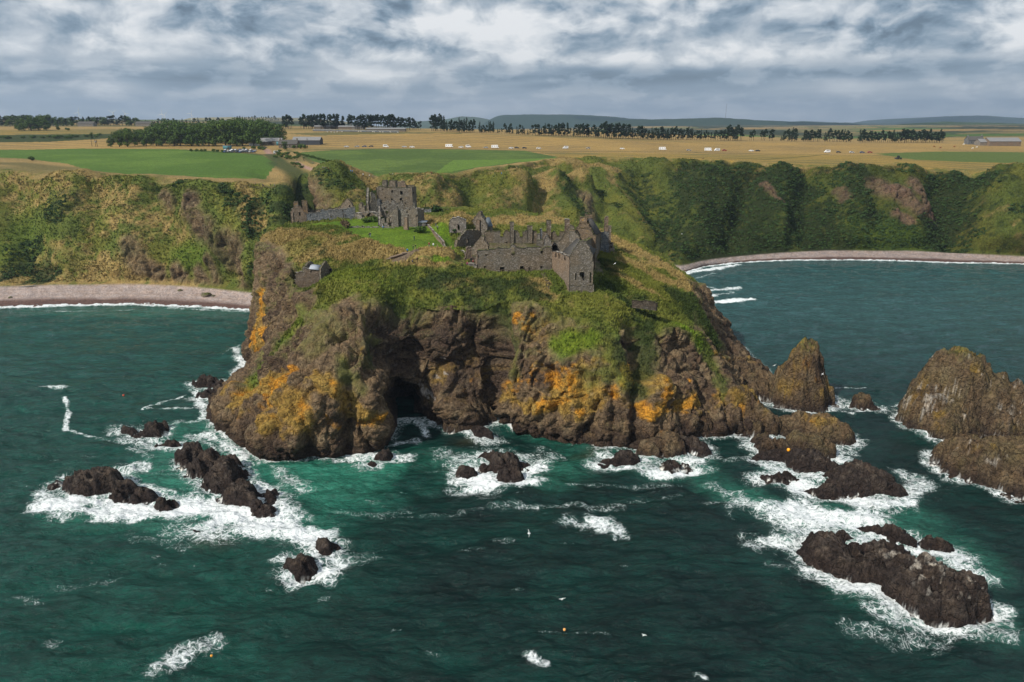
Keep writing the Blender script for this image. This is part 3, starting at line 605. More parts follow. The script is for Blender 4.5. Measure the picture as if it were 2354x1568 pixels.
rav = strokes(MV, [(640,370,700,420,12,1.2),(620,350,660,380,8,1.2),(690,350,720,372,3,1),(660,340,700,352,3,1)])
ec = lc(ec, hedge*1.1, np.clip(rav, 0, 1)*.8)
fcol = lc(fc, ec, edg)
fcol = lc(fcol, C(.14, .12, .045), np.clip(strokes(MV, [(-200,368,30,372,16,1),(30,370,130,382,13,1)]), 0, 1))
fcol = lc(fcol, hedge*1.4, np.clip(rav-.3, 0, 1))
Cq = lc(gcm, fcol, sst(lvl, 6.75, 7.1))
bc = lc(np.tile(C(.40, .335, .315), (len(Q0), 1)), C(.30, .25, .235), sst(fbm(Q0, 3, 4, 209), -.3, .4)*.7)
bc *= (1+.10*np.sin(lvl*40+nq*4))[:, None]
bc = lc(bc, C(.12, .075, .065), 1-sst(lvl+nq*.1, 1.22, 1.42))
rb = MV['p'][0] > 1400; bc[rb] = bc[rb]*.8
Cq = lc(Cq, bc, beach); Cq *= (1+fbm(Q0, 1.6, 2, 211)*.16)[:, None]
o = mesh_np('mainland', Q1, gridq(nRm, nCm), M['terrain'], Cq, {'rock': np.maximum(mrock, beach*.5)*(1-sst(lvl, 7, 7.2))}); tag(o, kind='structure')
MAIN = {'v': Q1, 'p': proj(Q1)}
MCoast = MG[np.argmin(abs(tl-1.0))][:, :2]
# ------------------------------------------------------------------ far hills
def hill(name, prof, Y, dep, c1):
    prof = np.array(prof, float); x = np.linspace(prof[0, 0], prof[-1, 0], 260); y = np.interp(x, prof[:, 0], prof[:, 1])
    y = np.convolve(np.pad(y, 6, 'edge'), np.ones(13)/13, 'valid'); rows_ = []
    top = np.array([UY(a, b, Y) for a, b in zip(x, y)]); 
    for t in np.linspace(0, 1, 26):
        r = top.copy(); f = np.sin(t*pi/2)**1.3; r[:, 1] = Y-dep+dep*t*1.; r[:, 0] = top[:, 0]*r[:, 1]/Y; r[:, 2] = lerp(-40, top[:, 2], f); rows_.append(r)
    for t in (1.05, 1.4):
        r = top.copy(); r[:, 1] = Y+dep*(t-1)*2; r[:, 2] = top[:, 2]-(t-1)*90; rows_.append(r)
    GG = np.array(rows_); V = GG.reshape(-1, 3); V[:, 2] += fbm(V, 300, 3, 221)*6*(V[:, 1] < Y-10)+ (fbm(V, 60, 2, 223)*2.5)
    c = lc(np.tile(c1, (len(V), 1)), c1*1.6+C(.02, .02, 0), sst(fbm(V, 700, 3, 225), 0, .12)*.5)
    o = mesh_np(name, V, gridq(len(rows_), 260), M['far'], c); tag(o, kind='structure')
m, g, b = newmat('far_land'); ca = g.new('ShaderNodeVertexColor'); ca.layer_name = 'Col'
fn = g.noise(g.new('ShaderNodeNewGeometry').outputs[0], .012, 5, .7)
g.put(b.inputs['Base Color'], g.mix(1., ca.outputs[0], g.comb(*[g.add(g.mul(fn, .9), .55)]*3), 'MULTIPLY')); b.inputs['Roughness'].default_value = 1; b.inputs['Specular IOR Level'].default_value = 0
M['far'] = m
hill('hills', [(900,290),(960,279),(1010,277),(1060,268),(1100,270),(1130,276)], 7800, 1500, C(.03, .05, .03))
hill('hills', [(1100,292),(1132,271),(1150,265.5),(1230,263.5),(1330,264),(1410,269),(1450,273),(1520,276),(1640,280),(1700,290)], 6200, 1500, C(.014, .032, .03))
hill('hills', [(1380,292),(1420,277),(1480,275),(1560,273.5),(1650,271),(1720,275),(1770,278),(1860,281),(1960,284),(2010,292)], 5000, 900, C(.014, .030, .024))
hill('hills', [(1700,292),(1800,281),(1850,278.5),(1900,281),(1990,283),(2080,285),(2150,292)], 7600, 1200, C(.03, .05, .03))
hill('hills', [(1990,292),(2080,280),(2130,271),(2200,266.5),(2260,266),(2320,270),(2400,274),(2500,280),(2700,292)], 8200, 1800, C(.016, .034, .036))
hill('hills', [(2040,293),(2085,284),(2160,280.5),(2250,282),(2360,285),(2500,287),(2700,292)], 4300, 700, C(.02, .04, .016))
hill('hills', [(380,284),(440,271),(560,270),(700,271),(800,280)], 5200, 900, C(.16, .14, .07))
# ------------------------------------------------------------------ rocks in the sea
RK = []     # lumps for the foam: (x, y, w, d)
def rock_thing(name, lumps, label, cat, colour='dark', lich=0., grp='rocks in the sea around the headland', res=.34, seed=0, guano_=0., grass=0., pk=0, hk=.78, bed=-32.):
    L_ = []
    for lp in lumps:
        x, y, w, d, h = lp[:5]; rot = radians(lp[5]) if len(lp) > 5 else 0; p = UZ(x, y, 0); L_.append((p[0], p[1]+d*.45, w, d, h*hk, rot)); RK.append((p[0], p[1]+d*.45, w, d, rot))
    xs_ = [l[0] for l in L_]; ys_ = [l[1] for l in L_]; mw = max(max(l[2], l[3]) for l in L_)+3.5
    x0, x1, y0, y1 = min(xs_)-mw, max(xs_)+mw, min(ys_)-mw, max(ys_)+mw
    nx = int((x1-x0)/res); ny = int((y1-y0)/res); X, Y = np.meshgrid(np.linspace(x0, x1, nx), np.linspace(y0, y1, ny))
    P = np.stack([X.ravel(), Y.ravel(), np.zeros(nx*ny)], 1); S = P+seed*13.7
    b_ = radians(bed); Sb = np.stack([(S[:, 0]*cos(b_)+S[:, 1]*sin(b_))*.42, -S[:, 0]*sin(b_)+S[:, 1]*cos(b_), S[:, 2]], 1)     # stretched along the bedding
    wx_ = fbm(Sb, 3.6, 4, 301, .6)*3.2+fbm(S, 1.3, 2, 302)*.7; wy_ = fbm(Sb, 3.6, 4, 303, .6)*3.2+fbm(S, 1.3, 2, 304)*.7
    H = np.full(len(P), -3.)
    for (cx, cy, w, d, h, rot) in L_:
        kk = min(1, w/5); dx = P[:, 0]+wx_*kk-cx; dy = P[:, 1]+wy_*kk-cy; u = dx*cos(rot)+dy*sin(rot); v = -dx*sin(rot)+dy*cos(rot)
        r = np.sqrt((u/w)**2+(v/d)**2)*1.02; p_ = pk or 2.6
        hh = np.where(r < 1, h*(1-r**p_), -(r-1)*5); H = np.where(H > hh, H+np.exp(-(H-hh)*2)*.15, hh+np.exp(-(hh-H)*2)*.15)
    sw = sst(H, -1, 2.); hm = max(l[4] for l in L_); big = min(2., max(.6, hm/6))
    f1, f2, i1 = worley(Sb*np.array([1/2.6, 1/2.2, 0])+.5, 311); e1, e2, i2 = worley(Sb*np.array([1/1., 1/.95, 0])+.5, 315)
    jag = ridged(Sb, 3.2, 4, 317)
    H = H+sw*((i1-.5)*1.5*big+sst(f2-f1, 0, .25)*.7*big+(i2-.5)*.7+sst(e2-e1, 0, .25)*.35+jag*1.15*big-.8*big)
    if colour == 'dark': H = H-sst(fbm(Sb, 2.6, 4, 341, .6), .12, .42)*2.4*big*sw
    st_ = .9; q_ = H/st_+fbm(S, 5, 2, 318)*.8; fr_ = q_-np.floor(q_); H = lerp(H, (np.floor(q_)+sst(fr_, .15, .6)-fbm(S, 5, 2, 318)*.8)*st_, .45*sw)       # ledges
    P[:, 2] = np.maximum(H, -2.5)
    GG = P.reshape(ny, nx, 3); N = normals_grid(GG, False); N = (N if N[0, 0, 2] > 0 else -N).reshape(-1, 3)
    P2 = P+N*(fbm(P+seed, 1.2, 4, 319, .6)*.6*sw)[:, None]
    keep = (P[:, 2] > -2.3).reshape(ny, nx); kq = (keep[:-1, :-1] | keep[1:, :-1] | keep[:-1, 1:] | keep[1:, 1:]).ravel(); Q = gridq(ny, nx)[kq]
    us = np.unique(Q); mp = np.zeros(len(P), int); mp[us] = np.arange(len(us)); Q = mp[Q]; P2 = P2[us]; N = N[us]; P = P[us]
    if colour == 'dark': c = lc(np.tile(C(.038, .030, .027), (len(P), 1)), C(.085, .068, .056), sst(fbm(P, 2.2, 5, 321, .6), -.15, .4)); c = lc(c, C(.135, .112, .09), sst(fbm(P, .9, 3, 322), .15, .5)*sst(N[:, 2], .4, .8)*.7)
    else: c = rock_col(P+seed, np.full(len(P), lich)*sst(P2[:, 2]+fbm(P, 3, 2, 323)*1.2, 2.6, 5), N, .35)*.78
    c = lc(c, C(.026, .019, .018), (1-sst(P2[:, 2]+fbm(P, 2.5, 2, 325)*.9, .8, 3.2))*.85)
    if guano_: c = lc(c, C(.46, .43, .38), sst(fbm(P2, 1.5, 4, 327)+fbm(P2, 8, 2, 328)*.6+guano_-.9, 0, .25)*.8*sst(P2[:, 2], 2.5, 5))
    gr = np.zeros(len(P))
    if grass: gr = sst(P2[:, 2]+fbm(P, 3, 3, 329)*2.5, grass-1.5, grass+1.5)*sst(N[:, 2], .3, .6); c = lc(c, C(.11, .115, .03), gr*.85)
    wash = sst(fbm(P2*np.array([1, 1, 1.6]), .8, 4, 335, .6)+fbm(P, 4, 2, 337)*.5-sst(P2[:, 2]+fbm(P, 1.5, 3, 339)*.7, .0, 1.0)*1.25+.0, 0, .2)*(1 if hm < 11 else .3)*sst(N[:, 2], .35, .6)
    c *= (1+fbm(P, .7, 2, 331)*.2)[:, None]; c = lc(c, C(.72, .76, .76), wash*.9)
    o = mesh_np(name, P2, Q, M['terrain'], c, {'rock': (1-gr)*(1-wash*.8)}); tag(o, label, cat, grp)
    return o
R = rock_thing
R('sea_rock', [(212,1130,6.5,4.5,6.5),(285,1140,5,3.5,3.2,-20),(330,1155,3.4,2.8,3.2),(372,1172,2.6,2.4,2.2),(126,1116,1.8,1.6,1.5),(180,1122,4,3,4)], 'dark pointed reef at the far left, white surf washing all round it', 'rock', seed=1)
R('sea_rock', [(432,1068,3.6,3.6,5.5),(468,1090,5.,5,5.4),(510,1118,6,5.5,6.2,-30),(505,1085,4,4,4.),(555,1150,6,4.5,4.6,-35),(600,1178,4.5,3,2.4,-30),(520,1098,3,5,5),(612,1150,3,2.5,1.8)], 'long jagged black reef running diagonally off the left foot of the headland', 'rock', seed=2)
R('sea_rock', [(352,1000,3.6,3.2,4.4),(325,1006,3,1.6,1.8),(297,995,3.4,1.5,1.5,-30)], 'small dark rock with low ledges beside it, left of the headland foot', 'rock', seed=3)
R('sea_rock', [(383,1033,3.6,1.7,2.2)], 'flat dark rock between the small left rock and the diagonal reef', 'rock', seed=4)
R('sea_rock', [(475,888,5.2,3.6,3.6),(505,895,4,3,3)], 'dark rock at the left tip of the headland, behind its twin', 'rock', seed=5)
R('sea_rock', [(474,914,3.6,2.4,2.8),(500,910,3,2.5,3)], 'low dark rock at the left tip of the headland, in front of its twin', 'rock', seed=6)
R('sea_rock', [(683,1318,3.2,3,3.8),(696,1312,2,2,2.2)], 'small black rock nearest the camera in the left surf', 'rock', seed=7)
R('sea_rock', [(738,1268,3.2,1.7,2.6,-35),(762,1262,1.5,1.2,1)], 'narrow slanting rock behind the small black one in the left surf', 'rock', seed=8)
R('sea_rock', [(468,1232,3.6,1.3,1.1,-15)], 'brown rock almost awash in the left surf below the diagonal reef', 'rock', seed=9)
R('sea_rock', [(885,1055,2.8,2.4,2.8),(856,1073,1.5,1.2,1.3)], 'small rock close under the orange spur of the headland', 'rock', seed=10)
R('sea_rock', [(1078,1100,3.4,3,3.8),(1120,1085,2.2,2,1.6)], 'left hand rock of the pair in the middle surf', 'rock', seed=11)
R('sea_rock', [(1160,1085,5,3.8,5.2),(1172,1108,3.6,3,3.6),(1130,1058,3.8,1.8,1.6),(1205,1082,3,1.6,1.5)], 'larger jagged rock in the middle of the surf before the cave', 'rock', seed=12)
R('sea_rock', [(1436,1066,3.6,2.8,4.),(1402,1072,3.2,1.8,1.8)], 'dark rock in the surf under the right buttresses', 'rock', seed=13)
R('sea_rock', [(1550,1082,4.6,2.2,1.9)], 'low foam covered rock right of the buttresses', 'rock', seed=14)
R('sea_rock', [(1104,1004,3.4,2.4,2.6,-25)], 'small black rock at the mouth of the cave', 'rock', seed=15)
R('sea_rock', [(1065,980,8,6,9),(1030,975,5,4,6),(1105,975,5,4,6)], 'dark block of rock standing against the cliff right of the cave', 'rock', 'brown', .25, seed=16, res=.4)
R('sea_rock', [(1530,1040,7,5,6.,10),(1500,1045,4,3,3.8)], 'big sloping brown boulder at the foot of the right cliff', 'rock', 'brown', .75, seed=17)
R('sea_rock', [(1585,1035,5.5,3.5,3.2),(1610,1045,3,2,1.6)], 'dark low rocks right of the sloping boulder', 'rock', seed=18)
R('sea_rock', [(1410,1022,6,4,4.2),(1370,1016,4,3,3)], 'dark ledge at the foot of the tallest orange buttress', 'rock', 'brown', .1, seed=19)
R('sea_rock', [(1590,985,7,7,12.5),(1620,992,5,5,8)], 'rounded orange buttress left of the outermost one', 'rock', 'brown', .9, seed=20, res=.4)
R('sea_rock', [(1690,985,8,7,13.5),(1730,995,6,5,9),(1760,998,5,4,5.5)], 'rounded yellow buttress at the right tip of the headland', 'rock', 'brown', 1.05, seed=21, res=.4)
R('sea_rock', [(1700,893,9,7,9.5),(1745,905,8,6,7),(1780,912,5,4,4.5)], 'brown ridge of rock enclosing the pool behind the right tip', 'rock', 'brown', .65, seed=22, res=.4)
R('sea_stack', [(1850,932,10.6,8.5,23.5),(1832,928,6,6,11),(1886,932,4.,4,6)], 'tall pointed cone of brown and orange rock right of the headland', 'sea stack', 'brown', .75, seed=23, grass=18.5, pk=1.5, hk=.84)
R('sea_rock', [(1990,940,3.6,3,5.6),(2008,943,2.4,2,2)], 'small round rock alone between the cone and the big right stack', 'rock', 'brown', .55, seed=24)
R('sea_rock', [(1845,1000,7,5,6.6),(1900,1010,8,5.5,7.4,-20),(1806,978,4.5,2.5,2.6),(1935,1018,4,3,3.4)], 'long orange capped rock in front of the cone', 'rock', 'brown', .95, seed=25)
R('sea_rock', [(1862,1040,6.5,5,6.2),(1780,1035,5,3,3.8),(1762,1025,3.5,2.5,3),(1815,1048,4,2,2.2)], 'brown rock with an orange float on it, behind the long surf rock', 'rock', 'brown', .3, seed=26)
R('sea_rock', [(1852,1078,6,4.4,5.8),(1775,1060,5.5,2.2,2.4),(1895,1086,4,2.6,2.6,-20)], 'dark hump right in front of the brown rock with the float', 'rock', 'dark', seed=27)
R('sea_rock', [(1800,1108,4.4,2,2),(1765,1100,2.2,1,1)], 'small dark rock in surf left of the long surf rock', 'rock', seed=28)
R('sea_rock', [(1975,1128,8,6,6.6),(2025,1135,6,5,5.2,-15),(1915,1138,5.5,3,2.4),(2060,1142,3.5,3,3.2)], 'long dark rock in heavy surf at the right', 'rock', seed=29)
R('sea_rock', [(2058,1243,3.8,2.6,3.4),(2015,1232,3.8,1.8,1.8)], 'small black rock behind the big whitened rock, left one', 'rock', seed=30)
R('sea_rock', [(2152,1264,4,2.2,3,-25)], 'small black rock behind the big whitened rock, right one', 'rock', seed=31)
R('sea_rock', [(1905,1290,5.2,3.6,4.6,-20),(1960,1312,6.4,4.2,5,-15),(2030,1338,7,5,6.),(2085,1362,6,5,5.6),(2150,1395,8,6,8.6),(2205,1408,6.4,5.4,8.2),(2020,1280,7.5,2.4,3.6,-18),(1895,1248,3.6,1.8,1.7),(1930,1245,3,1.6,1.6)], 'big dark rock nearest the camera, its right end whitened by birds', 'rock', seed=32, guano_=.62, res=.3)
R('sea_stack', [(2205,975,13,12,23.5),(2285,985,15,12,14.5),(2390,990,19,12,10.),(2150,985,8,8,12),(2180,990,8,7,9)], 'massive brown stack streaked white by seabirds at the right edge', 'sea stack', 'brown', .45, seed=33, guano_=.60, grass=20.5, res=.45, pk=2.5, bed=-20, hk=.9)
R('sea_rock', [(2250,1085,9,8,9.5),(2310,1100,12,9,11),(2390,1120,14,11,12),(2470,1135,12,10,13)], 'smooth brown rock in front of the massive stack at the right edge', 'rock', 'brown', .12, seed=34, guano_=.25, res=.4)
R('sea_rock', [(2180,1003,6,5,9.),(2150,995,4,4,4)], 'small orange topped knob at the foot of the massive right stack', 'rock', 'brown', .7, seed=35)
# ------------------------------------------------------------------ the sea
CO0 = Dn[:, 1 if False else 0, :2]                       # headland water line
allp = [CO0]
def edge_pts():
    pts_ = [CO0[::2], MCoast[::1]]
    return np.concatenate(pts_)
EP = edge_pts()
# coarse raster of shore distances
gx = np.arange(-330, 400, 2.); gy = np.arange(60, 520, 2.)
GX, GY = np.meshgrid(gx, gy); gp = np.stack([GX.ravel(), GY.ravel()], 1)
def mind(q, P):
    out_ = np.full(len(q), 1e3)
    for k in range(0, len(q), 6000):
        d2 = ((q[k:k+6000, None]-P[None])**2).sum(2); out_[k:k+6000] = np.sqrt(d2.min(1))
    return out_
dHead = mind(gp, CO0[::3]).reshape(GX.shape); dCoast = mind(gp, MCoast[::6]).reshape(GX.shape)
dRock = np.full(len(gp), 1e3)
for (x, y, w, d, rot) in RK:
    dx = gp[:, 0]-x; dy = gp[:, 1]-y; u = dx*cos(rot)+dy*sin(rot); v = -dx*sin(rot)+dy*cos(rot)
    dRock = np.minimum(dRock, (np.sqrt((u/w)**2+(v/d)**2)-1)*min(w, d))
dRock = dRock.reshape(GX.shape)
def samp(A, x, y):
    fx = np.clip((x-gx[0])/2, 0, len(gx)-1.001); fy = np.clip((y-gy[0])/2, 0, len(gy)-1.001); i = fx.astype(int); j = fy.astype(int); a = fx-i; b = fy-j
    return A[j, i]*(1-a)*(1-b)+A[j, i+1]*a*(1-b)+A[j+1, i]*(1-a)*b+A[j+1, i+1]*a*b
wx_ = np.concatenate([np.linspace(-700, -20, 60), np.arange(-20, 2375, 3.), np.linspace(2380, 3100, 60)])
wyl = np.concatenate([1e9/np.array([1.]), []])
rowsY = np.concatenate([np.geomspace(20, 84, 30)[:-1], np.linspace(84, 250, 430)[:-1], np.linspace(250, 480, 170), [520, 600]])
dpt = rowsY*cp+CAMZ*sp_
WX = (wx_[None]-CX)/F*dpt[:, None]; WY = np.repeat(rowsY[:, None], len(wx_), 1)
WP = np.stack([WX.ravel(), WY.ravel(), np.zeros(WX.size)], 1)
def swell(P):
    a = P[:, 0]*.42-P[:, 1]*.9; q = fbm(P, 30, 3, 401)*12
    s = .34*np.sin((a+q)/3.0)+.20*np.sin((P[:, 0]*.1-P[:, 1]+q*1.3)/1.6+1.)
    return s*(.6+.6*sst(fbm(P, 26, 2, 403), -.4, .5))+fbm(P*np.array([.6, 1.4, 1]), 3., 4, 405)*.9+fbm(P*np.array([.7, 1.3, 1]), 11, 3, 407)*.9
dist_sh = np.minimum(samp(dCoast, WP[:, 0], WP[:, 1]), 99)
WP[:, 2] = swell(WP)*lerp(.15, 1., sst(dist_sh, 2, 30))*lerp(1, .55, sst(WP[:, 1], 170, 260))-.05
MVW = {'v': WP*np.array([1, 1, 0]), 'p': proj(WP*np.array([1, 1, 0]))}
def wst(lst, nz):
    res = np.zeros(len(WP))
    for (x0, y0, x1, y1, r, am) in lst:
        a = UZ(x0, y0, 0); b_ = UZ(x1, y1, 0); d = capsule(MVW['v'], a, b_)+nz*r*.8; res = np.maximum(res, (1-sst(d, r*.15, r*1.25))*am)
    return res
nw = fbm(WP, 7, 3, 411); nw2 = fbm(WP, 20, 3, 413)
dr = samp(dRock, WP[:, 0], WP[:, 1])+nw*1.6; dh = samp(dHead, WP[:, 0], WP[:, 1])+nw*1.5
foam = (1-sst(dr, .2, 5.5))*.74
xr = MVW['p'][0]
shore = (1-sst(dh, .5, 5.))*(.55+.3*sst(nw2, -.3, .3))*lerp(1, .45, sst(xr, 950, 1000)*(1-sst(xr, 1450, 1550))); foam = np.maximum(foam, shore)
cst = samp(dCoast, WP[:, 0], WP[:, 1])+nw*1.; foam = np.maximum(foam, (1-sst(cst, 1., 5.5))*.95)
fl = [(100,1130,150,1180,4,.75),(150,1100,330,1075,3.5,.75),(120,1160,330,1190,5,.98),(180,1150,400,1180,5,1.05),(390,1150,500,1130,3,.7),(80,1150,120,1110,2.5,.65),
 (420,1030,440,1110,1.6,.7),(440,1160,620,1210,9,1.),(560,1190,720,1240,8,1.),(480,1210,560,1190,7,.95),(600,1130,660,1200,6,.9),(640,1080,700,1130,3,.6),(600,1060,700,1110,3,.5),(700,1240,780,1290,6,.85),(650,1290,760,1310,5,.9),(380,1225,440,1220,2.5,.6),(440,1235,500,1237,2,.8),
 (480,960,520,1010,3,.85),(520,1010,640,1060,3,.6),(480,1000,560,1050,4,.8),(430,1000,560,1060,2.5,.6),(450,890,470,960,3.2,.85),(430,885,460,890,2,.8),(330,940,430,905,1.3,.7),(340,940,460,940,1.3,.6),(280,985,300,1010,2.5,.7),(300,1030,350,1055,2,.6),(380,980,460,970,2,.6),(300,975,420,965,2,.5),(280,1010,400,1025,3,.7),
 (150,915,158,950,1.4,.85),(158,950,150,985,1.5,.9),(150,983,215,1000,1.1,.75),(215,1000,250,1010,1,.5),(105,890,150,893,2.2,.75),(540,800,560,840,3,.85),(555,790,520,810,1,.6),(560,830,535,860,3,.85),(440,880,480,870,2,.5),
 (1020,1040,1060,1080,5,.6),(1060,1050,1230,1060,7,.72),(1080,1110,1230,1110,5,.95),(1230,1080,1270,1050,4,.6),(1100,1080,1130,1115,3.5,1.05),(1190,1110,1240,1080,4,.9),(1000,1060,1060,1040,3,.45),(1290,1050,1240,1030,3,.45),(1040,1125,1160,1130,3,.55),
 (1360,1020,1380,1060,3,.7),(1370,1045,1500,1060,4,.75),(1480,1040,1600,1060,4.5,.85),(1400,1080,1480,1085,2.5,.8),(1500,1090,1600,1088,2.5,.95),(1600,1050,1650,1042,2,.6),(1130,955,1180,985,1.6,.9),(1150,970,1250,1000,1.5,.6),(960,970,985,1000,1.8,.7),(950,965,1000,965,1.6,.7),(900,1020,960,1010,2.2,.7),(820,1050,940,1050,4,.85),(700,1055,820,1060,2.2,.6),(860,1075,900,1060,3,.8),
 (1310,1200,1400,1210,5,.78),(1350,1195,1420,1222,3.5,.85),(1060,1175,1300,1160,2.,.45),(870,1190,1100,1185,1.6,.42),(1180,1165,1420,1165,2.5,.5),(1300,1118,1560,1115,1.6,.42),(1440,1150,1560,1140,1.5,.4),(1620,1160,1680,1158,1.2,.5),(1240,1450,1400,1458,.8,.42),(900,1190,930,1190,1,.4),
 (360,1530,480,1480,3,.68),(1220,1510,1250,1530,1.6,.75),(1150,1560,1700,1550,2,.2),(1600,1560,1615,1568,1,.7),(980,1500,1010,1505,.8,.5),
 (1740,1100,1900,1090,4,.8),(1760,1075,1880,1105,4,.85),(1880,1010,1960,1040,3,.7),(1870,1040,1990,1080,5,.85),(1930,1000,1990,1010,2,.7),(1740,1090,1780,1110,3,.7),(1850,1120,2000,1150,6,1.),(1960,1160,2080,1160,5,.95),(2080,1130,2120,1120,5,.8),(2060,1080,2130,1110,5,.65),
 (1640,1120,1750,1170,4,.6),(1720,1160,1860,1220,7,.8),(1830,1180,2000,1200,9,.95),(1960,1190,2100,1260,7,.95),(1760,1240,1860,1260,6,.8),(1780,1200,1870,1240,6,.7),(2090,1250,2200,1280,5,.95),(2180,1290,2260,1330,4,.75),(2040,1255,2100,1270,4,.9),(1900,1225,2000,1240,3.5,.8),(1860,1200,1980,1180,6,.85),
 (1850,1300,1960,1340,4,.85),(1960,1345,2080,1390,4.5,.95),(2060,1380,2130,1420,4,1.),(2130,1430,2240,1440,4.5,.95),(2230,1430,2290,1400,4,.75),(1950,1440,2150,1480,5,.55),(2000,1400,2120,1450,5,.65),(2260,1370,2300,1400,4,.6),(2180,1460,2300,1460,4,.6),(1780,1290,1840,1310,3,.5),
 (1700,608,1575,628,4.,.95),(1610,700,1725,687,4.2,1.1),(1600,672,1700,660,2.6,.85),(1620,680,1680,672,2.5,.7),(1600,640,1640,628,3,.6),(1650,665,1690,672,1.2,.9),(1600,650,1650,665,2,.7),(1600,690,1640,680,3,.8),(130,716,330,712,1.8,.6),(480,708,585,715,1.6,.9),(390,708,580,718,2.5,.65),(1840,950,1960,945,1.2,.75),(1900,890,1990,895,1.1,.7),(1880,945,1960,955,2.,.7),(1965,950,2020,950,1.8,.8),(2030,930,2050,935,1,.7),(1770,935,1795,938,1,.7),
 (2150,1040,2200,1075,2,.7),(2180,1080,2350,1110,2.5,.6),(2090,980,2120,1000,1.6,.6),(2000,1140,2200,1150,2,.3),(1740,860,1770,880,2,.85)]
foam = np.maximum(foam, wst(fl, nw*.7+fbm(WP, 2, 2, 415)*.3))
foam = foam+fbm(WP, 2.5, 3, 417)*.16*sst(foam, .05, .4)
caps = sst(fbm(WP*np.array([.5, 1.3, 1]), 5, 3, 421)+fbm(WP, 45, 2, 423)*.35, .52, .66)*.42; foam = np.maximum(foam, caps*(1-sst(WP[:, 1], 150, 230)*.6))
tq = wst([(560,1060,760,1120,15,.85),(760,1090,900,1070,9,1.),(650,1080,720,1130,10,.9),(430,1040,330,1110,9,.6),(380,1100,420,1140,8,.75),(400,1160,560,1200,9,.8),(720,1230,600,1180,9,.7),(1000,1060,1250,1090,13,.5),(1150,970,1350,1040,7,.35),(1690,1130,1800,1170,9,.95),(1830,1180,2000,1200,14,.7),(1960,1240,2200,1290,10,.5),(2100,1390,2260,1440,9,.45),(1800,1100,1960,1090,8,.5),(1380,1050,1600,1070,8,.45),(440,990,560,1030,9,.55),(1960,1350,2120,1420,7,.4),(100,715,560,718,12,.28),(180,1170,420,1200,8,.5),(500,990,560,1020,6,.5)], nw2*.9)
dep_ = wst([(600,1000,540,1010,5,.5),(1320,1110,1400,1080,5,.0),(1370,1035,1350,1050,4,.6),(1080,1010,1060,1020,4,.5),(480,1240,520,1250,4,.5)], nw)
WP[:, 2] += np.clip(foam, 0, 1)*(.12+fbm(WP, 1.6, 4, 419, .6)*.55)
o = mesh_np('sea', WP, gridq(len(rowsY), len(wx_)), None, None, {'foam': np.clip(foam, 0, 1.2), 'aer': np.clip(tq, 0, 1), 'weed': dep_}); tag(o, kind='structure')
m, g, b = newmat('sea_water'); o.data.materials.append(m)
pos = g.new('ShaderNodeNewGeometry').outputs['Position']
def att(n):
    a = g.new('ShaderNodeAttribute'); a.attribute_name = n; return a.outputs['Fac']
fo, ae, we = att('foam'), att('aer'), att('weed')
wn = g.new('ShaderNodeTexNoise'); g.put(wn.inputs['Vector'], pos); wn.inputs['Scale'].default_value = .45; wn.inputs['Detail'].default_value = 4
wo = g.new('ShaderNodeVectorMath', operation='SUBTRACT'); g.put(wo.inputs[0], wn.outputs[1]); wo.inputs[1].default_value = (.5, .5, .5)
wp = g.vadd(pos, g.vscale(wo.outputs[0], (3.2, 3.2, 0)))
e1 = g.vor(g.vscale(wp, (1, 1.5, 0)), .75, 'DISTANCE_TO_EDGE'); e2 = g.vor(g.vscale(wp, (1, 1.4, 0)), 1.9, 'DISTANCE_TO_EDGE')
n1 = g.noise(g.vscale(wp, (.8, 1.5, 1)), .55, 7, .7); n2 = g.noise(g.vscale(wp, (.8, 1.4, 1)), 2.4, 5, .7)
lace = g.add(g.mul(g.ss(e1, 0, .22, 1, 0), .24), g.mul(g.ss(e2, 0, .2, 1, 0), .19))
fn = g.add(g.add(lace, g.mul(n1, .62)), g.mul(n2, .34))           # about .2 .. 1.2
thr = g.add(1.20, g.mul(fo, -.90))
fm = g.mul(g.ss(g.add(fn, g.mul(thr, -1)), -.07, .36), g.ss(fo, .03, .2))
swl = g.noise(g.vscale(pos, (.7, 1.2, 1)), .06, 3, .6)
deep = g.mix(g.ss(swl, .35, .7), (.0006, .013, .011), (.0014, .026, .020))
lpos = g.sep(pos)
cx_ = g.ss(lpos[1], 170., 330.); deep = g.mix(cx_, deep, (.020, .068, .068))  # sky reflection on the far water, painted as a lighter grey-green
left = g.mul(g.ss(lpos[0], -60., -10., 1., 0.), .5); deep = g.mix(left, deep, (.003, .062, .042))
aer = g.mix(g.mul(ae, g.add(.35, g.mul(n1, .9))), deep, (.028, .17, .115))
wd = g.mix(g.mul(we, .8), aer, (.05, .035, .012))
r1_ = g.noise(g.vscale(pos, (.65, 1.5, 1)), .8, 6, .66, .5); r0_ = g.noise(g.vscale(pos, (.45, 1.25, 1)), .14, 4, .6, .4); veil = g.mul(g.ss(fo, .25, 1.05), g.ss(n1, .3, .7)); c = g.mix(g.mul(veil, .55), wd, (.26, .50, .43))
k_ = g.add(.45, g.add(g.mul(g.ss(r1_, .3, .7), .65), g.mul(g.ss(r0_, .3, .7), .45))); c = g.mix(1., c, g.comb(k_, k_, k_), 'MULTIPLY'); c = g.mix(fm, c, (.80, .84, .85))  # light and dark of the ripples multiplied into the water colour
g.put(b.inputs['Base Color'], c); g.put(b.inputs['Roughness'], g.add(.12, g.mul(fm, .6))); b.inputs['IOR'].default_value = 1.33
g.put(b.inputs['Specular IOR Level'], g.add(.48, g.mul(fm, -.4)))
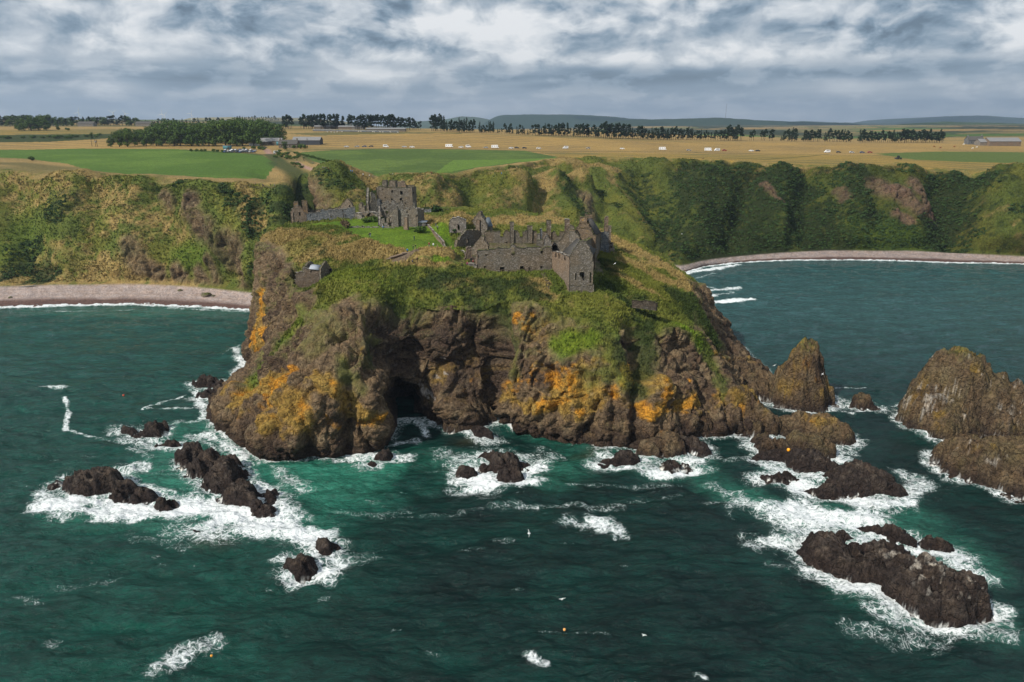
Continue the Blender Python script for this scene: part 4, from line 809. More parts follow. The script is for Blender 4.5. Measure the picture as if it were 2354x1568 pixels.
r1 = g.noise(g.vscale(pos, (.65, 1.35, 1)), .55, 7, .66, .5); r2 = g.noise(g.vscale(pos, (.8, 1.3, 1)), 2.6, 4, .6, .3); r0 = g.noise(g.vscale(pos, (.45, 1.25, 1)), .2, 4, .6, .4)
dst = g.ss(lpos[1], 90., 420., 1., .8)
hb = g.add(g.add(g.mul(r0, 2.2), g.mul(r1, 1.8)), g.add(g.mul(r2, .45), g.mul(fm, .25)))
g.put(b.inputs['Normal'], g.bump(hb, g.mul(dst, .9), .55))
# ------------------------------------------------------------------ stone
def stone_mat(name, c1, c2, c3, lichen=.15, moss=(.085, .095, .025)):
    m, g, b = newmat(name); geo = g.new('ShaderNodeNewGeometry'); pos = geo.outputs[0]; N = g.sep(geo.outputs['Normal'])
    sv = g.vscale(pos, (1, 1, 1.9)); sv2 = g.vadd(sv, g.vscale(g.new('ShaderNodeTexNoise').outputs[1], (.2, .2, .2))); v = g.vor(sv2, 2.6, 'F1', 1); ed = g.vor(sv2, 2.6, 'DISTANCE_TO_EDGE'); vs_ = g.sep(v)
    big = g.noise(pos, .16, 3, .6); mid = g.noise(pos, .8, 4, .65)
    c = g.mix(vs_[0], c1, c2); c = g.mix(g.mul(g.ss(vs_[1], .72, .95), .7), c, c3)
    c = g.mix(g.mul(g.ss(big, .42, .62), .5), c, g.mix(1., c, (1.15, .98, .80), 'MULTIPLY'))
    k = g.add(g.mul(g.ss(ed, 0, .14), .45), .55); k = g.mul(k, g.add(.62, g.mul(mid, .76)))
    c = g.mix(1., c, g.comb(k, k, k), 'MULTIPLY')
    lt = g.mul(g.ss(mid, .58, .72), lichen); c = g.mix(lt, c, (.36, .20, .035))
    c = g.mix(g.mul(g.ss(N[2], .5, .8), g.ss(mid, .38, .52)), c, moss)
    g.put(b.inputs['Base Color'], c); b.inputs['Roughness'].default_value = .95; b.inputs['Specular IOR Level'].default_value = .12
    g.put(b.inputs['Normal'], g.bump(g.add(g.ss(ed, 0, .12), mid), .8, .12)); return m
pale_top = (.34, .32, .28)
M['stone'] = stone_mat('brown_rubble_stone', (.225, .198, .155), (.135, .118, .092), (.34, .31, .28), .12)
M['stone_ruin'] = stone_mat('ruined_rubble_stone', (.235, .212, .172), (.13, .118, .098), (.36, .34, .31), .08, pale_top)
M['stone_shaded'] = stone_mat('shaded_mossy_stone', (.10, .085, .07), (.05, .045, .038), (.16, .15, .13), .05)  # darker stone: paints the shadow on the retaining wall into its colour
M['stone_red_lit'] = stone_mat('pink_lit_rubble_stone', (.275, .215, .160), (.17, .133, .10), (.32, .27, .23), .1, pale_top)  # pinkish stone, also the painted sunlit tone of walls facing the sun
M['stone_grey'] = stone_mat('grey_rubble_stone', (.185, .20, .212), (.105, .118, .13), (.38, .38, .37), .05, pale_top)
M['stone_gold'] = stone_mat('lichened_stone', (.24, .185, .125), (.155, .12, .09), (.32, .25, .17), 1.0)
M['stone_pale'] = stone_mat('pale_loose_stone', (.28, .262, .235), (.16, .148, .132), (.45, .43, .40), .05, pale_top)
def flat_mat(name, c, rough=.85, nz=.3, sc_=3., metal=0., spec=.3, bumpd=0):
    m, g, b = newmat(name); n = g.noise(g.new('ShaderNodeNewGeometry').outputs[0], sc_, 4, .6); k = g.add(1-nz*.5, g.mul(n, nz))
    g.put(b.inputs['Base Color'], g.mix(1., c, g.comb(k, k, k), 'MULTIPLY')); b.inputs['Roughness'].default_value = rough; b.inputs['Metallic'].default_value = metal; b.inputs['Specular IOR Level'].default_value = spec
    if bumpd: g.put(b.inputs['Normal'], g.bump(n, .6, bumpd))
    return m
M['slate'] = flat_mat('weathered_slate', (.092, .088, .082), 1., 1.1, 2.2, spec=.05, bumpd=.2)
M['slate_light'] = flat_mat('pale_slate', (.34, .37, .42), .75, .5, 2.2, bumpd=.06)
M['slate_blue'] = flat_mat('blue_slate', (.095, .12, .145), .6, .5, 2.)
M['wood'] = flat_mat('weathered_wood', (.10, .075, .055), .9, .4, 3)
M['step_wood'] = flat_mat('step_wood', (.19, .145, .11), .9, .4, 3); M['turf'] = flat_mat('turf', (.085, .12, .02), .95, .9, 1.2, bumpd=.2)
M['gravel'] = flat_mat('path_gravel', (.16, .125, .115), .95, .6, 1.5)
OFS = {1: (1800, 840, 5.8075), 2: (2120, 830, 4.48), 3: (1400, 700, 5.885), 4: (1140, 780, 5.885), 5: (1160, 1000, 9.8), 6: (1750, 820, 3.1387), 7: (1100, 680, 3.363), 8: (1000, 380, 1.6814)}
def q(n, x, y):
    a, b_, k = OFS[n]; return ((a+x/k)/1.74076, (b_+y/k)/1.74076)
def pxy(n, x, Y, z=45.):
    v = q(n, x, 0)[0] if n else x; return PX(v, Y, z)[:2]
def gpt(n, x, y, z):
    v = q(n, x, y) if n else (x, y); return UZ(v[0], v[1], z)[:2]
def pwall(parent, a, b, outl, n=1, holes=(), mat='stone', thick=1., zb=None, name='wall', cell=.34, jag=.16, seed=0, sgn=1, xz=None):
    """masonry wall standing on the line a-b (world), its face outlined through the seen points."""
    a = np.array(a[:2], float); b = np.array(b[:2], float); d = b-a; L = np.linalg.norm(d); d /= L; nrm = np.array([-d[1], d[0]])*sgn
    def on(p):
        if xz: return p
        r = ray(*(q(n, *p) if n else p)); M_ = np.array([[r[0], -d[0]], [r[1], -d[1]]]); t, s = np.linalg.solve(M_, a); return (s, CAMZ+r[2]*t)
    O = [on(p) for p in outl]; Hs = [[on(p) for p in h] for h in holes]
    s0, s1 = min(p[0] for p in O), max(p[0] for p in O); z1 = max(p[1] for p in O); z0 = zb if zb is not None else min(p[1] for p in O)-1.2
    ns, nz = max(2, round((s1-s0)/cell)), max(2, round((z1-z0)/cell)); cs, cz = (s1-s0)/ns, (z1-z0)/nz
    S, Z = np.meshgrid(s0+(np.arange(ns)+.5)*cs, z0+(np.arange(nz)+.5)*cz)
    J = np.stack([S.ravel(), Z.ravel(), np.full(S.size, seed*7.1+a[0])], 1); js = fbm(J, .9, 2, 501)*jag*1.6; jz = fbm(J, .9, 2, 502)*jag*1.6
    sol = inpoly(S.ravel()+js, Z.ravel()+jz, O).reshape(nz, ns)
    for k in range(ns):
        w_ = np.where(sol[:, k])[0]
        if len(w_): sol[:w_[0]+1, k] = True
    for h in Hs: sol &= ~inpoly(S.ravel()+js*.5, Z.ravel()+jz*.5, h).reshape(nz, ns)
    if not sol.any(): return None
    si, zi = np.meshgrid(np.arange(ns+1), np.arange(nz+1)); s_ = s0+si*cs; z_ = z0+zi*cz
    P = np.stack([s_.ravel(), z_.ravel(), np.full(s_.size, seed+a[1])], 1); ja = fbm(P, .5, 1, 503)*.09; jb = fbm(P, .5, 1, 504)*.09; jf = fbm(P, .7, 2, 505)*.10
    s_ = s_.ravel()+ja; z_ = z_.ravel()+jb
    def lay(off): return np.stack([a[0]+d[0]*s_+nrm[0]*off, a[1]+d[1]*s_+nrm[1]*off, z_], 1)
    V = np.concatenate([lay(jf), lay(thick-jf)]); nv = (ns+1)*(nz+1); idx = np.arange(nv).reshape(nz+1, ns+1)
    A_, B_, C_, D_ = idx[:-1, :-1], idx[:-1, 1:], idx[1:, 1:], idx[1:, :-1]
    fr = np.stack([A_, B_, C_, D_], -1)[sol]; bk = np.stack([A_, D_, C_, B_], -1)[sol]+nv; F_ = [fr, bk]
    pd = np.pad(sol, 1)
    def side(mask, u, v):
        F_.append(np.stack([u, u+nv, v+nv, v], -1)[mask])
    side(sol & ~pd[1:-1, :-2], A_, D_); side(sol & ~pd[1:-1, 2:], C_, B_); side(sol & ~pd[2:, 1:-1], D_, C_); side(sol & ~pd[:-2, 1:-1], B_, A_)
    Qd = np.concatenate(F_); us = np.unique(Qd); mp = np.zeros(2*nv, int); mp[us] = np.arange(len(us))
    return mesh_np(name, V[us], mp[Qd], M[mat], smooth=False, parent=parent)
def poly3(parent, name, pts_, mat, thick=.25):
    """thick slab through a planar ring of 3D points."""
    P = np.array(pts_, float); nn = np.cross(P[1]-P[0], P[2]-P[0]); nn /= np.linalg.norm(nn); nn = nn if nn[2] > 0 else -nn
    k = len(P); V = np.concatenate([P, P-nn*thick]); T = []
    for i in range(1, k-1): T += [(0, i, i+1), (k, k+i+1, k+i)]
    for i in range(k): j = (i+1) % k; T += [(i, i+k, j+k), (i, j+k, j)]
    return mesh_np(name, V, None, M[mat] if isinstance(mat, str) else mat, smooth=False, parent=parent, T=T)
def box(parent, name, c, s, rz=0., mat='stone', taper=0.):
    x, y, z = s[0]/2, s[1]/2, s[2]; k = 1-taper
    V = np.array([(-x, -y, 0), (x, -y, 0), (x, y, 0), (-x, y, 0), (-x*k, -y*k, z), (x*k, -y*k, z), (x*k, y*k, z), (-x*k, y*k, z)])
    R_ = np.array([[cos(rz), -sin(rz), 0], [sin(rz), cos(rz), 0], [0, 0, 1]]); V = V@R_.T+np.array(c)
    return mesh_np(name, V, [(0, 3, 2, 1), (4, 5, 6, 7), (0, 1, 5, 4), (1, 2, 6, 5), (2, 3, 7, 6), (3, 0, 4, 7)], M[mat] if isinstance(mat, str) else mat, smooth=False, parent=parent)
def stack(parent, a, b, n, x0, x1, yt, yb, dep=1.3, mat='stone', name='chimney', cap=True):
    """chimney stack rising from the wall line a-b between pixel columns x0..x1."""
    pwall(parent, a, b, [(x0, yb), (x0, yt), (x1, yt), (x1, yb)], n, (), mat, dep, name=name, jag=.03, cell=.4)
    if cap: pwall(parent, a+(a-b)*0-np.array([0, .12]), b-np.array([0, .12]), [(x0-4, yt+8), (x0-4, yt-6), (x1+4, yt-6), (x1+4, yt+8)], n, (), mat, dep+.24, name='chimney_cap', jag=0, cell=.3, zb=None)
def bld(name, label, cat, loc, grp=None):
    e = empty(name, tuple(loc)); tag(e, label, cat, grp); return e
class Rel:      # parts are built in world space, then moved under their thing
    def __init__(s, e): s.e = e
def fix(e):
    """re-express world-space children relative to the empty."""
    for ch in list(e.children):
        if ch.type == 'MESH' and not ch.get('_f'):
            me = ch.data; n = len(me.vertices); a_ = np.empty(n*3, np.float32); me.vertices.foreach_get('co', a_); a_ = a_.reshape(-1, 3)-np.array(e.location, np.float32); me.vertices.foreach_set('co', a_.ravel()); me.update()
def rect(x0, y0, x1, y1): return [(x0, y0), (x0, y1), (x1, y1), (x1, y0)]
# ---- the keep
ka, kb, kc = pxy(3, 665, 289), pxy(3, 1450, 287), pxy(3, 1556, 299); kd = ka+(kc-kb)
e = bld('tower_house', 'tall square roofless keep at the back of the grassy plateau', 'keep', (ka[0], ka[1], 48))
pwall(e, ka, kb, [(665, 900), (660, 290), (700, 278), (1000, 296), (1300, 300), (1455, 285), (1455, 900)], 3, [rect(970, 365, 1000, 417), rect(1183, 388, 1230, 455), rect(812, 505, 845, 537), rect(1180, 538, 1214, 610), rect(970, 560, 994, 605), rect(1222, 605, 1240, 640), rect(1280, 643, 1298, 672), rect(775, 330, 790, 355), rect(1258, 720, 1280, 745)], zb=46, thick=1.6)
pwall(e, kb, kc, [(1450, 900), (1450, 285), (1556, 270), (1556, 850)], 3, [rect(1490, 390, 1500, 450), rect(1452, 560, 1462, 640)], zb=46, thick=1.4)
pwall(e, ka, kd, [(-.1, 46), (-.1, 59.7), (13, 59.7), (13, 46)], xz=1, zb=46, sgn=-1)
pwall(e, kd, kc, [(0, 46), (0, 59.7), (14.5, 59.7), (14.5, 46)], xz=1, zb=46, sgn=-1)
zt = 58.8
poly3(e, 'roof_floor', [(*(ka+[.5, .8]), zt), (*(kb+[-.5, .8]), zt), (*(kc-[.8, .5]), zt), (*(kd+[.8, -.5]), zt)], 'turf', .4)
o1 = (kc-kb)*.35; o2 = (kc-kb)*.85
pwall(e, ka+o1, kb+o1, rect(755, 125, 850, 300), 3, mat='stone', thick=2.2, name='cap_house', jag=.1)
pwall(e, ka+o1*.6, kb+o1*.6, [(918, 300), (918, 140), (940, 134), (1062, 136), (1062, 300)], 3, mat='stone', thick=3, name='cap_house', jag=.1)
pwall(e, ka+o2, kb+o2, [(1085, 310), (1085, 190), (1120, 165), (1200, 160), (1230, 150), (1265, 145), (1290, 190), (1315, 290), (1315, 310)], 3, mat='stone_red_lit', thick=1, name='cap_house', jag=.25)
fix(e)
# ---- gatehouse lodging, left
ga, gb = gpt(4, 145, 660, 46.5), gpt(4, 500, 645, 46.6); gc_ = gpt(4, 1100, 620, 47.4); gd = gpt(4, 1640, 562, 48)
e = bld('gable_house', 'small gabled ruin with two round topped chimneys at the left cliff edge', 'ruin', (ga[0], ga[1], 45))
pwall(e, ga, gb, [(142, 700), (140, 345), (195, 310), (215, 262), (270, 245), (340, 258), (370, 300), (410, 360), (470, 430), (503, 460), (503, 700)], 4, [rect(313, 393, 357, 483), rect(288, 612, 320, 636)], 'stone_red_lit', zb=44)
pwall(e, ga+[.4, 7], gb+[2, 7], [(190, 560), (190, 330), (400, 330), (420, 322), (560, 330), (585, 360), (600, 420), (600, 560)], 4, (), 'stone', zb=44)
back = ga+[.4, 7]
pwall(e, ga+[.0, 0], back, [(0, 44), (0, 51), (3, 50.5), (7, 51.2), (7, 44)], xz=1, zb=44, sgn=-1, mat='stone_red_lit')
pwall(e, ga+[.5, 3.5], gb+[1, 3.5], [(190, 400), (190, 175), (215, 162), (280, 160), (303, 172), (303, 400)], 4, mat='stone_gold', thick=1.6, name='chimney', jag=.04)
pwall(e, ga+[.5, 4], gb+[1, 4], [(388, 420), (386, 150), (410, 138), (490, 136), (510, 148), (508, 420)], 4, mat='stone_gold', thick=1.8, name='chimney', jag=.04)
fix(e)
e = bld('ruined_range', 'long grey roofless range running from the gabled house to the arch', 'ruin', (gb[0], gb[1], 45))
pwall(e, gb, gd, [(503, 680), (503, 440), (560, 430), (600, 445), (700, 425), (830, 402), (835, 352), (880, 350), (960, 370), (1080, 356), (1200, 345), (1350, 335), (1490, 325), (1560, 296), (1640, 290), (1642, 600), (1500, 610), (1100, 650)], 4,
      [rect(588, 455, 606, 490), rect(742, 440, 758, 470), rect(630, 590, 670, 620), rect(742, 585, 762, 615), rect(1045, 380, 1060, 415), rect(1070, 480, 1098, 525), rect(1195, 365, 1210, 400), rect(1345, 345, 1360, 380), [(1352, 560), (1352, 470), (1368, 440), (1382, 470), (1382, 560)], [(1408, 500), (1408, 460), (1418, 445), (1432, 462), (1432, 500)], rect(985, 555, 1012, 590), rect(880, 480, 930, 500), rect(1580, 420, 1605, 455)], 'stone_grey', zb=44.5)
pwall(e, gb+[1, 6], gd+[0, 6], [(600, 500), (610, 380), (660, 350), (800, 345), (820, 330), (1000, 335), (1100, 310), (1200, 305), (1290, 275), (1330, 300), (1500, 310), (1600, 330), (1600, 500)], 4, (), 'stone', zb=44.5)
pwall(e, pxy(4, 1310, 284), pxy(4, 1600, 281), [(1310, 330), (1310, 245), (1400, 150), (1440, 92), (1480, 82), (1530, 150), (1600, 268), (1600, 330)], 4, [rect(1505, 255, 1545, 285), rect(1466, 190, 1472, 240)], 'stone', thick=.9, name='gable', zb=46)
fix(e)
# ---- rubble between range and keep
A0 = pxy(3, 100, 277); B0 = pxy(3, 760, 272)
e = bld('arched_ruin', 'low ruined vault with a wide dark arch left of the keep', 'ruin', (A0[0], A0[1], 46))
arc = [(480+102*cos(t), 985-90*sin(t)) for t in np.linspace(0, pi, 14)]
pwall(e, A0, B0, [(100, 1040), (105, 910), (180, 895), (250, 930), (300, 890), (380, 905), (430, 875), (490, 866), (550, 890), (640, 925), (700, 890), (740, 830), (765, 900), (770, 1040)], 3, [arc+[(378, 1060), (582, 1060)]], 'stone_ruin', thick=2.6, zb=46)
pwall(e, A0+[0, -1.5], B0+[0, -1.5], [(160, 1050), (160, 920), (200, 900), (250, 925), (280, 985), (350, 1020), (355, 1050)], 3, (), 'stone_pale', zb=46.5)
pwall(e, A0+[0, 5], B0+[0, 5], [(230, 950), (235, 780), (200, 700), (250, 650), (290, 690), (300, 740), (340, 730), (350, 860), (480, 880), (560, 870), (640, 930), (640, 950)], 3, (), 'stone_ruin', zb=46)
fix(e)
e = bld('broken_gable', 'tall ragged fragment of gable leaning against the left side of the keep', 'ruin', (*pxy(3, 470, 281), 47))
pwall(e, pxy(3, 465, 281), pxy(3, 700, 283), [(468, 900), (480, 700), (498, 560), (500, 430), (515, 415), (560, 440), (600, 500), (628, 590), (640, 700), (640, 900)], 3, (), 'stone_ruin', zb=46.5)
pwall(e, pxy(3, 465, 281), pxy(3, 505, 287), [(0, 47), (0, 54), (3, 58), (6, 60), (6, 47)], xz=1, mat='stone_ruin', zb=46.5)
pwall(e, pxy(3, 620, 285), pxy(3, 760, 285), [(622, 900), (625, 590), (660, 575), (740, 600), (760, 700), (760, 900)], 3, (), 'stone_grey', zb=47)
fix(e)
e = bld('gabled_ruin', 'twin gabled roofless lodging directly in front of the keep', 'ruin', (*pxy(3, 750, 268), 46))
pwall(e, pxy(3, 740, 268), pxy(3, 1250, 268), [(740, 1010), (735, 720), (790, 650), (850, 622), (890, 640), (935, 695), (990, 620), (1035, 578), (1075, 620), (1090, 665), (1130, 640), (1170, 618), (1210, 620), (1235, 690), (1250, 760), (1250, 1010)], 3, [rect(800, 745, 858, 812), rect(1165, 640, 1180, 670), rect(840, 850, 880, 900)], 'stone_ruin', zb=46.5, jag=.3)
pwall(e, pxy(3, 740, 268), pxy(3, 735, 260), [(0, 46), (0, 55), (2, 52), (4, 53), (6, 49.5), (8, 48.5), (8, 46)], xz=1, mat='stone_pale', zb=46, sgn=-1)
fix(e)
ra, rb_ = gpt(3, 980, 1215, 48.), gpt(3, 1540, 1262, 47.7)
e = bld('ruined_house', 'ruined two storey house at the right end of the ruin group by the lawn', 'ruin', (ra[0], ra[1], 47))
pwall(e, ra, rb_, [(975, 1240), (985, 1140), (1010, 1080), (1010, 980), (1035, 900), (1065, 855), (1140, 830), (1280, 822), (1300, 765), (1330, 800), (1400, 815), (1440, 775), (1480, 762), (1492, 650), (1510, 655), (1525, 775), (1545, 790), (1548, 1290), (1330, 1285), (1270, 1250)], 3, [rect(1352, 930, 1376, 1000), rect(1310, 850, 1350, 880), rect(1105, 960, 1112, 1180)], 'stone_ruin', thick=1.2, zb=46)
pwall(e, ra, pxy(3, 1040, 262), [(0, 46), (0, 49), (3, 51.5), (6, 53.5), (9, 54), (9, 46)], xz=1, mat='stone_ruin', zb=46)
pwall(e, rb_, rb_+[1.5, 9], [(0, 46), (0, 55.3), (3, 55), (6, 54), (9, 54), (9, 46)], xz=1, mat='stone_ruin', zb=46, sgn=-1)
pwall(e, pxy(3, 1270, 252.6), pxy(3, 1345, 251.6), [(1262, 1280), (1270, 1150), (1265, 1000), (1290, 985), (1340, 1000), (1345, 1090), (1330, 1280)], 3, (), 'stone_red_lit', thick=.8, zb=46.5)
pwall(e, pxy(3, 840, 258), pxy(3, 1110, 257), [(860, 1250), (860, 1020), (900, 960), (960, 890), (1020, 820), (1080, 740), (1110, 710), (1115, 745), (1080, 800), (1030, 860), (985, 930), (990, 1100), (960, 1250)], 3, [[(930, 1250), (900, 1150), (915, 1040), (960, 980), (975, 1100), (945, 1250)]], 'stone_ruin', thick=.9, zb=46.5)
fix(e)
e = bld('wall_stump', 'ragged stump of masonry left of the two storey ruin', 'ruin', (*gpt(3, 715, 1225, 48), 47))
pwall(e, gpt(3, 710, 1225, 48), gpt(3, 930, 1225, 48), [(708, 1250), (712, 1080), (740, 1050), (790, 1038), (812, 1060), (815, 1120), (870, 1110), (900, 1150), (905, 1250)], 3, [[(770, 1250), (775, 1120), (800, 1080), (805, 1250)]], 'stone_pale', thick=1.4, zb=47, jag=.25)
fix(e)
wl_ = bld('low_wall', 'knee high rubble wall along the back of the lawn', 'wall', (*gpt(3, 20, 1255, 47.8), 47))
pwall(wl_, gpt(3, 10, 1250, 47.3), gpt(3, 1085, 1300, 47.3), [(10, 1270), (15, 1215), (300, 1222), (600, 1228), (1000, 1240), (1085, 1300), (1085, 1325)], 3, (), 'stone_pale', thick=.8, zb=45.8); fix(wl_)
# garden wall running towards the camera
g0, g1 = gpt(3, 1745, 1200, 47.6), gpt(7, 2255, 1045, 45.2); g2 = gpt(7, 2354, 1190, 42.8)
wl_ = bld('garden_wall', 'long pinkish garden wall dividing the two lawns', 'wall', (*g0, 46))
def lw(p_, a, b, za, zb_, h, mat, th=.7):
    L = float(np.linalg.norm(np.array(b)-np.array(a))); pwall(p_, a, b, [(0, za-1.5), (0, za+h), (L, zb_+h), (L, zb_-1.5)], xz=1, mat=mat, thick=th, zb=min(za, zb_)-1.5, jag=.12, cell=.3)
lw(wl_, g0, g1, 47.4, 45.4, 1.9, 'stone_red_lit'); fix(wl_)
wl_ = bld('stone_wall', 'curved pale wall stub stepping down below the garden wall', 'wall', (*g1, 44)); lw(wl_, g1, g2, 45.3, 42.6, 1.2, 'stone_pale'); fix(wl_)
e = bld('well_house', 'small square stone tank with a flat grey top beside a bush', 'well house', (*gpt(3, 1540, 1240, 47.6), 46.5))
w0, w1 = gpt(3, 1540, 1300, 47.), gpt(3, 1770, 1300, 47.); box(e, 'wall', ((w0[0]+w1[0])/2, w0[1]+2.2, 46), (3.8*1.15, 3.6, 3.7), 0.05, 'stone_pale'); box(e, 'roof', ((w0[0]+w1[0])/2, w0[1]+2.2, 49.7), (4.8, 4., .3), 0.05, 'slate_light'); fix(e)
# ---- mound doorway, enclosure behind
e = bld('vault_entrance', 'rounded stone front with a dark doorway let into the grassy mound', 'vault', (*gpt(1, 190, 440, 49.3), 48.5))
pwall(e, gpt(1, 0, 440, 49.3), gpt(1, 370, 440, 49.3), [(-20, 460), (-10, 330), (0, 240), (60, 190), (170, 170), (280, 190), (360, 240), (370, 320), (330, 345), (240, 360), (235, 460)], 1, [[(168, 470), (168, 350), (185, 320), (210, 350), (212, 470)]], 'stone_pale', thick=2.5, zb=48); fix(e)
e = bld('enclosure_wall', 'low ivy covered wall right of the keep', 'wall', (*pxy(3, 1740, 283), 49))
pwall(e, pxy(3, 1690, 284), pxy(3, 1930, 281), [(1560, 900), (1560, 800), (1700, 830), (1770, 820), (1930, 810), (1930, 930)], 3, (), 'stone_grey', zb=48.5); fix(e)
e = bld('back_wall', 'low broken wall behind the mound', 'wall', (*pxy(3, 2100, 288), 49))
pwall(e, pxy(3, 2100, 290), pxy(3, 2400, 290), [(2100, 930), (2105, 800), (2200, 800), (2300, 810), (2400, 830), (2400, 900)], 3, (), 'stone', zb=48.5); fix(e)
# ---- gabled house with turret
h0, h1 = pxy(1, 445, 251, 46), pxy(1, 700, 249, 46); h2 = pxy(1, 955, 256, 46)
e = bld('turreted_house', 'small steep gabled house with a conical slate turret behind the quadrangle', 'house', (h0[0], h0[1], 44))
pwall(e, h0, h1+(h1-h0)*.6, [(443, 560), (443, 340), (470, 300), (520, 262), (540, 230), (600, 150), (640, 100), (660, 88), (700, 88), (740, 150), (800, 235), (850, 330), (860, 380), (860, 560)], 1, [rect(735, 355, 755, 378)], 'stone', zb=42.5, thick=.8)
stack(e, h0, h1, 1, 658, 712, 38, 110, 1.2)
pwall(e, h0-[0, .7], h1-[0, .7], [(598, 560), (600, 350), (622, 240), (625, 225), (685, 225), (680, 350), (665, 560)], 1, (), 'stone_red_lit', name='buttress', thick=.7, zb=42.5, jag=.04)
ap = PX(q(1, 685, 0)[0], 250.2, 0)[0]
zr = CAMZ+ray(*q(1, 685, 92))[2]*(250.2/ray(*q(1, 685, 92))[1]); ze = CAMZ+ray(*q(1, 445, 350))[2]*(251/ray(*q(1, 445, 350))[1])
xl, xr_ = h0[0], pxy(1, 862, 250)[0]
poly3(e, 'roof', [(xl, 251.5, ze), (ap, 251.5, zr), (ap+.6, 259, zr), (xl+.6, 259, ze)], 'slate'); poly3(e, 'roof', [(xr_, 251.5, ze), (ap, 251.5, zr), (ap+.6, 259, zr), (xr_+.6, 259, ze)], 'slate')
pwall(e, (xl, 251.8), (xl+.6, 259), [(0, 42), (0, ze-.2), (7.2, ze-.2), (7.2, 42)], xz=1, mat='stone', zb=42.5, sgn=-1); pwall(e, (xr_, 251.8), (xr_+.6, 259), [(0, 42), (0, ze-.2), (7.2, ze-.2), (7.2, 42)], xz=1, mat='stone', zb=42.5)
pwall(e, (xl+.6, 259), (xr_+.6, 259), [(0, 42), (0, ze-.1), (ap-xl, zr-.1), (xr_-xl, ze-.1), (xr_-xl, 42)], xz=1, mat='stone', zb=42.5)
def lathe(parent, name, c, prof, mat, n=20):
    V = np.array([(c[0]+r*cos(t), c[1]+r*sin(t), z) for r, z in prof for t in np.linspace(0, 2*pi, n, endpoint=False)])
    return mesh_np(name, V, gridq(len(prof), n, True), M[mat] if isinstance(mat, str) else mat, parent=parent, smooth=False)
tcx = pxy(1, 893, 254)[0]; ztt = CAMZ+ray(*q(1, 893, 200))[2]*(254/ray(*q(1, 893, 200))[1]); zte = CAMZ+ray(*q(1, 893, 372))[2]*(254/ray(*q(1, 893, 372))[1])
lathe(e, 'turret', (tcx, 254), [(1.55, 42), (1.55, zte+.2), (.1, zte+.2)], 'stone'); lathe(e, 'turret_roof', (tcx, 254), [(1.75, zte), (1.2, zte+1.3), (.55, zte+3.1), (.06, ztt+.15), (.1, ztt+.3), (.01, ztt+.4)], 'slate_blue')
fix(e)
# ---- the quadrangle
na, nb = gpt(1, 645, 1352, 41.), gpt(2, 388, 1112, 40.5)
e = bld('north_range', 'long front range of the quadrangle with dark doorways at its foot', 'castle range', (na[0], na[1], 40))
x2 = lambda x, y: tuple(np.array([(q(2, x, y)[0]*1.74076-1800)*5.8075, (q(2, x, y)[1]*1.74076-840)*5.8075]))
pwall(e, na, nb, [(640, 1400), (640, 925), (700, 935), (850, 930), (930, 912), (1000, 912), (1060, 905), (1125, 868), (1145, 890), (1195, 905), (1240, 893), (1400, 897), (1412, 860), (1405, 830), (1425, 795), (1490, 790), (1525, 850), (1540, 868), (1700, 880), (1760, 885), (1850, 858), (1905, 865), (1930, 880), (2040, 885), (2060, 880), (2180, 885), (2200, 880), x2(250, 712), x2(388, 716), x2(388, 1150), (2000, 1460), (1500, 1500), (1200, 1520), (1000, 1480)], 1,
      [[(792, 1400), (792, 1300), (838, 1300), (840, 1400)], [(1170, 1560), (1170, 1345), (1190, 1335), (1250, 1338), (1256, 1560)], [(1632, 1500), (1632, 1322), (1650, 1315), (1710, 1318), (1712, 1500)], [(1822, 1440), (1834, 1310), (1842, 1440)], [(1362, 1430), (1375, 1320), (1388, 1430)], rect(2095, 1298, 2130, 1350), rect(2097, 885, 2152, 997), rect(1138, 995, 1166, 1030), [(1430, 1040), (1440, 870), (1462, 850), (1490, 900), (1492, 1000), (1485, 1040)], rect(795, 1005, 848, 1062)], 'stone', thick=1.5, zb=37.5)
pwall(e, nb-(nb-na)*.16+[0, 1.7], nb-(nb-na)*.02+[0, 1.7], [(1990, 900), (2005, 830), (2010, 730), (2060, 700), (2120, 700), (2165, 730), (2182, 800), (2182, 900)], 1, [rect(2097, 885, 2150, 960)], 'stone', thick=1., zb=41)
pwall(e, nb-[1.9, -1.6], nb+[.6, 1.8], [x2(252, 760), x2(250, 620), x2(285, 500), x2(302, 478), x2(340, 560), x2(385, 660), x2(388, 760)], 1, (), 'stone_pale', thick=.8, zb=41, name='gable')
pwall(e, na, na+[-1.2, 5.5], [(0, 38), (0, 47.2), (1.2, 45), (2.4, 44.5), (2.6, 43.6), (5.5, 43.4), (5.5, 38)], xz=1, mat='stone_red_lit', sgn=-1, zb=38)
ia, ib = na+[0, 6.5], nb+[0, 6.]
pwall(e, ia, ib, [(0, 40), (0, 44.6), (8, 44.2), (16, 44.9), (30, 44.4), (30, 40)], xz=1, mat='stone', zb=40)
poly3(e, 'vault_roof', [(*(na+[.3, 1.2]), 43.9), (*(nb+[-.2, 1.2]), 43.9), (*(ib+[-.2, .2]), 43.9), (*(ia+[.3, .2]), 43.9)], 'gravel', .5)
pwall(e, gpt(1, 500, 1130, 41.8), pxy(1, 1050, 224.5, 44), [(505, 1140), (505, 872), (540, 840), (580, 780), (640, 710), (690, 650), (715, 615), (750, 608), (790, 625), (800, 700), (860, 760), (900, 920), (900, 1000)], 1, (), 'stone', thick=1., zb=40.5, name='gable')
fix(e)
e = bld('stair_ruin', 'pale broken stair wall with a slit window left of the front range', 'ruin', (*gpt(1, 350, 1180, 41.8), 41))
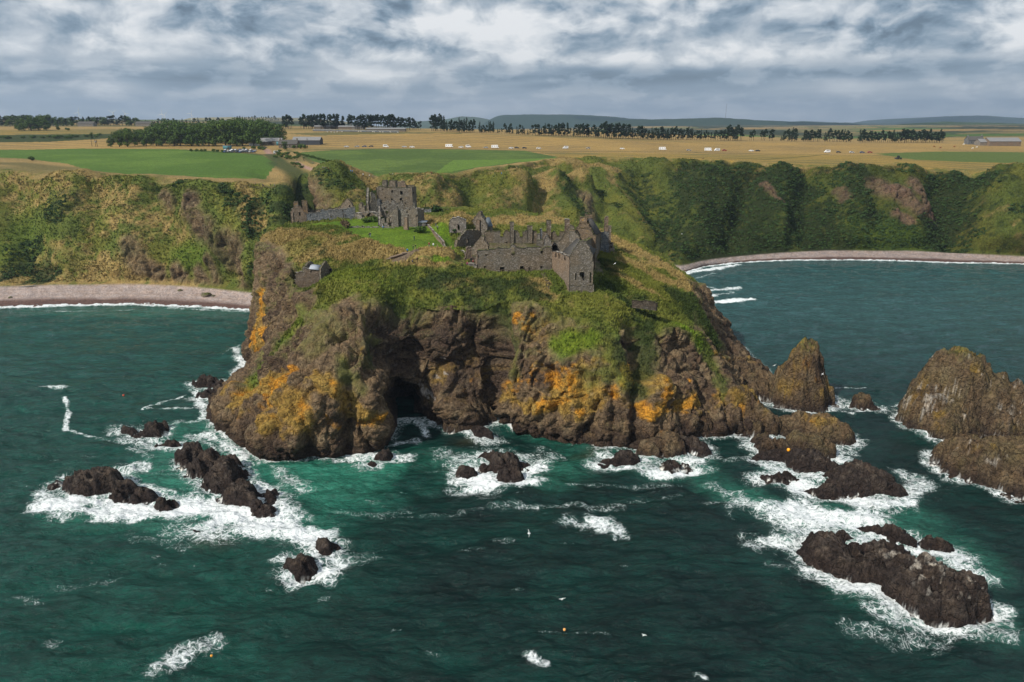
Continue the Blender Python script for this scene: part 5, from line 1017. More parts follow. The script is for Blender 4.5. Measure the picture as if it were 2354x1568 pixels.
pwall(e, gpt(1, 350, 1240, 41.6), gpt(1, 505, 1240, 41.4), [(345, 1260), (355, 1060), (380, 1010), (395, 900), (400, 872), (440, 855), (490, 862), (505, 880), (505, 1130), (590, 1110), (600, 1260)], 1, [rect(445, 900, 466, 952), rect(425, 1130, 515, 1235)], 'stone_red_lit', thick=.8, zb=40)
pwall(e, gpt(1, 345, 1320, 41.2), gpt(1, 620, 1345, 41), [(342, 1340), (345, 1290), (370, 1250), (480, 1250), (590, 1262), (620, 1290), (620, 1360)], 1, (), 'stone_pale', thick=1.5, zb=39.8, jag=.2)
fix(e)
# west side wall with oval openings
s0_, s1_ = gpt(1, 172, 1052, 42.5), pxy(1, 735, 245, 45)
e = bld('end_gable', 'ragged end wall of the quadrangle with an oval window, beside the lawn', 'ruin', (s0_[0], s0_[1], 42))
ov = [(412+30*cos(t), 712+74*sin(t)) for t in np.linspace(0, 2*pi, 16, endpoint=False)]
pwall(e, s0_, s1_, [(170, 1060), (165, 720), (215, 700), (240, 640), (300, 570), (350, 515), (392, 468), (500, 464), (620, 466), (700, 495), (737, 515), (737, 860), (500, 1000), (370, 1010), (300, 1080)], 1, [ov, [(365, 1000), (365, 890), (380, 868), (400, 890), (400, 1000)], rect(455, 520, 472, 535)], 'stone', thick=1.1, zb=41.5)
fix(e)
wl_ = bld('rubble_wall', 'low pale rubble wall at the foot of the end wall with the oval window', 'wall', (s0_[0], s0_[1], 42))
pwall(wl_, gpt(1, 168, 1060, 42.3), gpt(1, 350, 1170, 41.8), [(165, 1065), (170, 960), (240, 940), (300, 975), (380, 1010), (350, 1090), (352, 1175)], 1, (), 'stone_pale', thick=1., zb=41, jag=.2); fix(wl_)
# west range behind
wa, wb = pxy(1, 798, 243.5, 45), pxy(2, 625, 243.5, 45)
e = bld('west_range', 'long back wall of the quadrangle topped by a row of chimneys', 'castle range', (wa[0], wa[1], 42))
pwall(e, wa, wb, [(798, 900), (798, 525), (850, 498), (930, 488), (1050, 500), (1165, 505), (1170, 560), (1245, 560), (1250, 510), (1300, 490), (1400, 490), (1490, 482), (1600, 500), (1605, 560), (1688, 560), (1690, 505), (1740, 485), (1800, 490), (1910, 480), (2020, 500), (2030, 560), (2080, 545), (2140, 510), x2(300, 432), x2(375, 440), x2(470, 432), x2(478, 515), x2(530, 515), x2(530, 440), x2(560, 428), x2(630, 435), x2(630, 600), (2323, 900)], 1,
      [rect(1178, 530, 1243, 632), rect(1612, 530, 1688, 632), rect(1162, 772, 1218, 860), [(932, 772), (975, 772), (975, 822)], rect(1292, 742, 1325, 806), rect(1576, 778, 1640, 842), rect(1650, 757, 1710, 868), rect(1717, 752, 1757, 810), [(2098, 690), (2110, 620), (2125, 640), (2128, 690)]], 'stone', thick=1.2, zb=41.5)
for (x0, x1, yt) in ((1392, 1482, 292), (1800, 1908, 378)): stack(e, wa-[0, .5], wb-[0, .5], 1, x0, x1, yt, 860 if x0 < 1500 else 700, 1.6)
stack(e, wa-[0, .5], wb-[0, .5], 2, 300, 376, 235, 560, 1.6); stack(e, wa-[0, .5], wb-[0, .5], 2, 628, 708, 222, 480, 1.6, 'stone_red_lit')
pwall(e, wa+[0, -3], wb+[0, -3], [(2090, 720), (2100, 500), (2110, 430), (2135, 420), (2142, 520), (2140, 720)], 1, (), 'stone_grey', thick=.8, zb=43, name='pier')
pwall(e, wa+[0, -3.4], wb+[0, -3.4], [(2010, 740), (2030, 620), (2045, 560), (2080, 540), (2090, 740)], 1, (), 'stone_pale', thick=.8, zb=43, name='pier')
fix(e)
# east wing
t0, t1 = gpt(2, 705, 1505, 37.), gpt(2, 1137, 1482, 37.5); l0 = nb+[.15, -.1]; r1_ = gpt(2, 1250, 825, 41.2); r2_ = pxy(2, 1276, 247, 44)
e = bld('east_tower', 'tall gabled corner tower at the front of the quadrangle with a jagged black hole', 'tower', (t0[0], t0[1], 36))
hole = [(885, 1175), (905, 1160), (940, 1155), (975, 1170), (962, 1200), (978, 1235), (975, 1280), (950, 1297), (925, 1270), (915, 1240), (892, 1215)]
pwall(e, t0, t1, [(705, 1540), (706, 1380), (712, 872), (760, 790), (850, 655), (880, 600), (925, 600), (1005, 610), (1060, 720), (1130, 860), (1136, 1380), (1140, 1520)], 2, [rect(803, 1190, 821, 1297), hole, [(1068, 1340), (1070, 1180), (1078, 1160), (1086, 1180), (1086, 1340)]], 'stone', thick=1.5, zb=33.5, name='gable', jag=.05)
pwall(e, t0+[0, .3], t1+[0, .3], [(900, 975), (900, 875), (945, 875), (945, 975)], 2, (), 'stone_red_lit', thick=.5, name='blocked_window', jag=0)
pwall(e, t0-[.25, .25], t1+[.2, -.25], [(702, 1540), (702, 1405), (800, 1400), (1060, 1400), (1060, 1388), (1140, 1388), (1142, 1520)], 2, (), 'stone', thick=.3, zb=33.5, name='plinth', jag=.02)
pwall(e, l0, t0, [(386, 1130), (386, 790), (430, 790), (480, 803), (575, 826), (610, 850), (650, 862), (706, 884), (708, 1540), (610, 1400), (480, 1180)], 2, [rect(457, 815, 477, 887), rect(512, 832, 529, 905), rect(618, 880, 636, 945), rect(568, 1195, 578, 1240), rect(355, 985, 402, 1112)], 'stone_red_lit', thick=1.2, zb=34, sgn=1, jag=.06)  # left face gets the lighter warm stone: sunlight painted as colour
ty = lambda n, x, y, Y: float(CAMZ+ray(*q(n, x, y))[2]*(Y/ray(*q(n, x, y))[1]))
ev0 = np.array([*(l0+(t0-l0)*.42+[.8, 0]), 47.4]); ev1 = np.array([*(t0+[.6, 1.]), ty(2, 712, 880, t0[1])-.1])
rd1 = np.array([*((t0+t1)/2+[0, 1.]), ty(2, 900, 600, t0[1])-.3]); rd0 = rd1+(ev0-ev1)+np.array([1.5, 1, -.3])
poly3(e, 'roof', [ev1, rd1, rd0, ev0], 'slate', .3)
br0 = np.array([*(t1+(r1_-t1)*.02), 47.6]); ev2 = np.array([*(t1+[-.4, 1.2]), 47.8]); ev3 = np.array([*(t1+(r1_-t1)*.35), 47.4])
poly3(e, 'roof', [rd1, ev2, ev3, rd0], 'slate', .3)
fix(e)
e = bld('east_range', 'roofed hall with ochre lichened gable and chimney on the right of the quadrangle', 'castle range', (t1[0], t1[1], 40))
dr_ = (r1_-t1); 
pwall(e, pxy(2, 985, 205.5), r2_, [(985, 900), (990, 612), (1060, 575), (1110, 545), (1175, 490), (1275, 455), (1276, 800), (1250, 840), (1180, 890)], 2, (), 'stone', thick=1.2, zb=36, jag=.05)
gA, gB = pxy(2, 800, 222, 47), pxy(2, 1175, 219.5, 47)
pwall(e, gA, gB, [(800, 700), (815, 560), (822, 375), (860, 330), (885, 275), (888, 180), (1025, 178), (1028, 270), (1090, 385), (1130, 500), (1170, 495), (1175, 620), (1000, 700)], 2, (), 'stone_gold', thick=1., zb=40, name='gable', jag=.04)
for yy in (280, 365): pwall(e, gA-[0, .2], gB-[0, .2], [(822 if yy > 300 else 850, yy+8), (822 if yy > 300 else 850, yy-6), (1095 if yy > 300 else 1028, yy-6), (1095 if yy > 300 else 1028, yy+8)], 2, (), 'stone_gold', thick=.3, name='string_course', jag=0, cell=.25, zb=ty(2, 900, yy+8, 221))
pwall(e, gA-[0, .15], gB-[0, .15], rect(884, 172, 1030, 186), 2, (), 'stone_gold', thick=1.6, name='chimney_cap', jag=0, cell=.25, zb=ty(2, 900, 184, 221))
zrg = ty(2, 1030, 200, 220.5); rg0 = np.array([gA[0]+(gB[0]-gA[0])*.62, 220.8, zrg]); rg1 = UY(*q(2, 1110, 195), 241.); e0 = UY(*q(2, 1170, 492), 222.); e1_ = UY(*q(2, 1276, 452), 243.)
poly3(e, 'roof', [rg0, rg1, e1_, e0], 'slate', .3)
we0 = np.array([gA[0]+.3, 222., e0[2]-1]); we1 = np.array([gA[0]+2.5, 242., e0[2]-1]); poly3(e, 'roof', [rg0, rg1, we1, we0], 'slate', .3)
stack(e, pxy(2, 1000, 240.5, 50), pxy(2, 1110, 240.5, 50), 2, 1003, 1108, 130, 330, 1.6, 'stone_gold')
pwall(e, (we0[0], 222.5), (we1[0], 241.), [(0, 40), (0, we0[2]-.2), (18.5, we0[2]-.2), (18.5, 40)], xz=1, mat='stone', zb=41, sgn=-1)
# cross gables towards the court
cg0, cg1 = pxy(2, 385, 221.5, 45), pxy(2, 870, 219.5, 46)
pwall(e, cg0, cg1, [(372, 800), (372, 610), (420, 600), (520, 605), (545, 580), (600, 500), (640, 440), (700, 330), (745, 318), (790, 370), (830, 480), (860, 520), (860, 640), (700, 660), (590, 800), (540, 810), (470, 800)], 2, [[(395, 820), (395, 690), (415, 662), (460, 665), (488, 700), (492, 820)]], 'stone', thick=1., zb=40.5, name='gable', jag=.08)
pwall(e, cg0+[0, 5], cg1+[0, 5], rect(370, 610, 560, 800), 2, (), 'stone', thick=.6, zb=41)
pwall(e, cg0+[.3, .9], cg0+[.3, 5.2], [(0, 41), (0, 47.5), (4.3, 47.5), (4.3, 41)], xz=1, mat='stone', zb=41)
poly3(e, 'vault_roof', [(cg0[0]+.2, cg0[1]+.6, 47.6), (cg0[0]+8, cg0[1]+.2, 47.6), (cg0[0]+8, cg0[1]+5.4, 47.7), (cg0[0]+.2, cg0[1]+5.6, 47.7)], 'gravel', .4)
c0_, c1_2 = pxy(2, 700, 216.5, 46), pxy(2, 870, 215, 46)
pwall(e, c0_, c1_2, [(706, 660), (708, 405), (800, 402), (805, 425), (850, 500), (880, 520), (885, 620), (860, 650), (780, 660)], 2, [rect(842, 595, 862, 655)], 'stone', thick=.9, zb=44, name='gable', jag=.05)
pwall(e, c0_-[0, .15], c1_2-[0, .15], rect(702, 398, 806, 424), 2, (), 'stone_gold', thick=1.2, name='chimney_cap', jag=0, cell=.3, zb=ty(2, 750, 424, 216))
fix(e)
e = bld('stair_tower', 'slim broken tower with a tall lone chimney at the right end of the castle', 'tower', (*gpt(2, 1290, 825, 41), 40))
u0, u1 = r2_+[.1, -3], pxy(2, 1408, 244, 45)
pwall(e, u0, u1, [(1276, 860), (1276, 445), (1310, 450), (1340, 430), (1408, 430), (1412, 800), (1350, 840)], 2, [rect(1345, 740, 1370, 800)], 'stone_grey', thick=1., zb=38.5)
pwall(e, u1+[-.2, .2], u1+[.4, 5], [(0, 39), (0, 50.5), (3, 50), (4.8, 48), (4.8, 39)], xz=1, mat='stone', zb=38.5, sgn=-1)
pwall(e, u0+[0, .3], u1+[0, .3], [(1342, 450), (1340, 180), (1360, 165), (1405, 172), (1410, 450)], 2, [rect(1368, 262, 1384, 282), rect(1368, 325, 1384, 350)], 'stone_red_lit', thick=1., name='chimney', jag=.08)
fix(e)
wl_ = bld('parapet_wall', 'low dark broken wall stepping off the right end of the castle', 'wall', (*gpt(2, 1400, 800, 40.8), 40))
pwall(wl_, gpt(2, 1390, 800, 41), gpt(2, 1510, 770, 41), [(1385, 820), (1390, 730), (1410, 650), (1450, 660), (1475, 635), (1495, 640), (1500, 720), (1515, 700), (1512, 770), (1420, 805)], 2, [rect(1440, 690, 1470, 730)], 'stone', thick=1., zb=39.5, jag=.25); fix(wl_)
# ---- guard house on the left brow
f0, f1_ = gpt(5, 200, 1240, 37.2), gpt(5, 1212, 930, 39.); f1_ = np.array([f1_[0], f0[1]+1.5])
Yg = float(f0[1])
e = bld('guard_house', 'little guardhouse with a pale slate roof between two stepped gables', 'house', (f0[0], Yg, 36))
pwall(e, f0, f1_, [(190, 1245), (240, 895), (300, 880), (535, 865), (540, 715), (620, 725), (700, 745), (1215, 795), (1205, 1200), (1120, 1210), (1060, 1300), (960, 1450), (900, 1570), (820, 1560), (680, 1420), (560, 1320), (420, 1270), (330, 1240)], 5, [rect(790, 815, 820, 875)], 'stone_red_lit', thick=1.2, jag=.04, zb=31, cell=.28)
K1 = UY(*q(5, 1160, 785), Yg+1.3); K0 = UY(*q(5, 745, 735), Yg+.6); K2 = UY(*q(5, 1250, 600), Yg+5); K3 = UY(*q(5, 820, 562), Yg+4.4)
poly3(e, 'roof', [K0, K1, K2, K3], 'slate_light', .2); poly3(e, 'roof', [K3, K2, K2+[0, 3.4, -3.2], K3+[0, 3.4, -3.2]], 'slate_light', .2)
gx0 = np.array([K1[0]+.5, Yg+1.2]); L_ = 7.5; pk = float(UY(*q(5, 1410, 440), Yg+5)[2])
gx1 = pxy(5, 1640, Yg+6.5, 40)
pwall(e, gx0, gx1, [(1205, 1000), (1205, 720), (1290, 600), (1340, 520), (1410, 435), (1450, 480), (1530, 600), (1600, 710), (1645, 790), (1645, 920), (1400, 960)], 5, (), 'stone', thick=.7, zb=36.5, name='gable', jag=.06, cell=.28)
lx = pxy(5, 545, Yg+.8, 41)
pwall(e, lx, pxy(5, 935, Yg+6, 42), [(545, 900), (545, 712), (600, 640), (680, 545), (700, 495), (760, 485), (815, 455), (880, 490), (935, 550), (900, 640), (820, 800), (700, 860)], 5, (), 'stone', thick=.8, zb=36.5, name='gable', jag=.1, cell=.28)
fix(e)
e = bld('retaining_wall', 'short buried length of stone retaining wall on the right grass slope', 'wall', (*UZ(1445, 690, 34)[:2], 32))
pwall(e, UZ(1440, 705, 32.5)[:2], UZ(1510, 722, 31.5)[:2], [(1452, 692), (1454, 687), (1466, 689), (1478, 694), (1490, 692), (1500, 696), (1508, 700), (1506, 708), (1492, 706), (1478, 700), (1466, 696)], 0, (), 'stone_shaded', thick=1.2, zb=32.4, jag=.5); fix(e)
# steps, path
e = bld('steps', 'broad flight of wooden edged steps climbing to the lawn', 'steps', (*gpt(7, 1600, 1225, 42.4), 42))
sA, sB = gpt(7, 1610, 1225, 42.5), gpt(7, 1790, 1110, 45.6)
for i in range(11):
    t = i/10; c = sA+(sB-sA)*t; pw = lerp(5.2, 4., t); box(e, 'step', (c[0], c[1], Hz(c[0], c[1])-.1), (pw, .42, .36), .18, 'step_wood')
fix(e)
e = bld('steps', 'narrow dark steps going down the grass between front range and tower', 'steps', (*gpt(2, 250, 1180, 39.8), 39))
sA, sB = gpt(2, 345, 1410, 38.6), gpt(2, 240, 1170, 40.3)
for i in range(14):
    t = i/13; c = sA+(sB-sA)*t; box(e, 'step', (c[0], c[1], Hz(c[0], c[1])-.05), (1.5, .5, .22), .1, 'wood')
fix(e)
def fence(pts_, label, zf, h=1.1):
    e = bld('fence', label, 'fence', (*pts_[0], zf(*pts_[0]))); P = [np.array(p) for p in pts_]
    acc = []
    for a, b in zip(P[:-1], P[1:]):
        n_ = max(1, int(np.linalg.norm(b-a)/2.2)); acc += [a+(b-a)*k/n_ for k in range(n_)]
    acc.append(P[-1])
    for k, p in enumerate(acc):
        z = zf(*p); box(e, 'post', (p[0], p[1], z-.2), (.14, .14, h+.25), 0, 'wood')
        if k: 
            a = acc[k-1]; za = zf(*a)
            for hh in (h*.55, h*.98): poly3(e, 'rail', [(a[0], a[1], za+hh), (p[0], p[1], z+hh), (p[0], p[1], z+hh-.1), (a[0], a[1], za+hh-.1)], 'wood', .06)
    fix(e)
fence([gpt(1, 655, 1385, 40.9), gpt(1, 1000, 1450, 40.), gpt(1, 1400, 1470, 39.8), gpt(1, 2080, 1430, 39.8)], 'low dark fence along the foot of the front range', Hz)
fence([gpt(1, 0, 1270, 41.6), gpt(1, 190, 1275, 41.5)], 'short low fence beside the path left of the front range', Hz)
# ------------------------------------------------------------------ foliage
def foliage_mat(name, c1, c2, rnd=.35):
    m, g, b = newmat(name); oi = g.new('ShaderNodeObjectInfo'); pos = g.new('ShaderNodeNewGeometry').outputs[0]
    n = g.noise(pos, .9, 3, .6); c = g.mix(g.ss(n, .3, .7), c1, c2); k = g.add(1-rnd/2, g.mul(oi.outputs['Random'], rnd)); g.put(b.inputs['Base Color'], g.mix(1., c, g.comb(k, g.m('POWER', k, .7), k), 'MULTIPLY'))
    b.inputs['Roughness'].default_value = .85; b.inputs['Specular IOR Level'].default_value = .15; return m
M['leaf'] = foliage_mat('broad_leaves', (.030, .062, .014), (.10, .155, .03)); M['leaf_light'] = foliage_mat('light_leaves', (.055, .095, .015), (.09, .13, .02))
M['needle'] = foliage_mat('pine_needles', (.010, .022, .013), (.024, .042, .02), .5); M['bark'] = flat_mat('bark', (.055, .042, .034), .95, .4, 2)
M['ivy'] = foliage_mat('dark_ivy', (.012, .035, .012), (.03, .06, .015)); M['brownbush'] = foliage_mat('brown_bush', (.07, .05, .03), (.11, .085, .045))
def leaf_cloud(centres, radii, n, size, rng, flatz=1.):
    centres = np.array(centres, float); radii = np.array(radii, float); w_ = radii**2; k = rng.choice(len(centres), n, p=w_/w_.sum())
    u = rng.normal(size=(n, 3)); u /= np.linalg.norm(u, axis=1, keepdims=True); r = radii[k]*rng.uniform(.55, 1.06, n)
    P = centres[k]+u*r[:, None]*np.array([1, 1, flatz]); nn = u+rng.normal(size=(n, 3))*.5; nn /= np.linalg.norm(nn, axis=1, keepdims=True)
    t = np.cross(nn, rng.normal(size=(n, 3))); t /= np.linalg.norm(t, axis=1, keepdims=True); bt = np.cross(nn, t); s = size*rng.uniform(.6, 1.3, n)[:, None]
    V = np.stack([P-t*s-bt*s*.6, P+t*s-bt*s*.6, P+t*s*.7+bt*s*.8, P-t*s*.7+bt*s*.8], 1).reshape(-1, 3); return V, np.arange(4*n).reshape(n, 4)
def tube(pts_, rad, n=6):
    P = np.array(pts_, float); V = []
    for i, p in enumerate(P):
        d = P[min(i+1, len(P)-1)]-P[max(i-1, 0)]; d /= np.linalg.norm(d)+1e-9; a = np.cross(d, [0.3, 1, .1]); a /= np.linalg.norm(a); b_ = np.cross(d, a)
        for t in np.linspace(0, 2*pi, n, endpoint=False): V.append(p+rad[i]*(a*cos(t)+b_*sin(t)))
    return np.array(V), gridq(len(P), n, True)
def join(parts):
    V, Q, o_ = [], [], 0
    for v, q_ in parts: V.append(v); Q.append(q_+o_); o_ += len(v)
    return np.concatenate(V), np.concatenate(Q)
TREES = {}
def raw_mesh(name, V, Q, mat, smooth=False):
    o = mesh_np(name, V, Q, mat, smooth=smooth); me = o.data; bpy.data.objects.remove(o); return me
def mk_tree(kind, seed):
    rng = np.random.default_rng(seed)
    if kind == 'broad':
        tr = [tube([(0, 0, -.05), (.01, 0, .15), (0, .01, .4), (.01, 0, .7)], [.03, .022, .018, .006])]
        cs, rs_ = [], []
        for i in range(20):
            a = rng.uniform(0, 2*pi); r = rng.uniform(.08, .34); z = rng.uniform(.13, .84); r *= 1.1-abs(z-.5)*1.1; cs.append((r*cos(a), r*sin(a), z)); rs_.append(rng.uniform(.10, .17)); tr.append(tube([(0, 0, .22), (r*cos(a)*.6, r*sin(a)*.6, z*.7), (r*cos(a), r*sin(a), z)], [.014, .009, .003], 4))
        cs.append((0, 0, .86)); rs_.append(.13); V, Q = leaf_cloud(cs, rs_, 1900, .022, rng, .9)
    elif kind == 'pine':
        h0 = rng.uniform(.20, .42); lean = rng.uniform(-.03, .03); tr = [tube([(0, 0, -.03), (lean, 0, .5), (lean*1.5, 0, .97)], [.016, .012, .004], 5)]; cs, rs_ = [], []
        for i in range(15):
            a = rng.uniform(0, 2*pi); z = rng.uniform(h0, .93); r = rng.uniform(.03, .17)*(1.15-.75*(z-h0)/(1-h0)); cs.append((r*cos(a)+lean, r*sin(a), z)); rs_.append(rng.uniform(.05, .095)); tr.append(tube([(lean, 0, z-.05), (r*cos(a)+lean, r*sin(a), z)], [.006, .002], 4))
        cs.append((lean*1.5, 0, .95)); rs_.append(.05); V, Q = leaf_cloud(cs, rs_, 1000, .021, rng, .85)
    elif kind == 'spruce':
        tr = [tube([(0, 0, -.03), (0, 0, .5), (0, 0, 1.)], [.016, .01, .002], 5)]; cs, rs_ = [], []
        for i in range(18):
            z = .16+.8*i/18; a = rng.uniform(0, 2*pi); r = .10*(1-z)*rng.uniform(.5, 1.3); cs.append((r*cos(a), r*sin(a), z)); rs_.append(.035+.12*(1-z)*rng.uniform(.7, 1.2))
        cs.append((0, 0, .97)); rs_.append(.03); V, Q = leaf_cloud(cs, rs_, 700, .018, rng, .6)
    else:
        tr = [tube([(0, 0, -.1), (0, 0, .5)], [.04, .02], 4)]; cs = [(rng.uniform(-.35, .35), rng.uniform(-.3, .3), rng.uniform(.3, .6)) for _ in range(8)]; rs_ = [rng.uniform(.22, .36) for _ in cs]
        V, Q = leaf_cloud(cs, rs_, 700, .055, rng, .8)
    tv, tq_ = join(tr); return tv, tq_, V, Q
for kd_, mt, nv_ in (('broad', 'leaf', 4), ('broad_light', 'leaf_light', 1), ('pine', 'needle', 5), ('spruce', 'needle', 3), ('bush', 'leaf', 3), ('bush_light', 'leaf_light', 2), ('bush_brown', 'brownbush', 1), ('bush_ivy', 'ivy', 2)):
    TREES[kd_] = []
    for i in range(nv_):
        tv, tq_, V, Q = mk_tree(kd_.split('_')[0], 100+i*7+len(kd_)); TREES[kd_].append((raw_mesh('trunk', tv, tq_, M['bark']), raw_mesh('crown', V, Q, M[mt])))
rt = random.Random(5)
def tree(kind, p, h, label, grp, name, cat='tree', sx=1.):
    t_, c_ = rt.choice(TREES[kind]); e = empty(name, tuple(p), rt.uniform(0, 6.28)); e.scale = (h*sx, h*sx, h); tag(e, label, cat, grp)
    for me, nm in ((t_, 'trunk'), (c_, 'crown')):
        o = bpy.data.objects.new(nm, me); col.objects.link(o); o.parent = e
    return e
def MH(x, y, r=3): return hit(MAIN, x, y, r)
def treeat(kind, x, yb, yt, label, grp, name, sx=1., cat='tree'):
    p = MH(x, yb).copy()
    d = p[1]*cp+(CAMZ-p[2])*sp_; tree(kind, p, (yb-yt)*d/F, label, grp, name, cat, sx)
lab_w = 'broad dark tree packed in the round crowned wood beside the car park'; gw = 'trees of the wood beside the car park'
prof_w = [(240, 306), (262, 300), (290, 290), (330, 296), (350, 285), (385, 277), (420, 276), (450, 281), (475, 279), (500, 273), (560, 270), (600, 272), (640, 280), (668, 296)]
for row, yb in enumerate((334, 328, 322, 315)):
    for k in range(19 if row < 3 else 17):
        x = 252+row*9+k*(20.5 if row < 3 else 21)+rt.uniform(-5, 5)
        if x > 664: continue
        yt = float(np.interp(x, *zip(*prof_w)))+(0 if row > 1 else rt.uniform(4, 14) if row == 0 else rt.uniform(0, 6)); yb2 = yb-(3 if x > 590 and row == 0 else 0)+(2 if x < 300 else 0)
        if row == 0 and x > 596: continue
        kind = 'broad_light' if (265 < x < 330 and row == 0) else 'broad'
        treeat(kind, x, yb2, yt+rt.uniform(-2, 3), 'paler green broad tree at the left end of the wood' if kind == 'broad_light' else lab_w, 'pale trees at the left end of the wood' if kind == 'broad_light' else gw, 'broadleaf_tree', 1.05)
def cluster(lst, sx_, ox, oy, kf, lab, grp):
    for (x0, x1, yt, yb, dn) in lst:
        x = x0+3
        while x < x1:
            X = (ox+x/sx_)/1.74076; k = 'spruce' if rt.random() < kf else 'pine'; top = yt+rt.uniform(0, 38)**1.0; treeat(k, X, (oy+yb/sx_)/1.74076+rt.uniform(-.4, .4), (oy+top/sx_)/1.74076, lab, grp, 'spruce_tree' if k == 'spruce' else 'pine_tree', rt.uniform(.95, 1.35))
            x += dn*rt.uniform(.6, 1.1)*.9
lp = 'dark pine standing in the long shelter belt behind the golden field'; gp_ = 'pines of the long shelter belt'
cluster([(150, 262, 40, 178, 17), (270, 342, 88, 182, 16), (345, 497, 70, 188, 18), (525, 652, 100, 192, 20), (668, 702, 130, 195, 18), (722, 797, 112, 199, 19), (815, 892, 120, 206, 19), (903, 947, 130, 208, 20), (965, 1047, 112, 212, 18), (1065, 1132, 115, 214, 18), (1145, 1227, 110, 216, 18), (1240, 1420, 118, 222, 19), (1428, 1482, 118, 226, 17), (1498, 1692, 100, 236, 19), (1700, 1750, 130, 238, 22), (1760, 1832, 132, 241, 18), (1840, 2200, 138, 245, 21), (2210, 2350, 156, 248, 22)], 1.9617, 1650, 430, .35, lp, gp_)
cluster([(100, 190, 145, 232, 18), (195, 310, 118, 233, 17), (355, 400, 145, 233, 22), (440, 475, 145, 234, 20), (505, 530, 145, 235, 20), (588, 622, 165, 237, 17), (635, 697, 137, 238, 15), (745, 800, 143, 239, 15), (810, 872, 145, 240, 15), (900, 950, 145, 241, 15), (958, 1032, 150, 242, 16), (1040, 1100, 148, 243, 14), (1150, 1250, 138, 245, 15), (1260, 1430, 150, 246, 17)], 1.8164, 2800, 430, .3, 'pine in the thin right hand part of the shelter belt', 'pines of the thin right part of the shelter belt')
cluster([(1440, 1780, 148, 248, 16)], 1.8164, 2800, 430, .1, 'pine in the dense clump at the right end of the shelter belt', 'pines of the clump at the right end of the shelter belt')
cluster([(690, 800, 70, 240, 30), (895, 1090, 62, 236, 27), (1100, 1350, 60, 240, 30), (1380, 1410, 85, 238, 20), (1460, 1500, 70, 240, 20), (1530, 1830, 70, 246, 31), (1840, 2010, 66, 250, 28), (2010, 2230, 95, 252, 24), (2240, 2310, 140, 252, 24)], 2.9425, 900, 430, .1, 'tall flat topped pine behind the stone farm ruins left of centre', 'pines behind the stone farm ruins')
cluster([(150, 640, 80, 150, 30)], 2.9425, 900, 430, .0, 'dark pine rising behind the round crowned wood', 'pines behind the wood')
for (x0, x1, yt, yb, dn) in [(0, 120, 56, 170, 24), (120, 440, 60, 165, 30), (360, 480, 52, 165, 28), (480, 850, 70, 165, 26), (860, 1290, 66, 163, 25), (1290, 1500, 104, 158, 30), (1500, 1560, 80, 150, 26), (1560, 1840, 92, 150, 30), (1840, 2200, 85, 150, 34)]:
    x = x0
    while x < x1:
        k = rt.choice(['pine', 'broad', 'pine', 'spruce']); treeat(k, (x/2.354)/1.74076, (430+yb/2.354)/1.74076, (430+(yt+rt.uniform(0, 28))/2.354)/1.74076, 'dark tree in the distant belt on the left skyline', 'trees of the distant left belt', 'distant_tree', 1.3 if k == 'broad' else 1.6); x += dn*rt.uniform(.7, 1.3)
for (x, yb, yt, lb) in ((90, 298, 266, 'left'), (72, 299, 268, ''), (55, 299, 270, ''), (108, 298, 272, ''), (45, 299, 275, '')): treeat('broad', x, yb, yt, 'big dark rounded tree in the clump on the far left field', 'trees of the clump on the far left field', 'broadleaf_tree', 1.1)
treeat('broad', 133, 297, 284, 'small lone spreading tree right of the far left clump', None, 'broadleaf_tree'); treeat('bush', 157, 298, 290, 'small dark bush right of the lone spreading tree', None, 'bush', 1.3, 'bush')
treeat('broad', 211, 318, 302, 'lone dark tree in the narrow golden field at left', None, 'broadleaf_tree', .8); treeat('bush', 73, 368, 354, 'lone round bush at the edge of the left green field', None, 'bush', 1., 'bush')
for i in range(34):
    x = rt.uniform(-5, 240); treeat('bush', x, float(np.interp(x, (0, 100, 240), (316, 316, 311)))+rt.uniform(-4, 3), float(np.interp(x, (0, 100, 240), (312, 310, 306)))+rt.uniform(-3, 1), 'scrubby bush in the overgrown hedge strip at far left', 'bushes of the left hedge strip', 'bush', 1.6, 'bush')
for (x, yb, yt) in ((440, 346, 338), (452, 346, 338), (462, 346, 338), (472, 346, 339), (492, 347, 338), (500, 347, 339), (512, 348, 340)): treeat('bush', x, yb, yt, 'dense dark bush in the hedge left of the car park', 'bushes left of the car park', 'bush', 1., 'bush')
for (x, yb, yt, k) in ((655, 342, 322, 'broad'), (690, 340, 326, 'bush'), (702, 340, 328, 'bush'), (676, 340, 330, 'bush'), (584, 341, 331, 'bush'), (598, 342, 330, 'bush'), (606, 343, 335, 'bush'), (560, 343, 334, 'bush')): treeat(k, x, yb, yt, 'green bush or small tree around the grey farm sheds', 'bushes around the farm sheds', 'bush', 1., 'bush')
for i in range(60):
    t = rt.random(); x = lerp(638, 735, t)+rt.uniform(-12, 6); yb = lerp(345, 372, t)+rt.uniform(0, 30)*(1-t*.4)
    if abs(x-700) < 40 and 366 < yb < 396 and x > 676+(yb-366)*1.2: continue
    treeat('bush' if rt.random() < .8 else 'bush_light', x, yb, yb-rt.uniform(4, 9), 'scrub bush beside the pale path down to the castle', 'bushes beside the pale path', 'bush', 1.3, 'bush')
for i in range(26):
    t = i/25; treeat('bush', lerp(678, 752, t), lerp(351, 370, t), lerp(345, 364, t)+rt.uniform(-1, 1), 'clipped hedge bush between the path and the green field', 'hedge between path and green field', 'hedge_bush', 1.3, 'bush')
treeat('bush', 407, 302+4, 300, 'small far bush', None, 'bush', 1., 'bush') if False else None
def HH(x, y, r=3): return hit(HEAD, x, y, r)
def plant(kind, n, x, y, h, label, name='bush', sx=1.):
    p = HH(*q(n, x, y)).copy(); tree(kind, p-np.array([0, 0, .1]), h, label, None, name, 'bush', sx)
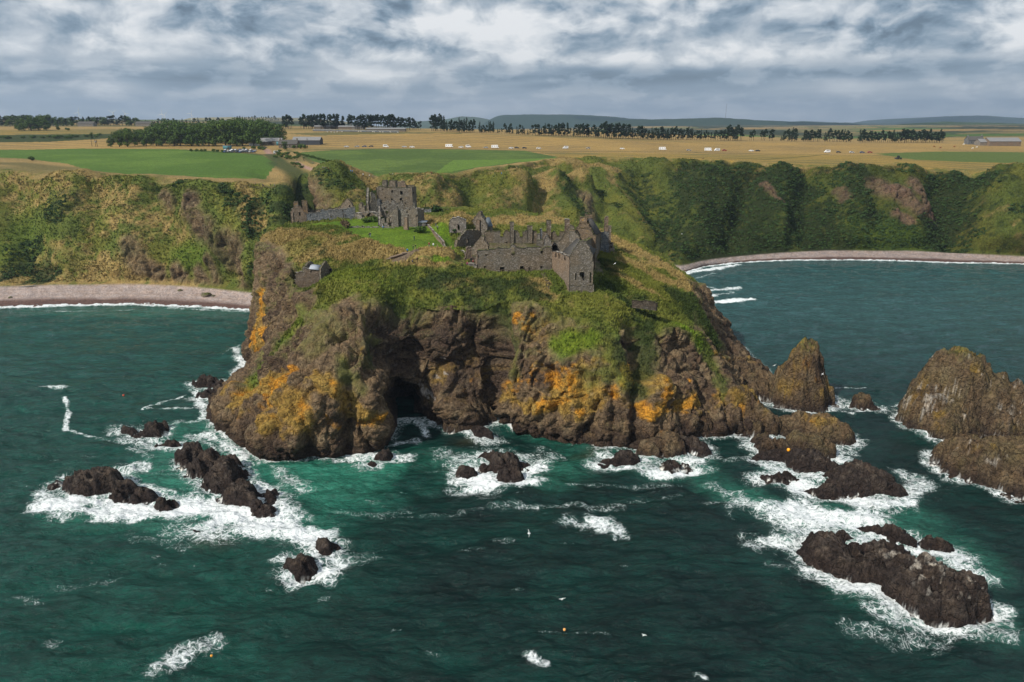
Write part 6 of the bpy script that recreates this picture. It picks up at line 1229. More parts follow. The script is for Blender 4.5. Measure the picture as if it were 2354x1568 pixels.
plant('bush_brown', 4, 1420, 790, 4.2, 'round brown bush on the brow left of the lawn', sx=.85); plant('bush', 3, 1660, 1375, 3.6, 'dark green bush at the foot of the square stone tank', sx=1.1); plant('bush', 3, 1530, 1345, 1.3, 'tiny bush left of the bush by the stone tank'); plant('bush_ivy', 1, 110, 510, 1.9, 'small bush by the mound doorway')
pI = HH(*q(3, 2010, 935)).copy(); tree('bush_ivy', (pI[0], 282, 49.4), 5., 'dense dark ivy block at the right end of the enclosure wall', None, 'ivy_bush', 'bush', 1.15)
for i, xx in enumerate(np.linspace(380, 800, 9)):
    p = UZ(*q(3, xx, 1140), 48.2); tree('bush', (p[0], p[1]+2+(i % 2)*1.3, 48.), 2.9, 'clipped green hedge mound in front of the ruins', 'bushes of the hedge mound before the ruins', 'hedge_bush', 'bush', 1.25)
# ---- ground cover: tufts and scrub as stuff
def tufts(name, P, colr, n, h, wd_, rng, k=3, rv=(.78, 1.3), kind='stuff', nn=None):
    i = rng.integers(0, len(P), n); base = P[i]+rng.normal(size=(n, 3))*np.array([.25, .25, 0]); V = []; Cc_ = []
    for q_ in range(k):
        a = rng.uniform(0, 2*pi, n); d = np.stack([np.cos(a), np.sin(a), a*0], 1); up = np.stack([rng.normal(size=n)*.35+.25, rng.normal(size=n)*.35, np.ones(n)], 1)*(h*rng.uniform(.5, 1.3, n))[:, None]
        w_ = (wd_*rng.uniform(.6, 1.4, n))[:, None]; b_ = base+rng.normal(size=(n, 3))*.1
        V.append(np.stack([b_-d*w_-[0, 0, .1], b_+d*w_-[0, 0, .1], b_+up], 1))
        c = colr[i]*rng.uniform(*rv, n)[:, None]; Cc_.append(np.repeat(c[:, None], 3, 1))
    V = np.concatenate(V).reshape(-1, 3); Cc_ = np.concatenate(Cc_).reshape(-1, 3); T = np.arange(len(V)).reshape(-1, 3)
    o = mesh_np(name, V, None, M['grass_blade'], Cc_, smooth=False, T=T); tag(o, kind='stuff'); return o
m, g, b = newmat('grass_blades'); ca = g.new('ShaderNodeVertexColor'); ca.layer_name = 'Col'; g.put(b.inputs['Base Color'], ca.outputs[0]); b.inputs['Roughness'].default_value = .9; b.inputs['Specular IOR Level'].default_value = .1
M['grass_blade'] = m
rg = np.random.default_rng(3)
hx, hy, hdz = HEAD['p']
gm = (veg > .75) & ~lawn & ~court & ~path & ~stairs & (rowi > 5) & (P1[:, 1] < 296) & (N1[:, 2] > .1)
idx = np.where(gm)[0]; ar = 1.; gi = rg.choice(idx, 70000)
tufts('long_grass', P1[gi], Cm[gi]*1.25, 70000, .55, .16, rg)
sx_m = slopew*(1-mrock) > .5; mi = np.where(sx_m & (np.abs(MV['p'][0]-1176) < 1260))[0]; mi = rg.choice(mi, 60000)
tufts('hillside_grass', Q1[mi], Cq[mi]*1.2, 60000, .6, .3, rg, 3, (.8, 1.25))
dkm = np.where(sx_m & (np.abs(MV['p'][0]-1176) < 1260) & ((darkm+cloud_shade+fbm(Q0, 12, 3, 601)*.7) > .62))[0]
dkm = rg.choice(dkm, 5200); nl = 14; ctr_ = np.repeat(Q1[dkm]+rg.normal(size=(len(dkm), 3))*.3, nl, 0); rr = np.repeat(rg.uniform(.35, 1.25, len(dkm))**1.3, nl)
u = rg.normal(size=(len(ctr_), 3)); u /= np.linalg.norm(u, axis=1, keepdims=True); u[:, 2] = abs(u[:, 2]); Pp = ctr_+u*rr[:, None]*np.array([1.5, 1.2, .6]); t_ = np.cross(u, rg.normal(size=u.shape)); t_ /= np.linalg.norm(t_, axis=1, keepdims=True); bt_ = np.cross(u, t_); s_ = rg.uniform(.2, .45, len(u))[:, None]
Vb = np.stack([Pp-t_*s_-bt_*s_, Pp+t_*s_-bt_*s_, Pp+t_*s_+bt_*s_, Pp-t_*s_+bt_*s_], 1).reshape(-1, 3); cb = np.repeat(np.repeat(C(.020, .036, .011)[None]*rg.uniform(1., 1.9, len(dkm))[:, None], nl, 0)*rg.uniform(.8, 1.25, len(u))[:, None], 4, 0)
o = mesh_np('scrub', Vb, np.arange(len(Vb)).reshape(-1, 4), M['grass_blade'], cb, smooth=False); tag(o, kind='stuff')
# ------------------------------------------------------------------ farms and far structures
M['roof_grey'] = flat_mat('sheet_roof', (.20, .20, .20), .7, .5, .5); M['wall_dark'] = flat_mat('dark_cladding', (.045, .05, .06), .8, .3, .6); M['white'] = flat_mat('white_paint', (.75, .76, .76), .4, .1, 1)
M['teal'] = flat_mat('teal_paint', (.05, .17, .20), .6, .2, 1); M['glass'] = flat_mat('dark_glass', (.02, .025, .03), .15, .1, 1, spec=.6); M['tyre'] = flat_mat('tyre', (.02, .02, .02), .9, .1, 1)
def barn(x, y, w_, d_, hw, hr_, label, wallm='stone', roofm='roof_grey', rz=0., name='farm_shed', win=0, door=None, cat='farm building', chim=0):
    p = MH(x, y); e = bld(name, label, cat, p); e.rotation_euler = (0, 0, rz); X = w_/2
    V = [(-X, 0, -1), (X, 0, -1), (X, d_, -1), (-X, d_, -1), (-X, 0, hw), (X, 0, hw), (X, d_, hw), (-X, d_, hw), (-X, d_/2, hw+hr_), (X, d_/2, hw+hr_)]
    mesh_np('wall', V, [(0, 1, 5, 4), (2, 3, 7, 6)], M[wallm], smooth=False, parent=e, T=None) if False else None
    me = bpy.data.meshes.new('wall'); me.from_pydata(V, [], [(0, 1, 5, 4), (2, 3, 7, 6), (1, 2, 6, 9, 5), (3, 0, 4, 8, 7)]); me.materials.append(M[wallm]); o = bpy.data.objects.new('wall', me); col.objects.link(o); o.parent = e
    ov = .4; Z = hw+hr_+.12; r_ = bpy.data.meshes.new('roof'); s = hr_/(d_/2)
    RV = [(-X-ov, -ov, hw-ov*s+.12), (X+ov, -ov, hw-ov*s+.12), (X+ov, d_/2, Z), (-X-ov, d_/2, Z), (-X-ov, d_+ov, hw-ov*s+.12), (X+ov, d_+ov, hw-ov*s+.12)]; RV += [(a, b_, c-.2) for a, b_, c in RV]
    r_.from_pydata(RV, [], [(0, 1, 2, 3), (3, 2, 5, 4), (6, 9, 8, 7), (9, 10, 11, 8), (0, 6, 7, 1), (4, 5, 11, 10), (0, 3, 9, 6), (3, 4, 10, 9), (1, 7, 8, 2), (2, 8, 11, 5)]); r_.materials.append(M[roofm]); o = bpy.data.objects.new('roof', r_); col.objects.link(o); o.parent = e
    for k in range(win): box(e, 'window', (-X+(k+.7)*w_/(win+.4), -.03, hw*.4), (1., .12, 1.1), 0, 'glass')
    for k in range(chim): box(e, 'chimney', ((-X+.6) if k == 0 else X-.6, d_/2, hw+hr_*.6), (1., 1., hr_*.4+1.6), 0, wallm)
    if door: box(e, 'door', (door*X, -.05, 0), (3.2, .14, hw*.85), 0, 'teal')
    return e
C3 = lambda x, y: ((900+x/2.9425)/1.74076, (430+y/2.9425)/1.74076)
C5 = lambda x, y: ((2800+x/1.8164)/1.74076, (430+y/1.8164)/1.74076)
C4 = lambda x, y: ((1650+x/1.9617)/1.74076, (430+y/1.9617)/1.74076)
barn(*C3(500, 432), 14, 10, 3.4, 3.2, 'low grey stone barn at the left end of the farm sheds', win=2, door=None); barn(*C3(610, 440), 9, 9, 4.4, 2.6, 'stone barn with a tall teal door among the farm sheds', door=.3)
barn(*C3(745, 470), 17, 9, 4., 3.4, 'grey slated farmhouse in the middle of the farm sheds', 'stone', 'slate', win=4, chim=2, name='farmhouse'); barn(*C3(955, 432), 27, 12, 4.6, 3., 'long dark shed with a pale roof at the right end of the farm', 'wall_dark')
barn(*C5(2005, 262), 17, 8, 5., 3.6, 'stone farmhouse with two chimneys on the far right', 'stone_grey', 'slate', win=3, chim=2, name='farmhouse'); barn(*C5(2105, 270), 22, 10, 4., 3., 'low grey shed in the middle of the far right farm', 'stone_pale', 'roof_grey'); barn(*C5(2215, 272), 34, 14, 5., 3.6, 'long dark red shed at the right end of the far right farm', 'stone_red_lit')
for (x, y, w_, lb) in ((1150, 240, 22, 'low ruined stone shed left of the farm ruins'), (1300, 240, 30, 'pale long low building in the farm ruins'), (1420, 243, 20, 'pinkish low building in the farm ruins'), (1560, 246, 16, 'small pale block near the middle of the farm ruins'), (1890, 272, 48, 'long grey stone steading at the right end of the farm ruins')):
    barn(*C3(x, y), w_, 8, 3.2, 1.3, lb, 'stone_pale' if 'pale' in lb else 'stone_red_lit' if 'pink' in lb else 'stone', 'roof_grey', name='ruined_steading')
a_, b_ = MH(*C3(1030, 268)), MH(*C3(2040, 284)); wl_ = bld('field_wall', 'long grey stone wall in front of the farm ruins', 'wall', a_); L = np.linalg.norm(b_[:2]-a_[:2]); nseg = 30; Pl = [a_+(b_-a_)*k/nseg for k in range(nseg+1)]
Vw = []; 
for k, p in enumerate(Pl): z = MH(*[float(v) for v in np.array(C3(lerp(1030, 2040, k/nseg), lerp(268, 284, k/nseg)))])[2]; Vw += [(p[0], p[1], z-1), (p[0], p[1], z+2.4), (p[0], p[1]+.8, z+2.4), (p[0], p[1]+.8, z-1)]
mesh_np('wall', Vw, gridq(nseg+1, 4, True), M['stone_grey'], smooth=False, parent=wl_); fix(wl_)
for (x, y) in ((110, 282), (196, 284), (330, 284)):
    barn(x, y+4, 24, 10, 4, 3.2, 'grey roofed house half hidden in the far left trees', 'stone_pale', 'slate', name='distant_house').__setitem__('group', 'houses in the far left trees')
for i, x in enumerate((381, 401, 413)): barn(x/1., 289, 12, 6, 3, 1.2, 'long white tent at the edge of the far left field', 'white', 'white', name='tent', cat='tent').__setitem__('group', 'white tents at the far left')
# wind turbines and mast
m0 = None
def turbine(x, yh, Y, hub, rot):
    P = UY(x, yh, Y); e = bld('wind_turbine', 'tiny white wind turbine on the left skyline', 'wind turbine', (P[0], P[1], P[2]-hub), 'wind turbines on the left skyline')
    V, Q = tube([(0, 0, 0), (0, 0, hub*.5), (0, 0, hub)], [2.2, 1.7, 1.1], 8); mesh_np('tower', V, Q, M['white'], parent=e); box(e, 'nacelle', (0, 0, hub-1), (2.4, 6, 2.6), 0, 'white')
    for k in range(3):
        a = rot+k*2*pi/3; V, Q = tube([(0, -4, hub+.4), (sin(a)*hub*.25, -4, hub+.4+cos(a)*hub*.25), (sin(a)*hub*.62, -4, hub+.4+cos(a)*hub*.62)], [1.0, 1.3, .3], 5); mesh_np('blade', V, Q, M['white'], parent=e)
for x, y, r_ in ((738, 50, .3), (1065, 50, 1.), (1180, 60, 1.6), (1525, 60, .1), (1548, 75, .8), (1800, 60, .5)): turbine((x/2.354)/1.74076, (430+y/2.354)/1.74076, 4300, 52, r_)
P = UY(1667, 272, 5200); e = bld('radio_mast', 'very thin tall radio mast on the wooded ridge', 'mast', P); hm = UY(1667, 238, 5200)[2]-P[2]; V, Q = tube([(0, 0, -20), (0, 0, hm)], [1., .6], 5); mesh_np('pole', V, Q, M['wall_dark'], parent=e)
def pole(x, yb, yt, label, box_=False, Pm=None):
    p = MH(x, yb); d = p[1]*cp+(CAMZ-p[2])*sp_; h = (yb-yt)*d/F; e = bld('utility_pole', label, 'pole', p); V, Q = tube([(0, 0, -.5), (0, 0, h)], [.22, .16], 6); mesh_np('post', V, Q, M['bark'], parent=e); box(e, 'crossbar', (0, 0, h-1), (2.2, .2, .2), 0, 'bark')
    if box_: box(e, 'transformer', (.6, -.3, h*.55), (1.1, .8, 1.4), 0, 'roof_grey')
pole(212, 335, 317, 'wooden pole in the golden strip, left of the twin poles'); pole(221, 335, 319, 'left one of the twin poles that carry a transformer', True); pole(223.5, 335, 319, 'right one of the twin poles that carry a transformer'); pole(C3(978, 468)[0], C3(978, 468)[1], C3(978, 360)[1], 'tall wooden pole in front of the long farm shed')
# ------------------------------------------------------------------ vehicles
def loft_box(prof, w_, tw=None):
    n = len(prof); V = [(x, -w_/2*(tw[i] if tw else 1), z) for i, (x, z) in enumerate(prof)]+[(x, w_/2*(tw[i] if tw else 1), z) for i, (x, z) in enumerate(prof)]
    return V, [tuple(range(n))[::-1], tuple(range(n, 2*n))]+[(i, (i+1) % n, (i+1) % n+n, i+n) for i in range(n)]
def pym(name, V, Fc, mat):
    me = bpy.data.meshes.new(name); me.from_pydata([tuple(map(float, v)) for v in V], [], Fc); me.materials.append(mat); return me
def wheel_me(r): 
    V, Q = tube([(0, -.11, 0), (0, .11, 0)], [r, r], 14); n = 14; return pym('wheel', V, [tuple(q_) for q_ in Q]+[tuple(range(n)), tuple(range(n, 2*n))], M['tyre'])
def paint_m(name, c): return flat_mat(name, c, .3, .05, 1, spec=.5)
PM = {'white': paint_m('car_white', (.78, .79, .8)), 'grey': paint_m('car_grey', (.28, .29, .30)), 'dark': paint_m('car_dark', (.03, .035, .045)), 'blue': paint_m('car_blue', (.04, .07, .15)), 'red': paint_m('car_red', (.28, .03, .03)), 'silver': paint_m('car_silver', (.45, .46, .48))}
CARB = loft_box([(-2.2, .35), (-2.25, .85), (-1.95, 1.0), (-1.5, 1.42), (.35, 1.46), (1.05, 1.02), (2.05, .88), (2.2, .6), (2.15, .3)], 1.75, [1, 1, .96, .82, .82, .96, .96, .95, 1])
CARG = loft_box([(-1.86, 1.03), (-1.47, 1.38), (.33, 1.41), (.95, 1.05)], 1.79, [.97, .84, .84, .97])
VANB = loft_box([(-2.5, .4), (-2.5, 2.3), (-2.3, 2.5), (1.1, 2.5), (1.6, 1.45), (2.5, 1.15), (2.6, .4)], 2., None); VANG = loft_box([(-1.8, 1.5), (-1.8, 2.05), (1.05, 2.1), (1.38, 1.5)], 2.04, None)
MHB = loft_box([(-3.4, .55), (-3.4, 2.9), (2.3, 3.05), (2.9, 2.75), (2.75, 2.2), (2.3, 1.95), (2.75, 1.3), (3.45, 1.1), (3.5, .5)], 2.2, None)
WH = wheel_me(.33)
def vehicle(kind, p, rz, colr, label, grp):
    nm = {'car': 'parked_car', 'van': 'camper_van', 'home': 'motorhome'}[kind]; e = bld(nm, label, {'car': 'car', 'van': 'van', 'home': 'motorhome'}[kind], p, grp); e.rotation_euler = (0, 0, rz)
    B_ = {'car': CARB, 'van': VANB, 'home': MHB}[kind]; key = (kind, colr)
    if key not in vehicle.c: vehicle.c[key] = pym('body', B_[0], B_[1], PM[colr])
    o = bpy.data.objects.new('body', vehicle.c[key]); col.objects.link(o); o.parent = e
    if kind != 'home':
        G_ = CARG if kind == 'car' else VANG
        if kind not in vehicle.g: vehicle.g[kind] = pym('window', G_[0], G_[1], M['glass'])
        o = bpy.data.objects.new('window', vehicle.g[kind]); col.objects.link(o); o.parent = e
    else:
        for wx0, zz, ww in ((-2.4, 1.7, .9), (-.2, 1.7, .7), (1.5, 1.75, .5)): box(e, 'window', (wx0, 0, zz), (ww, 2.24, .55), 0, 'glass')
        v_, f_ = loft_box([(2.36, 1.9), (2.72, 1.36), (2.78, 1.36), (2.42, 1.9)], 2.0); o = bpy.data.objects.new('windscreen', pym('windscreen', v_, f_, M['glass'])); col.objects.link(o); o.parent = e
    wb_ = {'car': 1.35, 'van': 1.6, 'home': 2.2}[kind]
    for sx_ in (-wb_, wb_):
        for sy_ in (-1, 1): o = bpy.data.objects.new('wheel', WH); col.objects.link(o); o.parent = e; o.location = (sx_, sy_*({'car': .8, 'van': .93, 'home': 1.03}[kind]), .33)
    return e
vehicle.c = {}; vehicle.g = {}
gv = 'vehicles parked along the verge of the road'
row = [(C4, 287, 309, 'home', 'white', 'motorhome above the left part of the near green field, leftmost of its kind'), (C4, 378, 310, 'car', 'white', 'white car between the leftmost motorhome and a white van'), (C4, 440, 310, 'van', 'white', 'white camper van right of the leftmost motorhome'), (C4, 575, 314, 'car', 'grey', 'grey car left of the second motorhome'), (C4, 650, 314, 'home', 'white', 'second white motorhome from the left'),
 (C4, 775, 316, 'car', 'white', 'white car directly right of the second motorhome'), (C4, 820, 314, 'car', 'dark', 'dark car right of the white car after the second motorhome'), (C4, 877, 316, 'car', 'dark', 'dark car above the corner of the near green field'), (C4, 988, 317, 'car', 'white', 'low white car alone above the green field corner'), (C4, 1198, 316, 'van', 'white', 'small white camper van alone in the middle of the road row'), (C4, 1380, 316, 'car', 'grey', 'grey car beside a brown bank on the road'), (C4, 1645, 320, 'car', 'white', 'white car below a dark brown bank on the road'), (C4, 1960, 327, 'home', 'white', 'third white motorhome from the left, alone in the stubble'), (C4, 2170, 332, 'car', 'grey', 'grey car left of the motorhome pair'),
 (C5, 57, 309, 'home', 'white', 'left one of the motorhome pair'), (C5, 125, 309, 'van', 'white', 'camper van of the motorhome pair'), (C5, 175, 309, 'car', 'red', 'dark red car right of the motorhome pair'), (C5, 370, 312, 'car', 'white', 'white car with a dark car behind it, right of centre'), (C5, 418, 312, 'car', 'dark', 'dark car right beside a white one, right of centre'), (C5, 922, 322, 'van', 'white', 'rightmost white van on the road'), (C5, 1008, 322, 'car', 'dark', 'dark car just right of the rightmost white van'), (C5, 1103, 323, 'car', 'silver', 'silver car in the rightmost group of cars'), (C5, 1180, 324, 'car', 'blue', 'blue car in the rightmost group of cars'), (C5, 1233, 324, 'car', 'red', 'red car at the right end of the road row'),
 (C3, 1430, 458, 'car', 'silver', 'silver car at the left end of the road row'), (C3, 1550, 459, 'car', 'grey', 'grey car second from the left end of the road row'), (C3, 1640, 457, 'car', 'blue', 'blue grey car third from the left end of the road row'), (C3, 1724, 457, 'car', 'dark', 'dark car left of the big white car'), (C3, 1890, 460, 'van', 'white', 'white van near the left end of the road row'), (C3, 2114, 463, 'car', 'silver', 'silver car left of the long white car'), (C3, 2200, 463, 'car', 'white', 'long white car in the left part of the road row')]
for f_, x, y, k, c_, lb in row: vehicle(k, MH(*f_(x, y)), rt.uniform(-.15, .15)+(pi if rt.random() < .4 else 0), c_, lb, gv)
for i in range(26):
    t = i % 9; r_ = i//9; x, y = C3(8+t*42+rt.uniform(-6, 6), 520-r_*13+rt.uniform(-2, 2)); vehicle('car', MH(x, y), pi/2+rt.uniform(-.1, .1)+1.0*(r_ == 1), rt.choice(['white', 'silver', 'dark', 'blue', 'grey', 'dark']), 'car standing in the car park between the wood and the near field', 'cars in the car park')
for x, y, lb in ((320, 445, 'left one of the two white camper vans behind the car park bushes'), (378, 445, 'right one of the two white camper vans behind the car park bushes')): vehicle('van', MH(*C3(x, y)), .2, 'white', lb, 'camper vans at the car park')
vehicle('van', MH(*C3(605, 535)), .3, 'white', 'white van at the head of the pale path', None); vehicle('car', MH(*C3(465, 468)), .1, 'dark', 'dark car in front of the farm sheds', None)
p = MH(*C3(30, 475)); e = bld('kiosk', 'small teal hut at the left side of the car park', 'kiosk', p); box(e, 'wall', (0, 0, -.3), (7, 3, 3.2), 0, 'teal'); box(e, 'roof', (0, 0, 2.9), (7.4, 3.4, .25), 0, 'roof_grey'); box(e, 'door', (1.5, -1.53, 0), (1., .1, 2.1), 0, 'wall_dark')
p = MH(*C5(1440, 372)); e = bld('tractor', 'dark green tractor working the stubble field at right', 'tractor', p); PM['green'] = paint_m('tractor_green', (.02, .07, .02))
v_, f_ = loft_box([(-1., .9), (-1., 1.5), (.4, 1.6), (2.2, 1.45), (2.3, .8)], 1.1); o = bpy.data.objects.new('body', pym('body', v_, f_, PM['green'])); col.objects.link(o); o.parent = e
v_, f_ = loft_box([(-1.1, 1.5), (-1., 2.9), (.3, 2.9), (.5, 1.6)], 1.5); o = bpy.data.objects.new('cab', pym('cab', v_, f_, M['glass'])); col.objects.link(o); o.parent = e
for r_, x in ((.85, -.8), (.5, 1.8)):
    wm = wheel_me(r_)
    for s in (-1, 1): o = bpy.data.objects.new('wheel', wm); col.objects.link(o); o.parent = e; o.location = (x, s*.85, r_); o.scale = (1, 2.2, 1)
v_, f_ = loft_box([(-2.6, .3), (-2.8, 1.4), (-1.4, 1.3), (-1.2, .5)], 2.4); o = bpy.data.objects.new('mower', pym('mower', v_, f_, M['wall_dark'])); col.objects.link(o); o.parent = e
# ------------------------------------------------------------------ people and animals (one skinned body each)
def skin_mesh(name, verts, edges, radii, mats=None, zsplit=None, sub=1):
    me = bpy.data.meshes.new(name); me.from_pydata(verts, edges, []); o = bpy.data.objects.new(name, me); col.objects.link(o)
    md = o.modifiers.new('s', 'SKIN'); 
    for i, r_ in enumerate(radii): me.skin_vertices[0].data[i].radius = (r_, r_*.85) if not isinstance(r_, tuple) else r_
    me.skin_vertices[0].data[0].use_root = True; md.use_smooth_shade = True
    if sub: ss_ = o.modifiers.new('d', 'SUBSURF'); ss_.levels = sub; ss_.render_levels = sub
    dg = bpy.context.evaluated_depsgraph_get(); m2 = bpy.data.meshes.new_from_object(o.evaluated_get(dg)); bpy.data.objects.remove(o); m2.name = name
    for m_ in (mats or []): m2.materials.append(m_)
    return m2
skinm = flat_mat('skin', (.45, .27, .19), .6, .1, 3)
def body(pose):
    st = {'stand': 0, 'walk': 1, 'sit': 2}[pose]
    if st < 2:
        s = .22*st; V = [(0, 0, .95), (0, 0, 1.2), (0, 0, 1.42), (0, -.01, 1.52), (0, -.02, 1.66), (-.1, 0, .9), (-.11, -.02-s*.5, .5), (-.11, .0-s, .06), (-.11, -.16-s, .03), (.1, 0, .9), (.11, -.02+s*.5, .5), (.11, .0+s, .08), (.11, -.15+s, .03), (-.2, 0, 1.4), (-.27, .03+s*.5, 1.13), (-.26, -.06+s*.6, .88), (.2, 0, 1.4), (.27, .03-s*.5, 1.13), (.26, -.06-s*.6, .88)]
    else: V = [(0, 0, .5), (0, .02, .75), (0, 0, .95), (0, -.02, 1.06), (0, -.05, 1.2), (-.1, 0, .48), (-.12, -.42, .5), (-.12, -.45, .08), (-.12, -.6, .03), (.1, 0, .48), (.12, -.42, .5), (.12, -.45, .08), (.12, -.6, .03), (-.2, 0, .93), (-.27, -.05, .68), (-.14, -.28, .58), (.2, 0, .93), (.27, -.05, .68), (.14, -.28, .58)]
    E = [(0, 1), (1, 2), (2, 3), (3, 4), (0, 5), (5, 6), (6, 7), (7, 8), (0, 9), (9, 10), (10, 11), (11, 12), (2, 13), (13, 14), (14, 15), (2, 16), (16, 17), (17, 18)]
    R_ = [.15, .145, .16, .062, .115, .105, .075, .052, .045, .105, .075, .052, .045, .065, .052, .038, .065, .052, .038]
    return V, E, R_
PB = {}
def person(p, pose, top, leg, label, rz=None, grp=None, hair=(.05, .035, .02)):
    V, E, R_ = body(pose)
    if pose not in PB: PB[pose] = skin_mesh('body', V, E, R_)
    me = PB[pose].copy(); zt_ = {'stand': (.93, 1.46), 'walk': (.93, 1.46), 'sit': (.58, .99)}[pose]
    for m_ in (paint_p(leg), paint_p(top), skinm, paint_p(hair)): me.materials.append(m_)
    for f in me.polygons:
        c = f.center; f.material_index = 0 if c.z < zt_[0] and abs(c.x) < .2 else 1 if c.z < zt_[1] else (3 if c.z > zt_[1]+.2 and c.y > -.05 else 2)
    o = bpy.data.objects.new('person', me); col.objects.link(o); o.location = (p[0], p[1], p[2]-.02); o.rotation_euler = (0, 0, rt.uniform(0, 6.28) if rz is None else rz); tag(o, label, 'person', grp); return o
_pp = {}
def paint_p(c):
    c = tuple(c)
    if c not in _pp: _pp[c] = flat_mat('cloth', c, .9, .1, 4)
    return _pp[c]
K, NV, RD, WT, BL, GY, TN = (.015, .015, .02), (.02, .03, .06), (.25, .03, .04), (.6, .6, .62), (.03, .22, .55), (.15, .15, .16), (.3, .2, .13)
ppl = [(7, 1772, 1112, 'walk', BL, K, 'person in a bright blue jacket at the top of the broad steps'), (7, 1857, 1062, 'stand', K, NV, 'left one of the pair in dark clothes standing on the lawn above the steps'), (7, 1888, 1062, 'stand', K, TN, 'right one of the pair in dark clothes on the lawn, tan trousers'), (7, 1875, 950, 'stand', (.02, .05, .04), NV, 'person alone in the middle of the lawn'),
 (7, 1268, 908, 'walk', K, K, 'left one of the pair walking on the lawn, all in black'), (7, 1285, 900, 'walk', NV, (.2, .25, .35), 'right one of the pair walking on the lawn, pale blue jeans'), (7, 2072, 1030, 'stand', RD, GY, 'person in dark red beside the garden wall'), (7, 2136, 1032, 'stand', WT, (.05, .2, .12), 'person in white and green near the garden wall'), (7, 2190, 1040, 'sit', TN, GY, 'person sitting at the near end of the garden wall'),
 (7, 1850, 1255, 'sit', NV, K, 'person crouching on the lower path below the steps'), (7, 1915, 1250, 'walk', (.06, .02, .03), K, 'person in dark maroon walking on the lower path'), (7, 2186, 805, 'walk', GY, K, 'nearer one of the pair on the right hand lawn'), (7, 2165, 770, 'walk', NV, GY, 'farther one of the pair on the right hand lawn'), (3, 1795, 1215, 'walk', K, K, 'person in black beside the square stone tank'),
 (3, 782, 1295, 'walk', (.05, .15, .3), NV, 'person in a blue jacket and white cap before the low lawn wall'), (3, 285, 1250, 'sit', K, K, 'person in black sitting on the low lawn wall'), (1, 275, 1300, 'sit', (.06, .07, .03), K, 'person in olive crouching by the short fence'), (1, 400, 1315, 'stand', (.25, .03, .08), K, 'person in crimson by the pale rubble left of the front range'), (1, 585, 1345, 'stand', (.3, .3, .4), GY, 'person in pale lilac at the corner of the front range'), (1, 545, 1240, 'sit', RD, K, 'person in red seated inside the stair ruin'), (1, 490, 1215, 'stand', K, K, 'person in black standing inside the stair ruin')]
for n_, x, y, po, tp, lg, lb in ppl: person(HH(*q(n_, x, y)), po, tp, lg, lb)
for i, x in enumerate((1345, 1400, 1450, 1520, 1575, 1625)): person(HH(*q(5, x, 905)), 'stand', (WT, NV, K, (.35, .2, .15), K, NV)[i], K, 'visitor in the tight group at the dark gable of the guardhouse', rz=None, grp='visitors beside the guardhouse')
C8 = lambda x, y: ((1000+x/1.6814)/1.74076, (380+y/1.6814)/1.74076)
for x, y in ((318, 440), (360, 440), (370, 442), (420, 462), (486, 502), (500, 504), (510, 506), (520, 506), (532, 508)): person(MH(*C8(x, y)), 'walk', rt.choice([K, NV, RD, GY]), K, 'walker on the pale path above the ravine', grp='walkers on the pale path')
for x, y in ((36, 610), (62, 612), (88, 618), (92, 620), (140, 618), (165, 622)): person(MH(*C8(x, y)), 'stand', rt.choice([K, NV, WT, GY]), K, 'visitor at the clifftop viewpoint fence', grp='visitors at the clifftop viewpoint')
for x, y in ((680, 525), (690, 527)): person(MH(*C8(x, y)), 'stand', BL, NV, 'visitor in bright blue on the edge of the near green field', grp='two visitors in bright blue')
for x, y in ((940, 540), (950, 541), (958, 541), (806, 556), (816, 557), (826, 557)): person(MH(*C8(x, y)), 'sit' if x > 900 else 'stand', rt.choice([K, WT, GY]), K, 'visitor resting beside the end of the clifftop path', grp='visitors at the end of the clifftop path')
for x, y, c_, lb in ((1220, 535, RD, 'lone visitor in red on the edge of the green field'), (1648, 538, K, 'left one of two walkers on the hill path'), (1692, 540, BL, 'right one of two walkers on the hill path, in blue'), (763, 550, WT, 'lone visitor in white above the mound')): person(MH(*C8(x, y)), 'stand', c_, NV, lb)
for x, y in ((2275, 408), (2283, 408)): person(MH(*C4(x, y)), 'stand', K, K, 'walker in black on the right clifftop', grp='two walkers on the right clifftop')
# sheep and cattle
sh = skin_mesh('sheep', [(0, 0, .62), (.4, 0, .64), (-.42, 0, .62), (.62, 0, .82), (.8, 0, .78), (.32, .14, .3), (.32, .14, .02), (.32, -.14, .3), (.32, -.14, .02), (-.36, .14, .3), (-.36, .14, .02), (-.36, -.14, .3), (-.36, -.14, .02)], [(0, 1), (0, 2), (1, 3), (3, 4), (1, 5), (5, 6), (1, 7), (7, 8), (2, 9), (9, 10), (2, 11), (11, 12)], [.3, .27, .28, .12, .08]+[.06, .04]*4, [flat_mat('fleece', (.62, .58, .50), .95, .2, 6)])
cow = sh.copy(); cow.materials.clear(); cow.materials.append(flat_mat('cow_hide', (.22, .09, .04), .8, .2, 4))
def animal(me, p, s, nm, lb, grp): o = bpy.data.objects.new(nm, me); col.objects.link(o); o.location = tuple(p); o.scale = (s, s, s); o.rotation_euler = (0, 0, rt.choice([0, pi])+rt.uniform(-.5, .5)); tag(o, lb, 'sheep' if nm == 'sheep' else 'cow', grp)
for x, y in ((1205, 285), (1250, 285), (1288, 286), (1323, 283), (1380, 280), (1568, 278), (1603, 277), (1735, 282), (1755, 284), (1825, 283), (1856, 284), (1950, 287), (2035, 288)): animal(sh, MH(*C3(x, y)), 1.5, 'sheep', 'pale sheep grazing along the wall of the farm ruins', 'sheep grazing by the farm ruins')
for i, (x, y) in enumerate(((1705, 283), (1748, 292), (1845, 282), (1915, 268), (1975, 298), (2010, 287))): animal(cow if i < 3 else sh, MH(*C5(x, y)), 1.9, 'cow' if i < 3 else 'sheep', 'brown cow grazing before the far right farm' if i < 3 else 'pale animal grazing close to the far right farm', 'cattle before the far right farm' if i < 3 else 'pale animals by the far right farm')
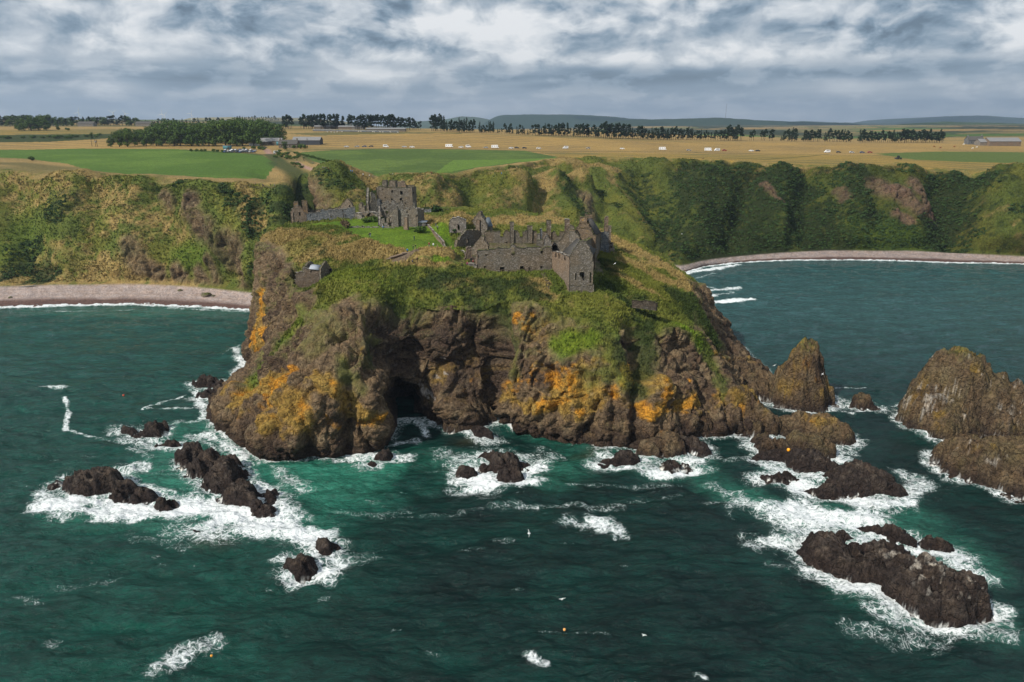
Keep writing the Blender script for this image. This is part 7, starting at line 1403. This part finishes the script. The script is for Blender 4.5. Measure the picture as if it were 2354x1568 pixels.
# gulls, floats
gl = skin_mesh('gull', [(0, 0, 0), (.22, 0, .02), (.34, 0, .03), (-.26, 0, 0), (.02, .3, .12), (-.08, .72, .05), (.02, -.3, .12), (-.08, -.72, .05)], [(0, 1), (1, 2), (0, 3), (0, 4), (4, 5), (0, 6), (6, 7)], [.09, .06, .03, .04, (.03, .08), (.015, .03), (.03, .08), (.015, .03)], [flat_mat('gull_white', (.75, .75, .74), .8, .05, 4)])
for x, y, z, s, lb in ((1215, 1226, 18, 1.1, 'white gull flying over the middle of the dark water'), (1292, 1377, 14, .9, 'white gull flying low over the water near the bottom centre'), (1567, 538, 40, 1.3, 'white gull flying in front of the right hand cliffs'), (1413, 606, 43, 1., 'white gull over the grass right of the corner tower'), (1890, 860, 25, .9, 'white gull flying above the pointed cone rock'), (1480, 1460, 10, 1., 'white gull over the dark water right of bottom centre'), (1780, 840, 14, .9, 'white gull flying between the headland and the cone')):
    o = bpy.data.objects.new('gull', gl); col.objects.link(o); o.location = tuple(UZ(x, y, z)); o.scale = (s, s, s); o.rotation_euler = (.5, .2, rt.uniform(0, 6)); tag(o, lb, 'gull')
for x, y, z, r_, c_, lb in ((1297, 1447, .1, .26, (.9, .42, .12), 'orange fishing float near the bottom centre'), (486, 1507, .1, .22, (.9, .4, .05), 'orange fishing float near the bottom left'), (284, 909, .1, .35, (.6, .08, .03), 'small red fishing float left of the headland'), (1812, 1034, 3.2, .45, (.95, .4, .02), 'bright orange float washed up on the brown rock')):
    p = UZ(x, y, z); e = bld('fishing_float', lb, 'float', p); mt = paint_m('float_paint', c_); V = np.array([(r_*sin(a)*cos(t), r_*sin(a)*sin(t), r_*cos(a)*1.15) for a in np.linspace(.05, pi-.05, 9) for t in np.linspace(0, 2*pi, 12, endpoint=False)]); mesh_np('ball', V, gridq(9, 12, True), mt, parent=e); V, Q = tube([(0, 0, r_), (0, 0, r_*1.6)], [r_*.25, r_*.2], 6); mesh_np('neck', V, Q, M['tyre'], parent=e)
# fences at the viewpoint and along the path
MI = np.where((lvl > 2) & (lvl < 11))[0]
def MHz(x, y):
    v = MAIN['v'][MI]; return float(v[np.argmin((v[:, 0]-x)**2+(v[:, 1]-y)**2), 2])
def fl_(pts_): return [MH(*C8(x, y))[:2] for x, y in pts_]
fence(fl_([(-60, 628), (0, 624), (100, 622), (170, 625)]), 'brown rail fence along the clifftop viewpoint', MHz, 1.2)
fence(fl_([(440, 512), (500, 514), (545, 516)]), 'brown rail fence at the bend of the pale path', MHz, 1.2)
# driftwood and boulders on the left beach
for x, y, s, lb in ((62, 660, 0, 'pale driftwood log lying on the left beach'),):
    p = MH(x, y); V, Q = tube([(-4, 0, .2), (0, .6, .45), (4, 1.6, .7)], [.3, .35, .2], 6); o = mesh_np('driftwood', V+p, Q, M['stone_pale']); tag(o, lb, 'driftwood')
for x, y, s, lb in ((724/1.0/1., 0, 0, ''),): pass
for x, y, s, lb in ((415, 668, 1.3, 'small dark boulder on the left beach, left of the larger one'), (475, 679, 2.6, 'larger dark boulder lying on the left beach'), (491, 680, 1., 'tiny boulder right of the larger one on the left beach'), (24, 683, 1., 'small dark stone near the water on the left beach')):
    p = MH(x, y); u = np.array([(sin(a)*cos(t), sin(a)*sin(t), cos(a)*.6) for a in np.linspace(.05, pi-.05, 14) for t in np.linspace(0, 2*pi, 20, endpoint=False)]); V = p+u*s*(1+fbm(u+p, .6, 3, 701)*.5)[:, None]; o = mesh_np('boulder', V, gridq(14, 20, True), M['stone'], smooth=True); tag(o, lb, 'boulder')
# ------------------------------------------------------------------ the air
hb_ = empty('x'); bpy.data.objects.remove(hb_)
me = bpy.data.meshes.new('haze'); x0, x1, y0, y1, z0, z1 = -9000, 9000, -400, 16500, -60, 420
me.from_pydata([(x0, y0, z0), (x1, y0, z0), (x1, y1, z0), (x0, y1, z0), (x0, y0, z1), (x1, y0, z1), (x1, y1, z1), (x0, y1, z1)], [], [(0, 3, 2, 1), (4, 5, 6, 7), (0, 1, 5, 4), (1, 2, 6, 5), (2, 3, 7, 6), (3, 0, 4, 7)])
m = bpy.data.materials.new('haze'); m.use_nodes = True; g = NT(m.node_tree); g.n.clear(); pv_ = g.new('ShaderNodeVolumePrincipled'); pv_.inputs['Color'].default_value = (.62, .78, 1, 1); pv_.inputs['Density'].default_value = HAZE; pv_.inputs['Anisotropy'].default_value = .3
oo = g.new('ShaderNodeOutputMaterial'); g.l.new(pv_.outputs[0], oo.inputs['Volume']); me.materials.append(m); o = bpy.data.objects.new('haze', me); col.objects.link(o); tag(o, kind='stuff')
